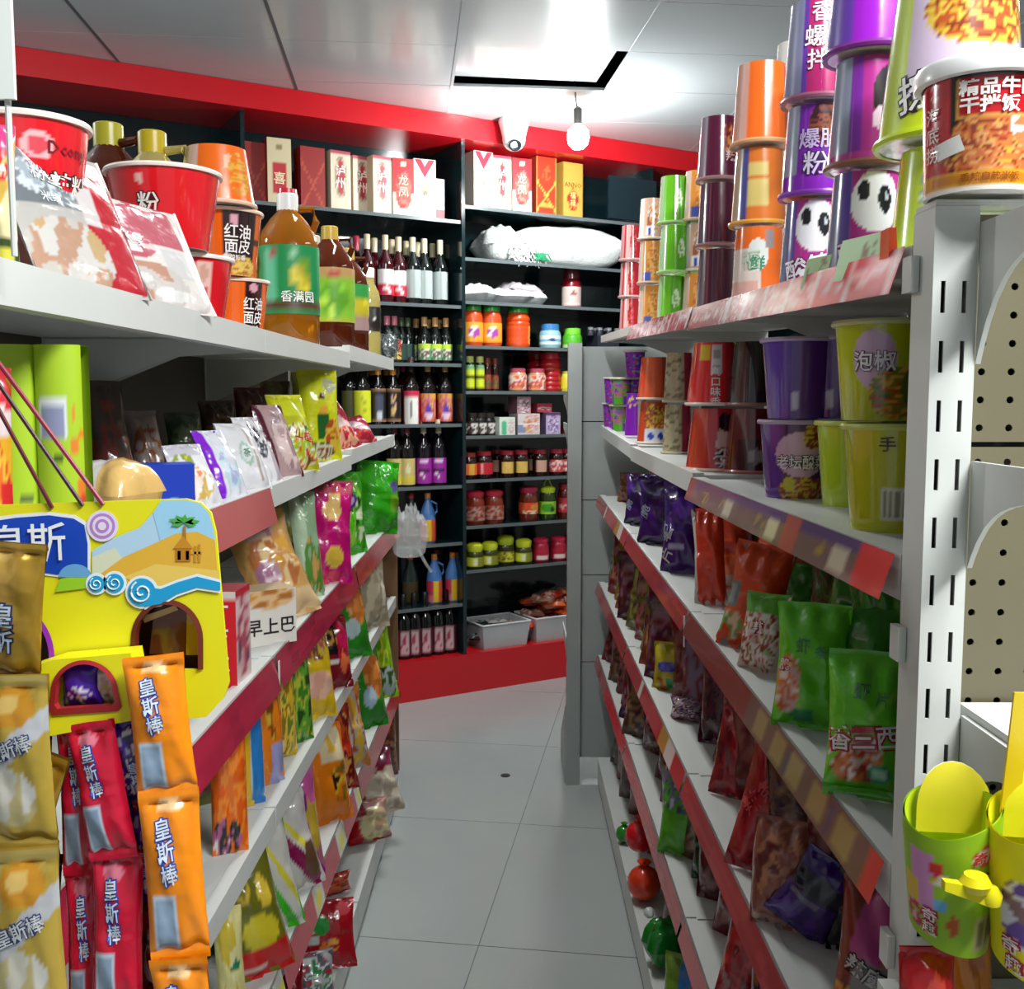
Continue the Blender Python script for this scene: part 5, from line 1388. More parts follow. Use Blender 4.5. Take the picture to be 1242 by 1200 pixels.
blk = ('r', .505, .22, .62, 1, '2a1418')
bowl('bowl_orange_black', .067, .054, .112, pr(ORG, ('r', .50, .16, .66, 1, '2a1418'), ('e', .545, .84, .02, .09, 'd8a0b0'), ('n', .60, .12, .07, .18, ['d8a03a', 'e0c060', 'b8702a'], 40, 2), ('e', .512, .24, .016, .10, 'e8dcd8'), ('r', .66, .5, .70, .58, '2a1418')),
     texts=[('红油', .565, .66, .026, 'f4f0ec', dict(squash=.95)), ('面皮', .565, .44, .026, 'f4f0ec', dict(squash=.95)), ('酸辣香', .565, .27, .010, 'f4f0ec')], rimc='f0d4c0')
bowl('bowl_orange_low', .064, .053, .100, pr(ORG, ('r', .56, .04, .66, .98, '2a1418'), ('e', .605, .86, .02, .09, 'd8a0b0'), ('r', .44, .58, .47, .66, '5a2a14'), ('e', .44, .2, .012, .05, 'f0d0b8')),
     texts=[('红油', .61, .58, .024, 'f4f0ec', dict(squash=.9)), ('面皮', .61, .34, .024, 'f4f0ec', dict(squash=.9)), ('酸辣香', .61, .16, .009, 'f4f0ec')], rimc='f0d4c0')
bowl('bowl_orange_plain', .064, .050, .096, pr('ee6a12', ('r', .0, 0, .40, 1, 'd8b8a8'), ('e', .565, .70, .03, .14, 'e8b08a'), ('n', .62, .5, .06, .4, ['ee6a12', 'e0a83a', 'd8842a'], 20, 4)), rimc='f0c8b0', inverted=True)
bowl('bowl_orange_side', .062, .052, .10, pr('e05a1a', ('r', .5, .3, .53, .38, '4a2014'), ('n', .6, .5, .08, .4, ['e05a1a', 'd8843a', 'c04a14'], 20, 4)), rimc='d88a5a')
GB2 = 'noodle bowls on the left-hand top shelf'
gput('bowl_brown', 'L', 1, 40, -.515, 'brown-red noodle bowl under the red one at the left frame edge', turn=30, group=GB2)
gput('bowl_red_logo', 'L', 1, 40, -.515, 'red noodle bowl with oval badge behind the leaning pouch', turn=24, dz=.0895, group=GB2)
gput('bowl_red_window', 'L', 1, 222, -.505, 'red noodle bowl with picture window, lower of the red pair', turn=16, group=GB2)
gput('bowl_red', 'L', 1, 204, -.505, 'red noodle bowl with barcode, upper of the red pair', turn=14, dz=.1045, group=GB2)
gput('bowl_orange_low', 'L', 1, 283, -.51, 'orange noodle bowl with black label, bottom of the orange pile', turn=14, group=GB2)
gput('bowl_orange_black', 'L', 1, 274, -.515, 'orange noodle bowl with tall black label, middle of the orange pile', turn=16, dz=.1045, group=GB2)
gput('bowl_orange_plain', 'L', 1, 268, -.515, 'plain orange noodle bowl upside down on top of the orange pile', turn=14, dz=.221, group=GB2)
for i, (px, dz) in enumerate(((300, 0), (301, .1045))):
    gput('bowl_orange_side', 'L', 1, px, -.60, 'orange noodle bowl in the pile next to the oil, %s' % ['bottom', 'second'][i], turn=20, dz=dz, group=GB2)
# shrink-wrapped flat pouches leaning back against the bowls
WHITEP = lambda s: pr('b0aca8', ('r', 0, .52, .70, 1, '6c7278'), ('n', .34, .72, .28, .14, ['7c8288', 'c4ccd4', '9aa4ac'], 16, s), ('r', .56, .02, 1, .95, 'b01e2c'), ('r', .56, .44, .72, .72, 'c8c0c0'), ('n', .34, .22, .36, .24, ['b8b2aa', 'b08a74', 'c4c0bc', 'b89a70'], 7, s), ('e', .86, .9, .12, .06, 'e0d4cc'))


def lean_pouch(px0, px1, pyt, x, label, seed, front, lean=24, turn=72, texts=()):
    p = gz('L', 1, (px0 + px1) / 2, x)
    ya, yb = Yat(px0, x, p.z), Yat(px1, x, p.z)
    w = (yb - ya) / math.sin(math.radians(turn))
    h = (PY((px0 + px1) / 2 - 40, pyt, p.y).z - p.z) / math.cos(math.radians(lean))
    kd = 'pouch%d' % seed
    bag(kd, 'flat_pouch', 'pouch', w, h, .018, front, [(t[0], t[1], t[2], t[3] * h) + tuple(t[4:]) for t in texts], seed, crimp=.03, pinch=.0, nu=44, nv=60)
    for s in (-1, 1):
        e = MB().tube([(s * w / 2, 0, 0), (s * w / 2, .001, h * .5), (s * w / 2, 0, h)], .0022, C('ece8e8'), 6)
        KIND[kd][2].append(('seal_edge', e.mesh('seal_edge', FILM), 'white sealed edge'))
    put(kd, p, label, rz=math.radians(turn), rx=-math.radians(lean), group='flat pouches leaning on the left top shelf')


lean_pouch(86, 158, 172, -.430, 'silver-grey flat pouch leaning against the red bowl', 501, WHITEP(3), texts=[('粉丝', .34, .74, .12, 'd8dce0', dict(rot=-.2)), ('米线', .30, .58, .08, 'd8dce0')])
lean_pouch(176, 236, 240, -.430, 'pink-topped flat pouch leaning in front of the red bowls', 502, pr('d8d0cc', ('r', 0, .6, .9, 1, 'b85a68'), ('n', .3, .56, .26, .14, ['d8c0c0', 'b85a68', 'e8e0e0'], 14, 5), ('r', .6, .3, .86, .56, 'c8c4c4'), ('n', .4, .2, .36, .2, ['d8d6d4', 'c4bcb8', 'b88a74'], 6, 4)), texts=[('米线', .34, .60, .14, 'e8dcdc', dict(rot=-.25))])
gbag('L', 1, -.455, (-30, 25, 148), pr('ddd0a0', ('r', 0, .58, 1, 1, 'd0202c'), ('r', 0, .82, 1, 1, 'd83a7a'), ('g', .6, .36, .60, 'cda44a'), ('r', 0, 0, 1, .22, '3a4a24'), ('r', .3, .08, .9, .16, 'd0c84a'), ('n', .8, .66, .2, .06, ['d0202c', 'e8c8a8'], 20, 2)), 'tan and red pack cut by the left frame edge', turn=20, lean=4, t=.05, name='noodle_pack', cat='pack')
# white card of a higher unit cut by the top left corner
# cooking oil
JUG = [(.060, 0), (.066, .008), (.067, .10), (.064, .115), (.067, .130), (.067, .225), (.060, .255), (.040, .285), (.024, .302), (.022, .310)]


def jug(k, sc, m, label, texts=(), cap='e8e6e4', capring=None, lv=(.24, .72)):
    prof = [(r * sc, z * sc) for r, z in JUG]
    bottle(k, prof, 'e8b050', (.0235 * sc, .302 * sc, .342 * sc, cap), label, lv, name='oil_bottle', seg=28, texts=texts, m=m)
    KIND[k][2].append(('grip', MB().tube([(.050 * sc, .01, .255 * sc), (.062 * sc, .01, .285 * sc), (.055 * sc, .01, .312 * sc), (.024 * sc, .005, .31 * sc)], .008 * sc, C('d8c8b0'), 8).mesh('grip', m)))
    if capring:
        KIND[k][2].append(('cap_ring', MB().lathe([(.0215 * sc, .341 * sc), (.0205 * sc, .352 * sc), (.0, .353 * sc)], 20, C(capring)).mesh('cap_ring', PLAS), None))


jug('oil_big', 1.0, OIL, pr('128a4c', ('r', 0, .07, 1, .13, '5a2a20'), ('r', .36, .16, .455, .95, '62b890'), ('e', .475 - .06, .86, .018, .05, 'b04a5a'), ('e', .53, .92, .02, .06, '8ac89a'), ('n', .585, .58, .055, .25, ['d8c82a', 'b8a81e', 'e8d83a', '6a9a2a'], 34, 4)),
    texts=[('香满园', .56, .25, .026, 'f0f0ec', dict(outline='1a3a2a', ow=.05))], capring='c82a3a')
jug('oil_second', .92, OIL, pr('3a7a3a', ('r', .4, .7, .6, 1, 'b04a3a'), ('n', .55, .45, .08, .2, ['3a7a3a', 'd8b83a', '1a4a2a'], 20, 3)), cap='d8c8a8')
jug('oil_dark', .96, DARKOIL, pr('7ab028', ('r', 0, .80, 1, 1, 'b08a54'), ('r', .50, .80, .56, .96, 'b0202c'), ('n', .52, .4, .1, .3, ['8ac83a', '5a9a1e', 'b8d84a'], 22, 5), ('r', 0, 0, 1, .12, 'a8a83a')), cap='b8963a')
jug('oil_dark_yellow', .90, DARKOIL, pr('c8b82a', ('r', 0, .7, 1, 1, '2a8a3a'), ('r', 0, .0, 1, .26, '9a7a78'), ('n', .5, .45, .3, .2, ['d8c82a', 'b8a81e'], 14, 2)), cap='b89a3a')
jug('oil_goldcap', .86, PALEOIL, pr('4a7a4a', ('r', 0, .7, 1, 1, 'a84a50'), ('r', 0, .5, 1, .6, 'c8b83a')), cap='b8a01e')
jug('oil_goldcap_dark', .95, DARKOIL, pr('3a4a24', ('r', 0, .6, 1, 1, '8a8a2a')), cap='a8a02a')
bottle('oil_slim', [(.030, 0), (.033, .006), (.033, .075), (.031, .082), (.033, .09), (.033, .16), (.028, .185), (.017, .205), (.016, .225)], 'd8cc8a', (.017, .222, .25, 'e0d8d0'), pr('1c1414', ('r', .545, .5, .60, .98, 'd8d8d4'), ('r', .555, .58, .59, .9, '5a5a5a')), (.32, .62), name='oil_bottle', m=PALEOIL)
GO = 'cooking oil bottles on the left-hand top shelf'
gput('oil_big', 'L', 1, 352, -.50, 'large amber oil bottle with green label and red-ringed cap', turn=8, group=GO)
gput('oil_second', 'L', 1, 381, -.55, 'amber oil bottle half behind the green-labelled one', turn=14, group=GO)
gput('oil_dark', 'L', 1, 402, -.49, 'dark oil bottle with bright green label', turn=12, group=GO)
gput('oil_dark_yellow', 'L', 1, 423, -.485, 'dark oil bottle with green and yellow label', turn=12, group=GO)
gput('oil_slim', 'L', 1, 448, -.455, 'slim pale oil bottle with black label at the shelf end', turn=10, group=GO, sc=1.12)
gput('oil_goldcap', 'L', 1, 192, -.62, 'oil bottle with gold cap rising behind the red bowls', turn=-20, group=GO, dz=0.0, sc=1.18)
gput('oil_goldcap_dark', 'L', 1, 140, -.72, 'dark oil bottle with gold cap in the shade at the back', turn=-30, group=GO, sc=1.16)
gput('oil_goldcap_dark', 'L', 1, 255, -.70, 'dark oil bottle hidden behind the orange bowls', turn=10, group=GO)
# tinsel bunch at the end of the shelf
tn = MB()
rn = random.Random(12)
for i in range(240):
    a, b_ = rn.uniform(0, 6.28), rn.uniform(-1, 1)
    r0 = .040 * rn.uniform(.6, 1.25)
    q = (math.cos(a) * r0 * (1 - b_ * b_) ** .5, math.sin(a) * r0 * (1 - b_ * b_) ** .5, .052 + b_ * .052)
    c0 = rn.choice(['c8ccd0', '8a9094', 'e4e8ea', '6a7074'])
    v = Vector((rn.uniform(-1, 1), rn.uniform(-1, 1), rn.uniform(-1, 1))).normalized() * .016
    q = Vector(q)
    q.z = max(q.z, .004)
    tn.add([q, q + v, q + v + Vector((.003, 0, .002)), q + Vector((.003, 0, .002))], [(0, 1, 2, 3)], C(c0))
tn.lathe([(.004, .006), (.028, .03), (.034, .055), (.026, .085), (.004, .104)], 12, C('9aa0a4'))
KIND['tinsel'] = ('tinsel_bunch', 'tinsel', [('strands', tn.mesh('strands', mat('silver_tinsel', None, .2, metal=.8)))])
gput('tinsel', 'L', 1, 472, -.41 - .035, 'crumpled silver tinsel bunch at the far end of the top shelf')

# ---------------------------------------------------------------- second shelf
TB = pr('a8c828', ('r', 0, .62, .3, 1, 'a8c828'), ('n', .95, .4, .1, .4, ['d8a83a', 'c8702a', 'a8c828'], 12, 3), ('e', .4, .0, .25, .1, 'd8e060'))
def tube_pack(kind):
    """carton of two upright tubes side by side under one printed sleeve"""
    b = MB()
    w, d, h = .088, .055, .205
    def S(u, v):
        x = (u - .5) * w
        q = abs(math.sin(math.pi * 2 * u)) ** .55
        return Vector((x, -d / 2 * (.55 + .45 * q), v * h))
    b.grid(S, 40, 26, pr('a6c62a', ('n', .97, .45, .08, .35, ['c8a03a', 'd87a2a', 'a6c62a'], 9, 2), ('e', .36, .02, .22, .08, 'd8e47a'), ('r', .56, .55, .86, .74, 'd8dce0'), ('s', .59, .57, .84, .72, '8a90b0', 40, 1), ('e', .76, .45, .05, .025, '3a5a24'), ('e', .40, .26, .07, .025, '5a6a3a'), ('r', .97, 0, 1, .3, 'c8402a')))
    b.grid(lambda u, v: Vector((S(1 - u, v).x, -S(1 - u, v).y, v * h)), 20, 4, C('a6c62a'))
    b.grid(lambda u, v: Vector((S(u, 1).x, S(u, 1).y * (1 - 2 * v), h)), 40, 2, C('b4d038'))
    KIND[kind] = ('tube_pack', 'pack', [('carton', b.mesh('carton', CARD))])
tube_pack('tubes')
gput('tubes', 'L', 2, 56, -.468, 'lime-green twin tube pack with barcode, standing behind the red cords', turn=8)
gbag('L', 2, -.45, (-40, 22, 446), pr('d8a02a', ('n', .5, .35, .5, .35, ['d8702a', 'e0b03a', 'c8402a', 'e8c85a'], 6, 4), ('r', 0, .8, 1, 1, 'c8303a'), ('e', .8, .74, .24, .08, 'd8c8c8'), ('r', .8, .2, 1, .45, 'c82a2a')), 'orange and red pack beside the lime tubes at the frame edge', turn=14, lean=2, t=.04, name='snack_pack', cat='pack')
# bread roll in film lying down
BREAD = mat('wrapped_bread', None, .35, bump=.15, bscale=60, coat=.5)
bl = pillow(.084, .085, .078, lambda u, v: C('c8c4c4') if .12 < u < .56 else (C('d8b06a') if vnoise(u * 8, v * 8, 3) > .3 else C('c89a54')), 31, nu=30, nv=18, wr=.06, sag=.05, m=BREAD, name='loaf')
lb = MB().text('面包', lambda x, y, l: Vector((x, -.0435 - l, y)), -.012, .05, .018, C('5a4a4a'))
KIND['bread'] = ('bread_roll', 'bread', [('loaf', bl)])
gput('bread', 'L', 2, 140, -.468, 'round bread roll with white paper band next to the lime tubes', turn=-16, dz=.004)
gbag('L', 2, -.455, (108, 186, 584), pr('d8c0a8', ('n', .5, .5, .5, .5, ['d8c0a8', 'c8a07a', 'e0d0c8', 'a85a6a'], 7, 5)), 'flat beige pack lying under the bread roll', turn=30, lean=60, t=.03, name='bread_pack', cat='pack')
box('bluepack', 'snack_carton', 'box', .098, .06, .068, pr('1238b0', ('e', .28, .62, .2, .24, '5a9ad8'), ('e', .28, .62, .11, .12, '1238b0'), ('n', .6, .24, .3, .14, ['5aa0e0', '1238b0', '7ab4e8'], 9, 4), ('r', .7, .0, .98, .08, '2a58c8')), '0e2c94', '1840b8')
gput('bluepack', 'L', 2, 188, -.47, 'bright blue carton with pale blue lettering beside the bread', turn=22)
WH = lambda s, *o: pr('d4d2d6', *o)
GW = 'thin packets leaning in a row on the second left shelf'
def lp(px, pyt, x, front, label, turn, lean, seed, wpx, texts=(), t=.025, dz=0.0):
    gbag('L', 2, x, (px - wpx / 2, px + wpx / 2, pyt), front, label, turn=turn, lean=lean, t=t, name='leaning_packet', cat='packet', group=GW, texts=texts, seed=seed, crimp=.03, pinch=.02, dz=dz)


lp(250, 540, -.425, WH(1, ('n', .4, .36, .4, .26, ['d8845a', 'e8d8cc', 'c8a85a', 'f0ecec'], 6, 3), ('r', 0, .8, 1, 1, 'b8b4c0'), ('n', .3, .72, .24, .12, ['c8b84a', '8a9a3a', 'd4d2d6'], 8, 5)), 'white packet with orange fruit print, nearest of the leaning packets', 62, 26, 601, 46)
lp(284, 522, -.425, pr('d0d0da', ('r', 0, 0, .22, 1, '7a1ec0'), ('n', .6, .4, .3, .3, ['d0d0da', 'b8d0d8', 'a0a8c8'], 7, 3)), 'white packet with a purple edge', 64, 26, 602, 36)
lp(312, 513, -.425, WH(3, ('e', .42, .5, .2, .16, '9ab8a8'), ('e', .42, .5, .13, .10, 'd4d2d6'), ('r', .66, .1, .74, .9, 'a89a94')), 'white packet with grey-green emblem', 64, 26, 603, 38, texts=[('茶', .42, .5, .12, '5a8a74')])
lp(330, 506, -.43, WH(3, ('n', .4, .62, .3, .26, ['d4d2d6', '3a3a44', 'a8a8b0'], 18, 7), ('r', .7, 0, 1, 1, 'b0a4ac')), 'white packet with black lettering', 66, 26, 604, 30)
lp(352, 492, -.425, pr('a88a8c', ('r', 0, 0, .2, 1, '4a0c24'), ('n', .6, .5, .34, .4, ['a88a8c', 'c8b0ae', '94787c'], 5, 3)), 'dusty pink packet with dark maroon edge', 62, 24, 605, 36, t=.03)
gbag('L', 2, -.43, (345, 388, 478), pr('b0b01c', ('r', 0, .68, 1, 1, 'c8cc22'), ('n', .5, .30, .5, .28, ['2a5a1e', 'c8402a', 'd8d0a0', 'b0b01c', '8ac02a', 'e8e0d8'], 12, 6)), 'yellow snack bag with green and red print, leaning', turn=48, lean=20, t=.05, texts=[('山楂', .55, .42, .13, 'b02a2a', dict(rot=-.3))], group='yellow snack bags on the second left shelf')
gbag('L', 2, -.445, (368, 416, 449), pr('c4c818', ('r', .32, .22, .62, .50, '1e5a24'), ('e', .46, .56, .10, .06, 'd8a03a'), ('e', .44, .70, .08, .03, '4a1a14'), ('n', .7, .25, .2, .22, ['c8702a', 'd8b03a', 'a84a24'], 12, 3), ('n', .4, .1, .4, .1, ['2a5a1e', 'c8c0a0', '7a3a1c'], 12, 2), ('e', .72, .82, .2, .08, 'a8a880')), 'tall yellow snack bag with green panel', turn=40, lean=8, t=.05, group='yellow snack bags on the second left shelf')
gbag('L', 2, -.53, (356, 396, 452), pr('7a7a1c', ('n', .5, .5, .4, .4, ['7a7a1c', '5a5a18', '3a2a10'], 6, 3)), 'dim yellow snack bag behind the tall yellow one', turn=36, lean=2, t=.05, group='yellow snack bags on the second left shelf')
gbag('L', 2, -.43, (408, 440, 486), pr('a82038', ('g', -.5, .30, .62, 'd8b8b8'), ('n', .5, .2, .5, .2, ['c84a34', 'd89a7a', 'a82038'], 9, 3)), 'red and white snack bag slumped near the shelf end', turn=50, lean=30, roll=-14, t=.05, group='red snack bags on the second left shelf')
gbag('L', 2, -.425, (428, 458, 506), pr('9c1e34', ('g', -.6, .35, .65, 'd0b0b4'), ('n', .5, .2, .5, .2, ['b83a34', 'a82038'], 9, 3)), 'red and white snack bag at the far end of the second shelf', turn=52, lean=34, roll=-10, t=.05, group='red snack bags on the second left shelf')
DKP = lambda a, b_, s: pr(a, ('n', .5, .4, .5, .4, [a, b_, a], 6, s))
gbag('L', 2, -.62, (118, 172, 462), DKP('4a3a34', '7a3028', 3), 'dark pack with red patch leaning at the back of the shelf', turn=40, lean=24, t=.03, name='leaning_packet', cat='packet')
gbag('L', 2, -.60, (168, 208, 498), DKP('8a7a74', '7a4020', 5), 'pale pack with brown picture leaning at the back', turn=40, lean=24, t=.03, name='leaning_packet', cat='packet')
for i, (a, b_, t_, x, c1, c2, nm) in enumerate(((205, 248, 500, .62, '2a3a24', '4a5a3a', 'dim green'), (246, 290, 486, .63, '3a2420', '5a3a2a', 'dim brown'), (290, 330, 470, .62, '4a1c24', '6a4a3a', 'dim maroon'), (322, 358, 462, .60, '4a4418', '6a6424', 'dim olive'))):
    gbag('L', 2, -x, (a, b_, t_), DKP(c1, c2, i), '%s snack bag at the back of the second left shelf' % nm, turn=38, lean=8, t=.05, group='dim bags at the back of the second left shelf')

# ---------------------------------------------------------------- third shelf
box('redcarton', 'snack_carton', 'box', .06, .075, .150, pr('cf1424', ('r', .0, .92, 1, 1, 'd8c8c0')), 'c8909a', 'a84a50', texts=[('甘', .5, .78, .040, 'ece4e0'), ('吉', .5, .52, .040, 'ece4e0'), ('木', .5, .26, .040, 'ece4e0')], rightp=pr('d0b8b8', ('n', .5, .5, .5, .4, ['d0b8b8', 'a84a5a', 'c89aa0', '5a3a54'], 9, 4), ('r', 0, .9, 1, 1, 'b02030')))
gput('redcarton', 'L', 3, 274, -.45, 'red carton with white lettering, its side facing the aisle', turn=-2)
box('breadbox', 'bread_carton', 'box', .10, .07, .10, pr('d8d4cc', ('n', .5, .85, .5, .2, ['c88a3a', 'd8b080', 'a86a2a'], 7, 3)), 'c8bca8', 'b8a080', texts=[('早上巴', .5, .34, .032, '2a2024')])
gput('breadbox', 'L', 3, 319, -.455, 'white bread carton with black lettering beside the red one', turn=38)
gbag('L', 3, -.44, (318, 392, 628), pr('c89a5a', ('n', .5, .55, .4, .3, ['d8a03a', 'c88a4a', 'e0c08a', 'b06a3a'], 6, 3), ('r', 0, .0, 1, .24, 'd8b88a'), ('n', .3, .42, .2, .12, ['b88a9a', 'd8c0c8', 'a0708a'], 9, 3), ('n', .4, .84, .3, .12, ['b89a8a', 'a06a7a'], 9, 4)), 'bag of sliced bread lying against the magenta bag', turn=42, lean=26, roll=-10, t=.09, name='bread_bag', cat='bread')
gbag('L', 3, -.50, (338, 384, 600), pr('6a8a2a', ('n', .5, .5, .5, .5, ['6a8a2a', '3a2a3a', 'a8a83a', '8aa07a'], 6, 3)), 'green and dark snack bag behind the bread bag', turn=40, lean=10, t=.05)
gbag('L', 3, -.44, (362, 394, 598), pr('8aa884', ('r', 0, 0, .4, 1, 'b0c8a8'), ('n', .6, .3, .4, .3, ['8aa884', '5a8a3a', 'c89a5a'], 7, 3)), 'pale green narrow snack bag next to the magenta one', turn=44, lean=8, t=.04)
# dotted magenta bag
gbag('L', 3, -.43, (372, 428, 584), pr('b8106a', ('e', .52, .82, .14, .07, 'd8b06a'), ('e', .46, .70, .22, .10, 'd8b06a'), ('e', .52, .27, .22, .10, 'd8b04a'), ('e', .52, .27, .17, .075, 'c8a83a'), ('n', .4, .06, .4, .08, ['d84a5a', 'c8305a'], 8, 3), ('r', 0, .88, 1, 1, 'b04a5a')), 'magenta snack bag with big yellow dots', turn=30, lean=8, roll=4, t=.065, nu=24, nv=34)
gbag('L', 3, -.44, (412, 446, 574), pr('3a9a18', ('n', .5, .5, .4, .4, ['3a9a18', '58b824', '8ac04a', '2a6a14'], 7, 3), ('e', .4, .66, .24, .10, '4a2a7a'), ('e', .4, .66, .14, .05, 'b8a8d0'), ('n', .7, .4, .2, .3, ['1a3a14', '3a9a18', 'c8d8b0'], 10, 3)), 'green snack bag with violet eye-like mark', turn=38, lean=8, t=.06)
gbag('L', 3, -.435, (430, 482, 560), pr('2fa014', ('n', .5, .5, .5, .5, ['2fa014', '2a9412', '36a818'], 4, 3), ('e', .8, .66, .10, .08, '5a4a8a'), ('r', .7, .3, 1, .55, '6a9a1a')), 'plump bright green snack bag near the far end', turn=34, lean=6, roll=6, t=.10, pinch=-.02)

# ---------------------------------------------------------------- fourth shelf
def lane(k, px, x, w, h, front, label, turn, lean, name='snack_pack', t=.03, group=None, texts=(), seed=1):
    p = gz('L', k, px, x)
    kd = 'lane%d_%d' % (k, px)
    bag(kd, name, 'pack', w, h, t, front, [(q[0], q[1], q[2], q[3] * h) + tuple(q[4:]) for q in texts], seed, pinch=.02, crimp=.04)
    put(kd, p, label, rz=math.radians(turn), rx=-math.radians(lean), group=group)


GL4 = 'narrow packs standing on the fourth left shelf'
lane(4, 280, -.44, .055, .24, pr('dd6a1c', ('n', .5, .5, .5, .5, ['dd6a1c', 'e8842a', 'd85a14'], 9, 3), ('n', .4, .12, .4, .14, ['d8d0cc', 'a85a8a', '2a2a2a', 'dd6a1c'], 9, 3)), 'tall orange pack standing under the red price strip', 20, 4, group=GL4)
lane(4, 297, -.465, .035, .235, pr('d8b02a', ('r', 0, 0, .4, 1, 'a8702a')), 'narrow yellow pack behind the tall orange one', 40, 4, group=GL4, t=.02)
lane(4, 310, -.45, .040, .215, pr('2a7ac0', ('r', .0, 0, .3, 1, 'a8b8c0')), 'narrow blue pack next to the yellow one', 44, 4, group=GL4, t=.02)
lane(4, 328, -.445, .060, .225, pr('dd7a1a', ('r', .5, 0, 1, .35, '9a9ac8'), ('n', .6, .7, .3, .3, ['dd7a1a', '8a4a1a', 'c8a83a'], 7, 3)), 'orange pack with lilac corner next to the blue one', 44, 4, group=GL4)
lane(4, 346, -.45, .055, .215, pr('c8a82a', ('n', .5, .5, .5, .5, ['c8a82a', '8a6a1c', 'd8b84a', '6a7a2a'], 7, 3)), 'mustard pack beside the green striped one', 44, 4, group=GL4)
lane(4, 362, -.44, .075, .22, pr('3a7a24', ('r', .0, .2, .3, .9, 'a8a84a'), ('n', .6, .5, .4, .5, ['3a7a24', 'b0b03a', '5a9a34', '2a4a1c'], 8, 3)), 'green and yellow pack before the pink-faced bag', 44, 6, group=GL4)
gbag('L', 4, -.43, (362, 410, 762), pr('d8b41c', ('n', .5, .35, .4, .14, ['d8a08a', 'e0b09a'], 4, 3), ('r', 0, .72, 1, 1, 'a8702a'), ('n', .5, .8, .4, .2, ['a87a2a', '6a3a2a', 'c8a83a', 'a84a4a'], 8, 3)), 'yellow snack bag with pink picture', turn=42, lean=14, t=.06)
gbag('L', 4, -.43, (384, 430, 752), pr('7a1420', ('r', .1, .5, .55, .95, '1c1216'), ('e', .34, .72, .16, .10, 'b88a3a'), ('e', .34, .72, .08, .05, '1c1216'), ('n', .74, .55, .22, .36, ['c81a5a', 'a81a2a', 'd86a3a'], 6, 3), ('r', .2, .36, .5, .42, 'd8d0d0')), 'black, red and magenta snack bag', turn=42, lean=14, t=.06)
gbag('L', 4, -.435, (402, 452, 704), pr('2a8a24', ('n', .66, .66, .3, .26, ['d8843a', 'c86a2a', 'e0a05a'], 7, 3), ('e', .46, .36, .2, .12, 'b0c8c8')), 'green snack bag with orange picture on the fourth left shelf', turn=42, lean=16, t=.07)
gbag('L', 4, -.43, (428, 474, 668), pr('b0a488', ('n', .5, .5, .5, .5, ['b0a488', 'c8bca0', '9a9078', 'd0c8b4'], 5, 3)), 'clear beige bag at the far end of the fourth shelf', turn=40, lean=12, t=.08)

# ---------------------------------------------------------------- fifth shelf
gbag('L', 5, -.435, (268, 304, 1112), pr('d4cc8a', ('n', .4, .2, .3, .3, ['e0dcb8', 'd4cc8a', 'c8a84a'], 6, 3), ('e', .6, .55, .2, .05, '2a7a5a'), ('n', .4, .75, .3, .2, ['d8d0a0', 'c8b03a'], 5, 3)), 'pale yellow bag with small green mark at the lower left', turn=34, lean=10, t=.05)
gbag('L', 5, -.425, (288, 360, 1030), pr('6a6a1c', ('r', 0, 0, 1, .24, 'c81a1c'), ('e', .5, .36, .34, .12, 'c8b82a'), ('e', .34, .74, .14, .16, 'c8a83a'), ('e', .34, .74, .09, .11, '7a7a24'), ('e', .7, .62, .12, .12, 'd8b83a'), ('r', .1, .08, .5, .12, 'e0d0c8')), 'olive and red snack bag with yellow shapes', turn=36, lean=14, roll=-8, t=.07, nu=24, nv=30)
gbag('L', 5, -.425, (322, 372, 985), pr('ccccc4', ('g', -.8, .1, .30, '3ab01c'), ('g', -.8, .5, .62, 'd8cc3a'), ('e', .2, .82, .2, .12, '8a8a2a')), 'white snack bag with green and yellow swirls', turn=40, lean=14, roll=-6, t=.06)
gbag('L', 5, -.425, (340, 396, 968), pr('ccc8c4', ('g', -.8, .22, .48, '8a1250'), ('g', -.8, .56, .68, 'd8cc3a'), ('e', .8, .3, .2, .2, '6a4a34')), 'white snack bag with plum and yellow swirls', turn=40, lean=14, roll=-8, t=.06)
gbag('L', 5, -.425, (354, 396, 928), pr('8a1a8a', ('r', .6, 0, 1, 1, 'b86a8a'), ('e', .74, .5, .2, .3, 'c8a83a'), ('n', .8, .8, .3, .2, ['c85a9a', 'b86a8a'], 6, 3)), 'purple and pink snack bag', turn=40, lean=14, t=.05)
gbag('L', 5, -.425, (376, 430, 888), pr('e07a14', ('r', .3, .62, .9, .95, 'd8c8a0'), ('n', .75, .38, .24, .24, ['2a2014', 'd8b83a', 'e07a14', '8a6a1c'], 9, 3), ('n', .5, .8, .3, .1, ['e0b03a', 'd8c8a0'], 7, 3)), 'orange snack bag with black and yellow print', turn=42, lean=16, t=.06)
gbag('L', 5, -.43, (398, 436, 862), pr('a82a1c', ('n', .5, .5, .5, .5, ['a82a1c', 'c8502a', '6a1a14', 'd8a04a'], 7, 3)), 'dark red snack bag with orange print', turn=42, lean=14, t=.05)
gbag('L', 5, -.43, (406, 450, 836), pr('c8803a', ('n', .5, .5, .5, .5, ['c8803a', 'd8b03a', 'b0a49c', 'a8502a', 'c8c8c0'], 7, 4)), 'orange and silver crinkled snack bag', turn=42, lean=14, t=.06)
gbag('L', 5, -.43, (428, 472, 782), pr('2a8a24', ('n', .66, .60, .3, .26, ['d8843a', 'c86a2a', 'e0a05a'], 7, 3), ('e', .46, .36, .2, .12, 'b0c8d8'), ('s', .2, .72, .6, .9, 'b0c0d0', 18, 0)), 'green snack bag with orange picture on the fifth left shelf', turn=42, lean=14, t=.06)
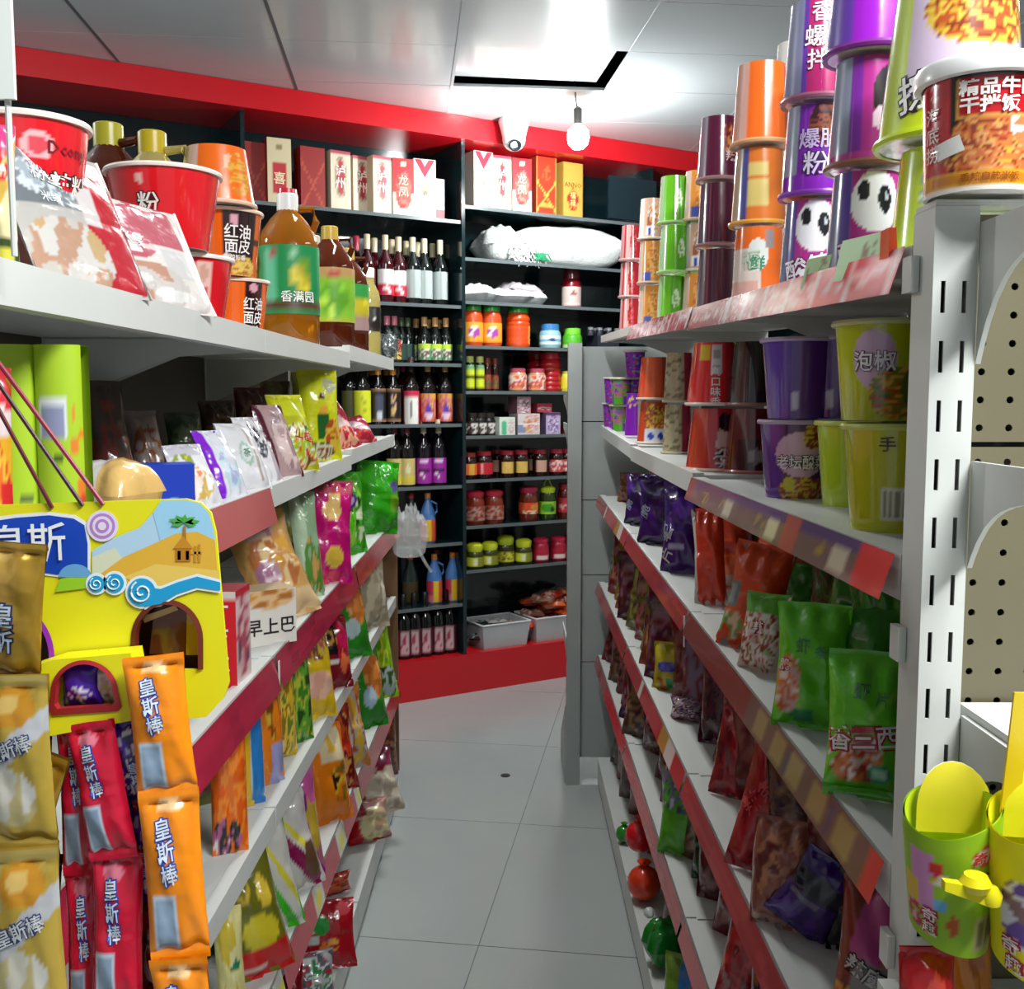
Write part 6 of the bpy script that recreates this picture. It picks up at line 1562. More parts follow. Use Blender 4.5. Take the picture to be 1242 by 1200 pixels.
gbag('L', 5, -.43, (446, 484, 752), pr('8ab81c', ('n', .5, .7, .4, .3, ['8ab81c', 'c8d03a', '5a9a24'], 6, 3), ('n', .6, .2, .4, .2, ['2a3a24', 'a8b8b0', '3a5a2a'], 10, 3)), 'lime-green snack bag at the far end of the fifth shelf', turn=42, lean=14, t=.05)

# ---------------------------------------------------------------- base deck
gbag('L', 6, -.425, (366, 434, 1106), pr('ab1020', ('r', .05, .78, .26, .98, 'd0d0c8'), ('r', .05, .54, .3, .70, 'd0d0c8'), ('r', .05, .40, .3, .52, 'c8d0c8'), ('e', .36, .66, .18, .14, '2a9a3a'), ('e', .8, .86, .16, .09, 'c84a54'), ('n', .5, .36, .2, .12, ['d87a2a', 'ab1020', 'e0a03a'], 12, 3)), 'dark red pack with white and green blocks lying on the base deck', turn=16, lean=22, t=.03, name='snack_pack', cat='pack')
gbag('L', 6, -.425, (352, 410, 1168), pr('a8a4a8', ('n', .5, .5, .5, .5, ['a8a4a8', '2a8a4a', 'd8d8d8', '5a5a64', 'b82a34'], 7, 3)), 'grey, green and red pack at the bottom frame edge', turn=20, lean=20, t=.04, name='snack_pack', cat='pack')
gbag('L', 6, -.46, (338, 372, 1180), pr('7a0c18', ('n', .5, .5, .5, .5, ['7a0c18', '9a1a24', '54080f'], 6, 3)), 'maroon pack in the lower corner of the base deck', turn=20, lean=16, t=.04, name='snack_pack', cat='pack')
gbag('L', 6, -.475, (388, 426, 1062), pr('b8301c', ('n', .5, .5, .4, .4, ['b8301c', 'd85a2a', '8a4a3a'], 6, 3)), 'orange-red snack bag beneath the striped price strip', turn=36, lean=14, t=.05)
gbag('L', 6, -.425, (424, 476, 978), pr('a87a70', ('r', 0, 0, .3, .5, 'b81424'), ('n', .6, .4, .4, .4, ['c8b08a', 'd8cc98', 'b89a7a'], 6, 3), ('r', 0, .6, .4, 1, '8a2434')), 'cream and red bag of snacks on the base deck', turn=30, lean=26, t=.07)
gbag('L', 6, -.42, (432, 492, 920), pr('c0b09c', ('g', .9, .44, .60, 'a01a30'), ('r', .5, .66, 1, 1, '8a2a4a'), ('n', .6, .3, .4, .3, ['c0b09c', 'd8ccb8', 'a8988a'], 6, 3)), 'clear beige bag with wine-red band at the far base deck', turn=34, lean=30, t=.08)
gbag('L', 6, -.46, (440, 484, 868), pr('6a3a24', ('n', .5, .5, .5, .5, ['6a3a24', 'b85a2a', '54301e', '7a5a44'], 6, 3)), 'brown bag with orange patch at the far end of the base deck', turn=40, lean=6, t=.06)
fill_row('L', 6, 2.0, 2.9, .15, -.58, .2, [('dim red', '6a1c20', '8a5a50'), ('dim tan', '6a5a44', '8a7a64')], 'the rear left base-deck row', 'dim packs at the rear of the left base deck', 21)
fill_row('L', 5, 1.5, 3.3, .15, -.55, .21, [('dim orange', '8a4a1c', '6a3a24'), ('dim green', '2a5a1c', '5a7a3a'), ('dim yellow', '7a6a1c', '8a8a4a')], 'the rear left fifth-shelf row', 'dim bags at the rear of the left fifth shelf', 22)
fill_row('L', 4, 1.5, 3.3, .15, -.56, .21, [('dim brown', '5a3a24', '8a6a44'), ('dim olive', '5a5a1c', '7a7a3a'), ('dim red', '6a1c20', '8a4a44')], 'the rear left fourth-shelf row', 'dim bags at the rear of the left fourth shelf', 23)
# clear plastic bag hanging from the end of the third shelf
pb = pillow(.13, .05, .16, C('dfe3e4'), 55, nu=20, nv=14, wr=.5, m=CLEAR, name='film')
p = PX(498, 650, -.355)
KIND['clearbag'] = ('plastic_bag', 'bag', [('film', pb), ('tail', MB().tube([(.03, 0, .03), (.055, -.01, -.02), (.075, -.005, -.05)], .006, C('d8dcdc'), 6).mesh('tail', CLEAR))])
put('clearbag', Vector((-.352, 3.50, PX(498, 650, -.352).z - .07)), 'empty clear plastic bag hanging off the far end of the third left shelf', rz=.2)

# ---------------------------------------------------------------- hanging candy display at the near end of the left gondola
BY = .75


def B(px, py, dy=0.0):
    """point of the display plane (facing the shop front), dy metres in front of the board"""
    p = PY(px, py, BY)
    return Vector((p.x, BY - dy, p.z))


YL = C('e9e21c')
disp = thing('candy_display', 'yellow cardboard candy display with seaside print, hung on dark red cords', 'candy display', B(120, 880, -.03))
DM = disp.matrix_basis.inverted() if False else Matrix.Translation(-disp.location)


def dpart(name, mb, m=CARD, parent=None, label=None, ang=40):
    mb.xf(DM)
    return ob(name, mb.mesh(name, m, ang), parent or disp, None, label=label)


def arc(cx, cy, rx, ry, a0, a1, n=18):
    return [(cx + rx * math.cos(math.radians(a0 + (a1 - a0) * i / n)), cy + ry * math.sin(math.radians(a0 + (a1 - a0) * i / n))) for i in range(n + 1)]


def pl(mb, pts, dy, col, holes=()):
    """flat printed shape on the board; pts in photograph pixels"""
    mb.poly([[(x, -y) for x, y in pts]] + [[(x, -y) for x, y in h] for h in holes], lambda x, y: B(x, -y, dy), col)
    return mb


hole_r = arc(203, 776, 41, 46, 180, 360) + [(244, 812), (162, 812)]
hole_l = arc(28, 800, 36, 56, 180, 360) + [(64, 830), (-8, 830)]
outline = [(-40, 614), (226, 605), (244, 610), (256, 622), (262, 645), (270, 735), (278, 828), (272, 846), (250, 870), (120, 884), (-40, 892)]
bd = MB()
bd.poly([[(x, -y) for x, y in outline], [(x, -y) for x, y in hole_r], [(x, -y) for x, y in hole_l]], lambda x, y: B(x, -y, 0), YL, .0022, Vector((0, 1, 0)))
board = dpart('backboard', bd)
ar = MB()
pl(ar, [(-40, 632), (20, 624), (60, 621), (92, 625), (106, 634), (110, 660), (110, 700), (86, 694), (70, 700), (40, 696), (-40, 706)], .0006, C('f0f2f4'))
pl(ar, [(-40, 637), (20, 628), (60, 625), (90, 629), (103, 637), (107, 660), (107, 697), (86, 690), (70, 697), (40, 692), (-40, 700)], .0010, C('1546b8'))
pl(ar, arc(92, 700, 20, 16, 180, 360), .0013, C('6aa8d8'))
pl(ar, [(68, 718), (74, 702), (92, 698), (110, 700), (118, 712)], .0012, C('9ad02a'))
pl(ar, [(112, 668), (140, 652), (170, 640), (186, 622), (196, 607), (226, 606.5), (243, 611), (254, 623), (260, 645), (264, 700), (150, 704), (112, 700)], .0006, C('b4d4ea'))
pl(ar, [(186, 622), (196, 607), (226, 606.5), (243, 611), (254, 623), (260, 645), (262, 662), (226, 648), (196, 660)], .0008, C('9fd2ee'))
pl(ar, [(112, 676), (140, 664), (152, 682), (150, 704), (112, 700)], .0009, C('d9dcc0'))
pl(ar, [(120, 698), (150, 676), (186, 660), (214, 647), (240, 645), (261, 655), (266, 716), (180, 712), (126, 706)], .0010, C('e4b23c'))
pl(ar, [(150, 700), (190, 684), (266, 692), (267, 716), (180, 713)], .0012, C('ecc860'))
# lollipop
for r0, c0 in ((19, 'e9dcf2'), (15.5, 'b985cc'), (12, 'e9dcf2'), (8.5, 'b985cc'), (5, 'e9dcf2')):
    pl(ar, arc(125, 638, r0, r0, 0, 360, 22)[:-1], .0012 + (19 - r0) * .00004, C(c0))
# palm and little hut on the sand
pl(ar, [(221, 664), (223, 638), (226, 638), (227, 664)], .0014, C('a8782e'))
for a0, l0 in ((200, 20), (235, 18), (275, 17), (320, 18), (350, 20), (20, 16), (160, 17)):
    a0 = math.radians(a0)
    ex, ey = 224 + l0 * math.cos(a0), 634 + l0 * .62 * math.sin(a0)
    nx, ny = -math.sin(a0) * 3.4, math.cos(a0) * 3.4
    pl(ar, [(224, 634), ((224 + ex) / 2 + nx, (634 + ey) / 2 + ny), (ex, ey), ((224 + ex) / 2 - nx, (634 + ey) / 2 - ny)], .0016, C('4fae4a'))
for x0, y0, x1, y1, c0 in ((214, 664, 232, 681, 'b87a1e'), (216, 668, 220, 679, 'd89a3a'), (226, 668, 230, 679, 'd89a3a'), (236, 662, 239, 682, 'c8902a'), (241, 660, 244, 682, 'c8902a'), (232, 669, 246, 672, 'd8a03a')):
    pl(ar, [(x0, y0), (x1, y0), (x1, y1), (x0, y1)], .0015, C(c0))
pl(ar, [(211, 665), (223, 650), (235, 665)], .0017, C('c88a28'))
# waves
for off, c0, dz in ((3.2, 'e8f4f8', .0014), (0, '1f9ed4', .0019)):
    pl(ar, [(176, 712 - off), (196, 714 - off), (216, 706 - off), (240, 699 - off), (268, 706 - off), (268, 716 + off), (240, 712 + off), (216, 720 + off), (196, 732 + off), (176, 736 + off)], dz, C(c0))
    for cx, cy, r0 in ((118, 708, 10), (140, 707, 11.5), (173, 718, 17)):
        pl(ar, arc(cx, cy, r0 + off, r0 + off, 0, 360, 22)[:-1], dz + .0001, C(c0))
for cx, cy, r0 in ((118, 708, 10), (140, 707, 11.5), (173, 718, 17)):
    sp = [(cx + r0 * (.16 + .66 * t) * math.cos(9.5 * t + 1), cy + r0 * (.16 + .66 * t) * math.sin(9.5 * t + 1)) for t in [i / 26 for i in range(27)]]
    ar.tube([B(x, y, .0024) for x, y in sp], r0 * .065 * .0006, C('eef6fa'), 5)
ar.text('皇斯', lambda x, y, l: B(x, -y, .0016 + l), 34, -659, 49, C('f2f4f6'), bold=.008, rot=.05)
dpart('seaside_print', ar, label='printed seaside picture with blue name panel')
# rims of the openings
for nm, cx, cy, rx, ry, yb, c0, dy in (('arch_rim', 203, 776, 43, 48, 812, '6a2a1a', .001), ('arch_rim', 28, 800, 38, 58, 830, '8a2aa8', .001)):
    r = MB()
    o = arc(cx, cy, rx + 1, ry + 1, 180, 360) + [(cx + rx + 1, yb)]
    i = arc(cx, cy, rx - 5, ry - 5, 180, 360) + [(cx + rx - 5, yb)]
    o = [(cx - rx - 1, yb)] + o
    i = [(cx - rx + 5, yb)] + i
    n = len(o)
    vs = [B(x, y, dy) for x, y in o] + [B(x, y, dy + .001) for x, y in i] + [B(x, y, -.006) for x, y in i]
    r.add(vs, [(k, n + k, n + k + 1, k + 1) for k in range(n - 1)] + [(n + k, 2 * n + k, 2 * n + k + 1, n + k + 1) for k in range(n - 1)], C(c0))
    dpart(nm, r, PLAS)
# box body behind the board, dark brown inside
bb = MB()
q = [B(-40, 640), B(236, 640), B(246, 850), B(-40, 870)]
q2 = [p + Vector((0, .030, 0)) for p in q]
bb.add(q + q2, [(0, 4, 5, 1), (1, 5, 6, 2), (2, 6, 7, 3), (3, 7, 4, 0), (4, 7, 6, 5)], C('5a3418'))
dpart('box_body', bb, label='brown inside of the display box')
# loose chocolate bar and card corner seen through the brown arch
inn = MB()
pl(inn, [(172, 800), (178, 745), (196, 738), (222, 742), (226, 800)], -.016, C('6a3a1c'))
pl(inn, [(166, 752), (206, 738), (210, 744), (168, 760)], -.012, C('d8b88a'))
pl(inn, [(219, 800), (220, 742), (234, 756), (238, 800)], -.013, C('c8a81e'))
dpart('candy_inside', inn, FILM, label='brown and cream candy seen through the arch')
# small front box with an arched window
fb = MB()
fo = [(56, 790), (84, 788), (176, 780), (186, 856), (72, 880), (56, 800)]
fo = [(54, 800), (84, 790), (174, 782), (188, 858), (72, 880)]
fh = arc(122, 826, 38, 36, 180, 360) + [(164, 842), (160, 847), (86, 852), (82, 846)]
DYF = .028
fb.poly([[(x, -y) for x, y in fo], [(x, -y) for x, y in fh]], lambda x, y: B(x, -y, DYF), YL, .0018, Vector((0, 1, 0)))
v0 = [B(x, y, DYF) for x, y in fo]
v1 = [B(x, y, .0025) for x, y in fo]
n = len(fo)
fb.add(v0 + v1, [(k, k + n, (k + 1) % n + n, (k + 1) % n) for k in range(n)], YL)
dpart('front_box', fb)
r = MB()
o = fh
cx = sum(x for x, y in o) / len(o)
cy = sum(y for x, y in o) / len(o)
i = [(cx + (x - cx) * .86, cy + (y - cy) * .84) for x, y in o]
o2 = [(cx + (x - cx) * 1.04, cy + (y - cy) * 1.05) for x, y in o]
n = len(o)
vs = [B(x, y, DYF + .0012) for x, y in o2] + [B(x, y, DYF + .0022) for x, y in i] + [B(x, y, DYF - .004) for x, y in i]
r.add(vs, [(k, n + k, n + (k + 1) % n, (k + 1) % n) for k in range(n)] + [(n + k, 2 * n + k, 2 * n + (k + 1) % n, n + (k + 1) % n) for k in range(n)], C('a82a2e'))
dpart('arch_rim', r, PLAS)
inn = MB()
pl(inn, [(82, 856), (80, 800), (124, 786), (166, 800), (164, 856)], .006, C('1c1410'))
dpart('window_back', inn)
pb = bag_mesh(.030, .034, .016, pr('4a1a9c', ('e', .5, .3, .2, .14, 'd8cce8'), ('n', .5, .3, .3, .16, ['4a1a9c', 'e0d8ee'], 14, 3)), (), 77, nu=14, nv=14, name='wrapped_candy')
o_ = ob('wrapped_candy', pb, disp, B(112, 848, .016) - disp.location, label='purple wrapped candy in the window')
pb = bag_mesh(.030, .036, .014, pr('c8a83a', ('n', .5, .4, .4, .4, ['c8a83a', 'd8a0a0', 'e0d8c8', '8a6a2a'], 10, 3)), (), 78, nu=14, nv=14, name='wrapped_candy')
o_ = ob('wrapped_candy', pb, disp, B(143, 848, .012) - disp.location, label='gold and pink wrapped candy in the window')
# cords
for k, (x0, y0, x1, y1, c0, r0) in enumerate(((0, 437, 126, 612, '8a1a34', .0017), (0, 462, 101, 613, '3a1014', .0016), (0, 492, 64, 616, '5a0f1c', .0016))):
    dx, dyy = x1 - x0, y1 - y0
    pts = [B(x1 - dx * t, y1 - dyy * t, .001 + .004 * t) for t in (0, .5, 1.0, 1.9)]
    dpart('cord', MB().tube(pts, r0, C(c0), 7), PLAS)


# ---------------------------------------------------------------- strips of linked sachets
def sachet(name, front, seed, texts=(), w=.046, h=.108, back=None, m=None, t=.016):
    return bag_mesh(w, h, t, front, [(q[0], q[1], q[2], q[3] * h) + tuple(q[4:]) for q in texts], seed, nu=22, nv=40, crimp=.075, pinch=.05, name='sachet', m=m or FILM, back=back)


BARW = [('r', .10, .06, .50, .42, 'c0d0e2'), ('s', .14, .10, .46, .38, '8fa4bc', 40, 0)]
TXB = dict(outline='2a48b0', ow=.07, vert=True, rot=.12)
S_GOLD = sachet('g', pr('d0b04a', ('e', .54, .82, .30, .12, 'dd9a2a'), ('e', .48, .84, .14, .06, 'f0c870'), ('r', .06, .70, .24, .92, '8ac4e0'), ('g', .35, .52, .66, 'd4d4d8'), ('n', .45, .32, .36, .16, ['e6e0d0', 'e6e0d0', 'd8c890', 'f0ece4'], 6, 3), ('r', 0, 0, 1, .12, 'b8982e'), ('r', 0, .93, 1, 1, 'c8b060')), 301, [('皇斯棒', .48, .59, .10, 'e8eaf0', dict(outline='4a5a8a', ow=.06, rot=.33))], m=FOIL)
S_GOLD2 = sachet('g2', pr('b08a3a', ('r', .60, 0, 1, 1, 'a8842a'), ('r', .0, 0, .14, 1, '8a6424'), ('n', .34, .82, .24, .12, ['c8a04a', 'd8b060'], 5, 2)), 302, [('皇斯', .40, .40, .17, 'd0dcec', dict(outline='2a3a6a', ow=.07, vert=True))], m=FOIL)
S_RED = sachet('r', pr('cf1436', *BARW, ('r', 0, 0, 1, .06, 'a80e28'), ('e', .45, .88, .2, .05, 'e07a90')), 303, [('皇斯棒', .48, .66, .125, 'd4e2f2', TXB)])
S_ORG = sachet('o', pr('f08a12', *BARW, ('r', 0, 0, 1, .06, 'd0700c'), ('e', .5, .92, .22, .04, 'f4c890')), 304, [('皇斯棒', .42, .66, .125, 'd4e2f2', TXB)])
S_PUR = sachet('p', pr('3a1a7a', ('n', .5, .5, .4, .4, ['3a1a7a', 'd0ccd8', '2a1250', '5a3aa8', 'c0b8d0'], 7, 5)), 305, [('皇斯', .5, .4, .14, 'c8d8ea', dict(outline='2a48b0', ow=.07, vert=True))])
S_DRED = sachet('dr', pr('7a0c20', ('n', .55, .5, .36, .36, ['7a0c20', 'a87a80', 'c8b8b8', '5a0818'], 6, 5)), 306)
S_DARK = sachet('dk', pr('3a1c12', ('n', .5, .5, .4, .4, ['3a1c12', '5a2c1a', '6a1a1c'], 6, 5)), 307)


def strip(name, label, me, pts, dy, wpx, group='linked candy sachets hanging from the display'):
    """pts: joints of the strip (top to bottom, photograph pixels); one sachet between each pair"""
    top = B(*pts[0], dy)
    r = thing(name, label, 'candy strip', top, (0, 0, 0), group)
    for k in range(len(pts) - 1):
        a, b = B(*pts[k], dy), B(*pts[k + 1], dy - .0)
        L = (a - b).length
        o = ob('sachet', me, r, b - top)
        ang = math.atan2((a - b).x, (a - b).z)
        o.rotation_euler = (random.Random(wpx + k).uniform(-.05, .05), ang, random.Random(wpx * 3 + k).uniform(-.16, .16))
        o.scale = (wpx / 1250 * .72 / .046, 1.0, L / .104)
    return r


strip('candy_strip', 'gold strip of linked candy sachets at the lower left, orange ball printed on each', S_GOLD, [(50, 806), (62, 1000), (74, 1212), (80, 1400)], .046, 92)
strip('candy_strip', 'single gold-brown sachet poking up before the blue name panel', S_GOLD2, [(48, 655), (38, 812)], .034, 74)
strip('candy_strip', 'crimson strip of linked candy sachets hanging beneath the small window', S_RED, [(126, 868), (160, 1018), (163, 1204), (170, 1390)], .034, 66)
strip('candy_strip', 'orange strip of linked candy sachets on the right side of the display', S_ORG, [(208, 786), (226, 942), (240, 1130), (262, 1310)], .040, 72)
strip('candy_strip', 'purple sachets hanging in the shade between the crimson and orange strips', S_PUR, [(168, 866), (190, 960), (196, 1080)], .020, 58)
strip('candy_strip', 'crimson strip hanging behind the gold one, mostly its edge showing', S_RED, [(104, 870), (112, 1050), (118, 1240)], .016, 50)
strip('candy_strip', 'dark red strip with pale print behind the orange one', S_DRED, [(200, 960), (206, 1075), (206, 1190), (206, 1300)], .016, 56)
strip('candy_strip', 'dark red strip at the very left frame edge', S_DRED, [(-10, 900), (0, 1060), (4, 1230)], .018, 60)
strip('candy_strip', 'brown strip in the shade behind the gold sachets', S_DARK, [(30, 890), (40, 1040), (44, 1230)], .010, 84)
strip('candy_strip', 'gold strip deep behind the gold and crimson ones', S_GOLD2, [(86, 900), (30, 1075), (34, 1240)], .022, 54)
strip('candy_strip', 'dark strip hanging behind the purple sachets', S_DARK, [(160, 880), (176, 1040), (182, 1230)], .008, 76)

# white header card on a thin rod above the left gondola, only its edge in the frame
hx = PY(9, 60, .80)
hc = thing('header_card', 'white card on a thin rod above the near end of the left gondola', 'sign', (hx.x - .06, .81, 1.561))
ob('card', MB().box(-.06, .06, -.002, .002, PY(9, 116, .80).z - 1.561, .62, C('e4e8e4')).mesh('card', CARD), hc)
ob('rod', MB().tube([(.052, .004, 0), (.052, .004, .55)], .0025, C('b8bcb8'), 8).mesh('rod', METAL), hc)

# ---------------------------------------------------------------- beef rice bowl on the white post
FOOD2 = ['b8542a', '9a3a1e', 'd87a3a', 'c86a3a', 'e0a060', '8a3a24', 'd8a83a']
cup('beefbowl', .0415, .0385, .098, pr('2a1614', ('r', .27, .0, .415, 1, 'c01a26'), ('e', .355, .86, .020, .075, 'e8c0b8'), ('e', .355, .86, .015, .056, 'c01a26'), ('r', .0, .0, .27, 1, '5a1a1c'),
    ('n', .58, .38, .17, .36, FOOD2, 46, 3), ('n', .5, .30, .12, .16, FOOD2, 40, 5), ('n', .66, .52, .08, .2, ['e6dcd4', 'c87a4a', 'e8e4e0'], 26, 6),
    ('r', .43, .60, .78, .92, 'd8a04a'), ('r', .435, .62, .775, .91, 'c4151f'), ('r', .28, .04, .78, .17, 'dd9a24'), ('r', .35, .07, .70, .14, 'c87a1a'), ('r', 0, 0, 1, .03, 'f0e6dc')),
    texts=[('海', .352, .66, .0145, 'f0dcd8'), ('底', .352, .50, .0145, 'f0dcd8'), ('捞', .352, .34, .0145, 'f0dcd8'), ('精品牛肉', .545, .825, .0135, 'f6f0ec', dict(bold=.03)), ('干拌饭', .52, .685, .0135, 'f6f0ec', dict(bold=.03)), ('香辣自热米饭', .53, .105, .007, '8a4a14')],
    rimc='f4f0ee', lid='f4f4f4', name='rice_bowl', seg=120)
# thick white lid with its own skirt, and the stuck-on price label
lidm = MB().lathe([(.0425, .092), (.0475, .093), (.0485, .104), (.046, .108), (.0, .109)], 60, C('f2f1f0'))
KIND['beefbowl'][2][2] = ('lid', lidm.mesh('lid', PLAS))
st = MB()


def stick(x, y, l=0.):
    r = .0385 + .003 * y / .098 + .0009 + l
    a = 1.5 * math.pi + x / .04
    return Vector((r * math.cos(a), r * math.sin(a), y))


st.grid(lambda u, v: stick(-.023 + (u - .5) * .021 - (v - .5) * .004, .036 + (v - .5) * .013 + (u - .5) * .006), 8, 3, C('eceae6'))
KIND['beefbowl'][2].append(('price_sticker', st.mesh('price_sticker', CARD), 'blank white price sticker'))
KIND['beefbowl'] = ('rice_bowl', 'rice bowl', KIND['beefbowl'][2])
bp = PY(1193, 245, .785)
put('beefbowl', (bp.x, .795, 1.601), 'beef rice bowl with white lid standing on top of the white slotted post', rz=-.40, scale=(1, 1, .88))
cup('cup_teal', .044, .036, .105, pr('1f9a8a'), inverted=True, rimc='3aa898')
for i in range(2):
    put('cup_teal', (.505, .93, 1.574 + .1095 * i), 'teal noodle cup at the upper right frame edge, %s of two' % ['lower', 'upper'][i], group='noodle cups on the right-hand top shelf')


# ---------------------------------------------------------------- paper scoops hung on the near end unit
def scoop(kind, r, h, outer, inner, flap, texts=(), low=.018):
    """rolled paper scoop: rim dips towards the front left and rises in a tall flap at the back, foot cut slantwise"""
    b = MB()

    def top(a):
        # a = 0 faces the camera, +pi at the back
        return h - low * (.5 + .5 * math.cos(a + .75)) ** 2

    def S(u, v, rr=r, l=0.):
        a = (u - .5) * 2 * math.pi
        zt = top(a)
        zb = .030 * max(0, math.cos(a + 1.2)) ** 2 * 0 + .016 * (1 - math.cos(a - .6)) * .5
        z = zb + (zt - zb) * v
        q = rr * (.80 + .20 * min(1, v * 1.15)) + l
        return Vector((q * math.sin(a), -q * math.cos(a), z))
    b.grid(S, 64, 30, outer)
    b2 = MB().grid(lambda u, v: S(1 - u, v, r - .0012), 48, 12, C(inner))
    for tx in texts:
        s, cu, cv, sz, col = tx[:5]
        kw = {k: (C(x) if isinstance(x, str) else x) for k, x in (tx[5] if len(tx) > 5 else {}).items()}
        b.text(s, lambda x, y, l: S(.5 + x / (2 * math.pi * r), min(max(y / h, 0), 1), r, l), (cu - .5) * 2 * math.pi * r, cv * h, sz, C(col), **kw)
    fl = MB()

    def FS(x, y):
        a = math.pi - x / r * .9
        q = r - .002
        return Vector((q * math.sin(a), -q * math.cos(a), y))
    pts = [(-.026, h - .03)] + [(-.026 + .026 * (1 - math.cos(math.radians(t))), h - .012 + .030 * math.sin(math.radians(t))) for t in range(0, 181, 15)] + [(.026, h - .03)]
    fl.poly([pts], lambda x, y: Vector((x * .95 + .006, r * .72 - 8.0 * x * x * 1.2, y)), C(flap))
    fl.poly([pts], lambda x, y: Vector((x * .95 + .006, r * .72 - 8.0 * x * x * 1.2 + .0012, y)), C('e6e4d0'))
    KIND[kind] = (kind, 'paper scoop', [('wrap', b.mesh('wrap', CARD, 60)), ('lining', b2.mesh('lining', CARD, 60)), ('flap', fl.mesh('flap', CARD, 60))])


KIND_N = 'paper_scoop'
GRN = pr('8fb81e', ('r', .30, .16, .405, .86, 'd08ac0'), ('r', .26, .30, .33, .55, 'd8b03a'), ('e', .41, .72, .028, .07, 'd02a24'), ('n', .43, .62, .05, .05, ['e0d8c8', 'd8b04a', '8fb81e'], 16, 3), ('r', .40, .36, .44, .44, '6aa8d8'),
         ('e', .47, .25, .018, .10, 'b8501c'), ('r', .55, .06, .66, .30, 'a8a06a'), ('s', .56, .08, .65, .28, '6a6a44', 26, 1), ('e', .575, .80, .055, .075, 'c0222e'), ('e', .575, .80, .048, .055, 'e8dada'), ('n', .34, .2, .08, .12, ['d8a0a8', 'b0304a', '8fb81e', 'd88a98'], 16, 4))
scoop('paper_scoop', .031, .098, GRN, 'c8e02a', 'd8cc2a', [('奇趣', .575, .80, .010, 'c0222e'), ('多', .545, .60, .011, 'd8c0b8', dict(outline='b0303a', ow=.07)), ('彩', .60, .60, .011, 'd8c0b8', dict(outline='b0303a', ow=.07)), ('奇趣', .385, .22, .012, 'e8d8dc', dict(outline='b0203a', ow=.08, vert=True))])
YLW = pr('e6dc14', ('n', .40, .46, .07, .26, ['6a4a9c', 'd8d4e0', '8a6a6a', '5a3a8a'], 12, 3), ('r', .55, .1, .7, .8, 'e0d020'))
scoop('paper_scoop_yellow', .031, .112, YLW, 'f0ea1e', 'e8e020', [('奇', .375, .22, .014, 'e8d8dc', dict(outline='b0203a', ow=.08)), ('趣', .39, .08, .014, 'e8d8dc', dict(outline='b0203a', ow=.08))])
KIND['paper_scoop_yellow'] = ('paper_scoop', 'paper scoop', KIND['paper_scoop_yellow'][2])
sy = .665
pg = PY(1149, 1140, sy)
g1 = put('paper_scoop', pg, 'lime-green rolled paper scoop with red oval logo hanging before the post', rz=-.12)
py_ = PY(1252, 1178, sy - .03)
g2 = put('paper_scoop_yellow', py_, 'bright yellow rolled paper scoop at the right frame edge', rz=-.2)
# hanging rods of the end unit that carry the scoops
for q in (pg, py_):
    rod = MB().tube([(q.x + .055, EY - .012, q.z + .05), (q.x + .004, sy + .034, q.z + .05), (q.x + .003, sy + .024, q.z + .056)], .0022, C('c8ccc8'), 8)
    ob('hook_rod', rod.mesh('hook_rod', METAL), near)
# yellow plastic stick and whistle belonging to the yellow scoop's toy
a, b_ = PY(1240, 840, sy - .01), PY(1224, 985, sy - .01)
KIND['stick'] = ('plastic_stick', 'stick', [('shaft', MB().hexa([b_ - a + Vector(p) for p in ((-.006, -.001, 0), (.006, -.001, 0), (.006, .001, 0), (-.006, .001, 0))] + [Vector(p) for p in ((-.0055, -.001, 0), (.0065, -.001, 0), (.0065, .001, 0), (-.0055, .001, 0))], C('e8c81a')).mesh('shaft', PLAS))])
put('stick', a, 'flat yellow plastic stick rising behind the yellow paper scoop')
w = MB()
a, b_ = PY(1144, 1073, .622), PY(1206, 1090, .622)
d_ = b_ - a
w.hexa([Vector((0, -.003, -.003)), d_ * .8 + Vector((0, -.004, -.005)), d_ * .8 + Vector((0, .004, -.005)), Vector((0, .003, -.003)), Vector((0, -.003, .003)), d_ * .8 + Vector((0, -.004, .006)), d_ * .8 + Vector((0, .004, .006)), Vector((0, .003, .003))], C('ece01c'))
kn = MB().lathe([(.0, -.006), (.006, -.004), (.007, .002), (.004, .007), (0, .008)], 14, C('ece01c'))
kn.xf(Matrix.Translation(d_ * .93))
cg = MB().lathe([(.0, .0), (.008, .001), (.010, .006), (.007, .011), (.0, .012)], 16, C('e4d61a'))
cg.xf(Matrix.Translation(d_ * .62 + Vector((0, 0, .001))))
wh = thing('toy_whistle', 'small yellow plastic whistle lying across the green paper scoop', 'toy', a)
ob('mouthpiece', w.mesh('mouthpiece', PLAS), wh)
ob('knob', kn.mesh('knob', PLAS), wh)
ob('air_chamber', cg.mesh('air_chamber', PLAS), wh)
# packs below the scoops
for k, (px0, px1, pyt, pyb, col, c2, lab, yy) in enumerate(((1086, 1158, 1150, 1330, 'b8141c', 'd84a3a', 'red pack at the bottom frame edge below the green paper scoop', .66), (1136, 1204, 1112, 1320, 'c87a1c', 'a85a14', 'orange pack behind the red one below the green paper scoop', .715))):
    p0, p1 = PY(px0, pyb, yy), PY(px1, pyt, yy)
    bag('endpack%d' % k, 'snack_pack', 'pack', (p1.x - p0.x), p1.z - p0.z, .03, pr(col, ('n', .5, .5, .4, .4, [col, c2, col], 6, 3)), (), 800 + k, pinch=.0)
    put('endpack%d' % k, ((p0.x + p1.x) / 2, yy, p0.z), lab)
ob('basket_shelf', MB().box(.30, 1.1, .62, EY - .004, PY(1100, 1330, .66).z - .014, PY(1100, 1330, .66).z - .002, (.7, .7, .7)).mesh('basket_shelf', METAL), near)

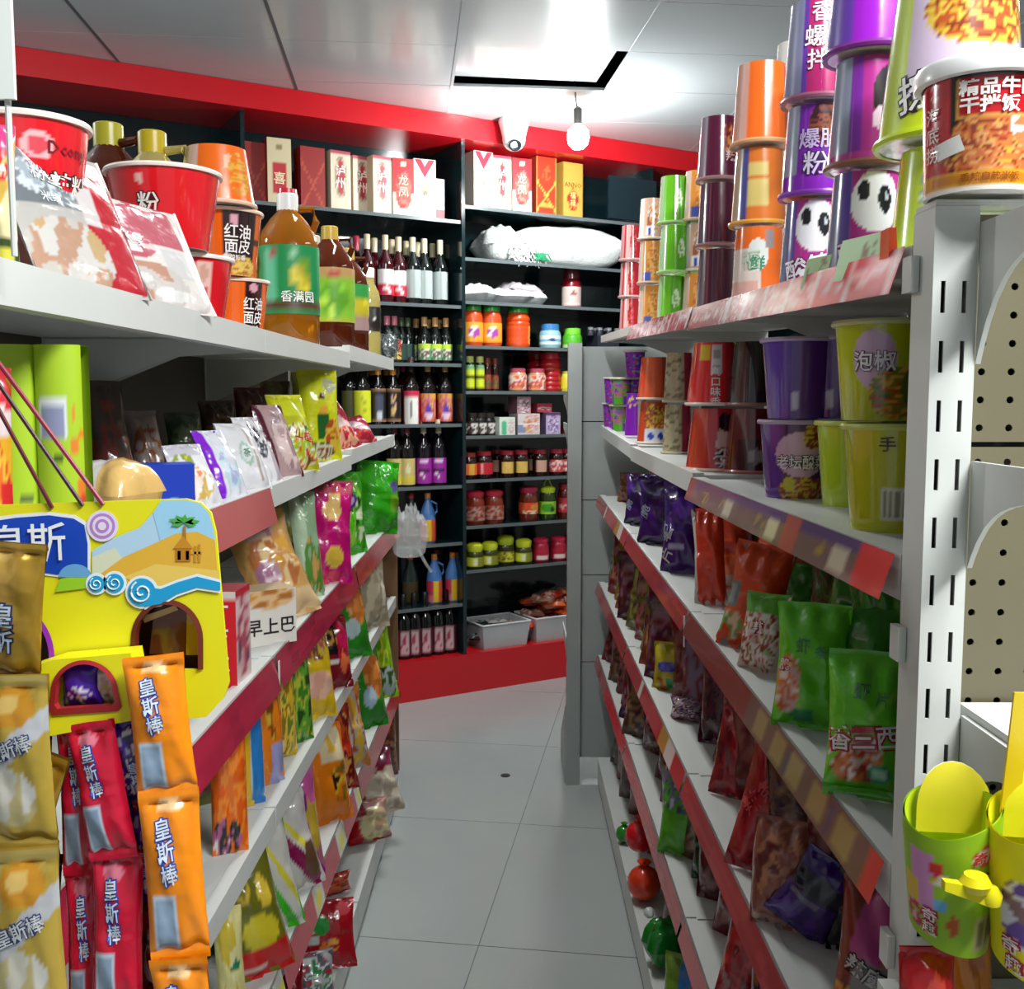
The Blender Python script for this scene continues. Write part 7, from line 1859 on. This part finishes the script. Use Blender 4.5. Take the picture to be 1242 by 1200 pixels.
# ---------------------------------------------------------------- ceiling fittings
bx = PZ(697, 112, ZC)
bulb = thing('hanging_bulb', 'lit round bulb hanging on a wire below the ceiling in front of the cabinet', 'lamp', (bx.x, bx.y, ZC - .0))
ob('wire', MB().tube([(0, 0, .05), (.004, 0, -.02), (.012, 0, -.07)], .003, C('1c1c1c')).mesh('wire', PLAS), bulb)
ob('socket', MB().lathe([(.017, -.135), (.019, -.07), (.008, -.06)], 16, C('4a4a46')).xf(Matrix.Translation((.014, 0, 0))).mesh('socket', PLAS), bulb)
gl = MB().lathe([(.0, -.240), (.024, -.236), (.042, -.217), (.049, -.190), (.044, -.162), (.028, -.144), (.016, -.134)], 24, (1, 1, 1)).xf(Matrix.Translation((.016, 0, 0)))
ob('glass_globe', gl.mesh('glass_globe', mat('lit_bulb_glass', (1, 1, 1), .3, emit=((.97, 1., 1.), 22.0)), 80), bulb)
blt = bpy.data.lights.new('bulb_light', 'POINT')
blt.energy = 46
blt.shadow_soft_size = .05
blt.color = (.95, 1., .99)
po = bpy.data.objects.new('bulb_light', blt)
po.location = (bx.x + .016, bx.y, ZC - .27)
COL.objects.link(po)

# dome camera on the red header
cs = cab_s(615, 2.66, -.05)
cpos = CP3(cs, -.115, 2.77)
cc = thing('security_camera', 'white dome security camera fixed at the red header under the ceiling', 'camera', cpos)
cc.scale = (1.2, 1.2, 1.12)
ob('mount', MB().lathe([(.058, 0), (.062, -.012), (.052, -.05), (.046, -.075)], 24, C('e9ecec')).mesh('mount', PLAS), cc)
ob('eyeball', MB().lathe([(.0, -.131), (.018, -.129), (.032, -.120), (.042, -.104), (.046, -.086), (.046, -.07)], 24, C('e2e6e6')).mesh('eyeball', PLAS, 80), cc)
ln = MB().lathe([(.024, 0), (.026, .006), (.018, .008), (.016, .003), (.0, .003)], 20, lambda u, v: C('20242a') if v > .2 else C('8d949a'))
ln.xf(Matrix.Translation((.004, -.030, -.113)) @ Matrix.Rotation(math.radians(128), 4, 'X'))
ob('lens', ln.mesh('lens', GLAS), cc)
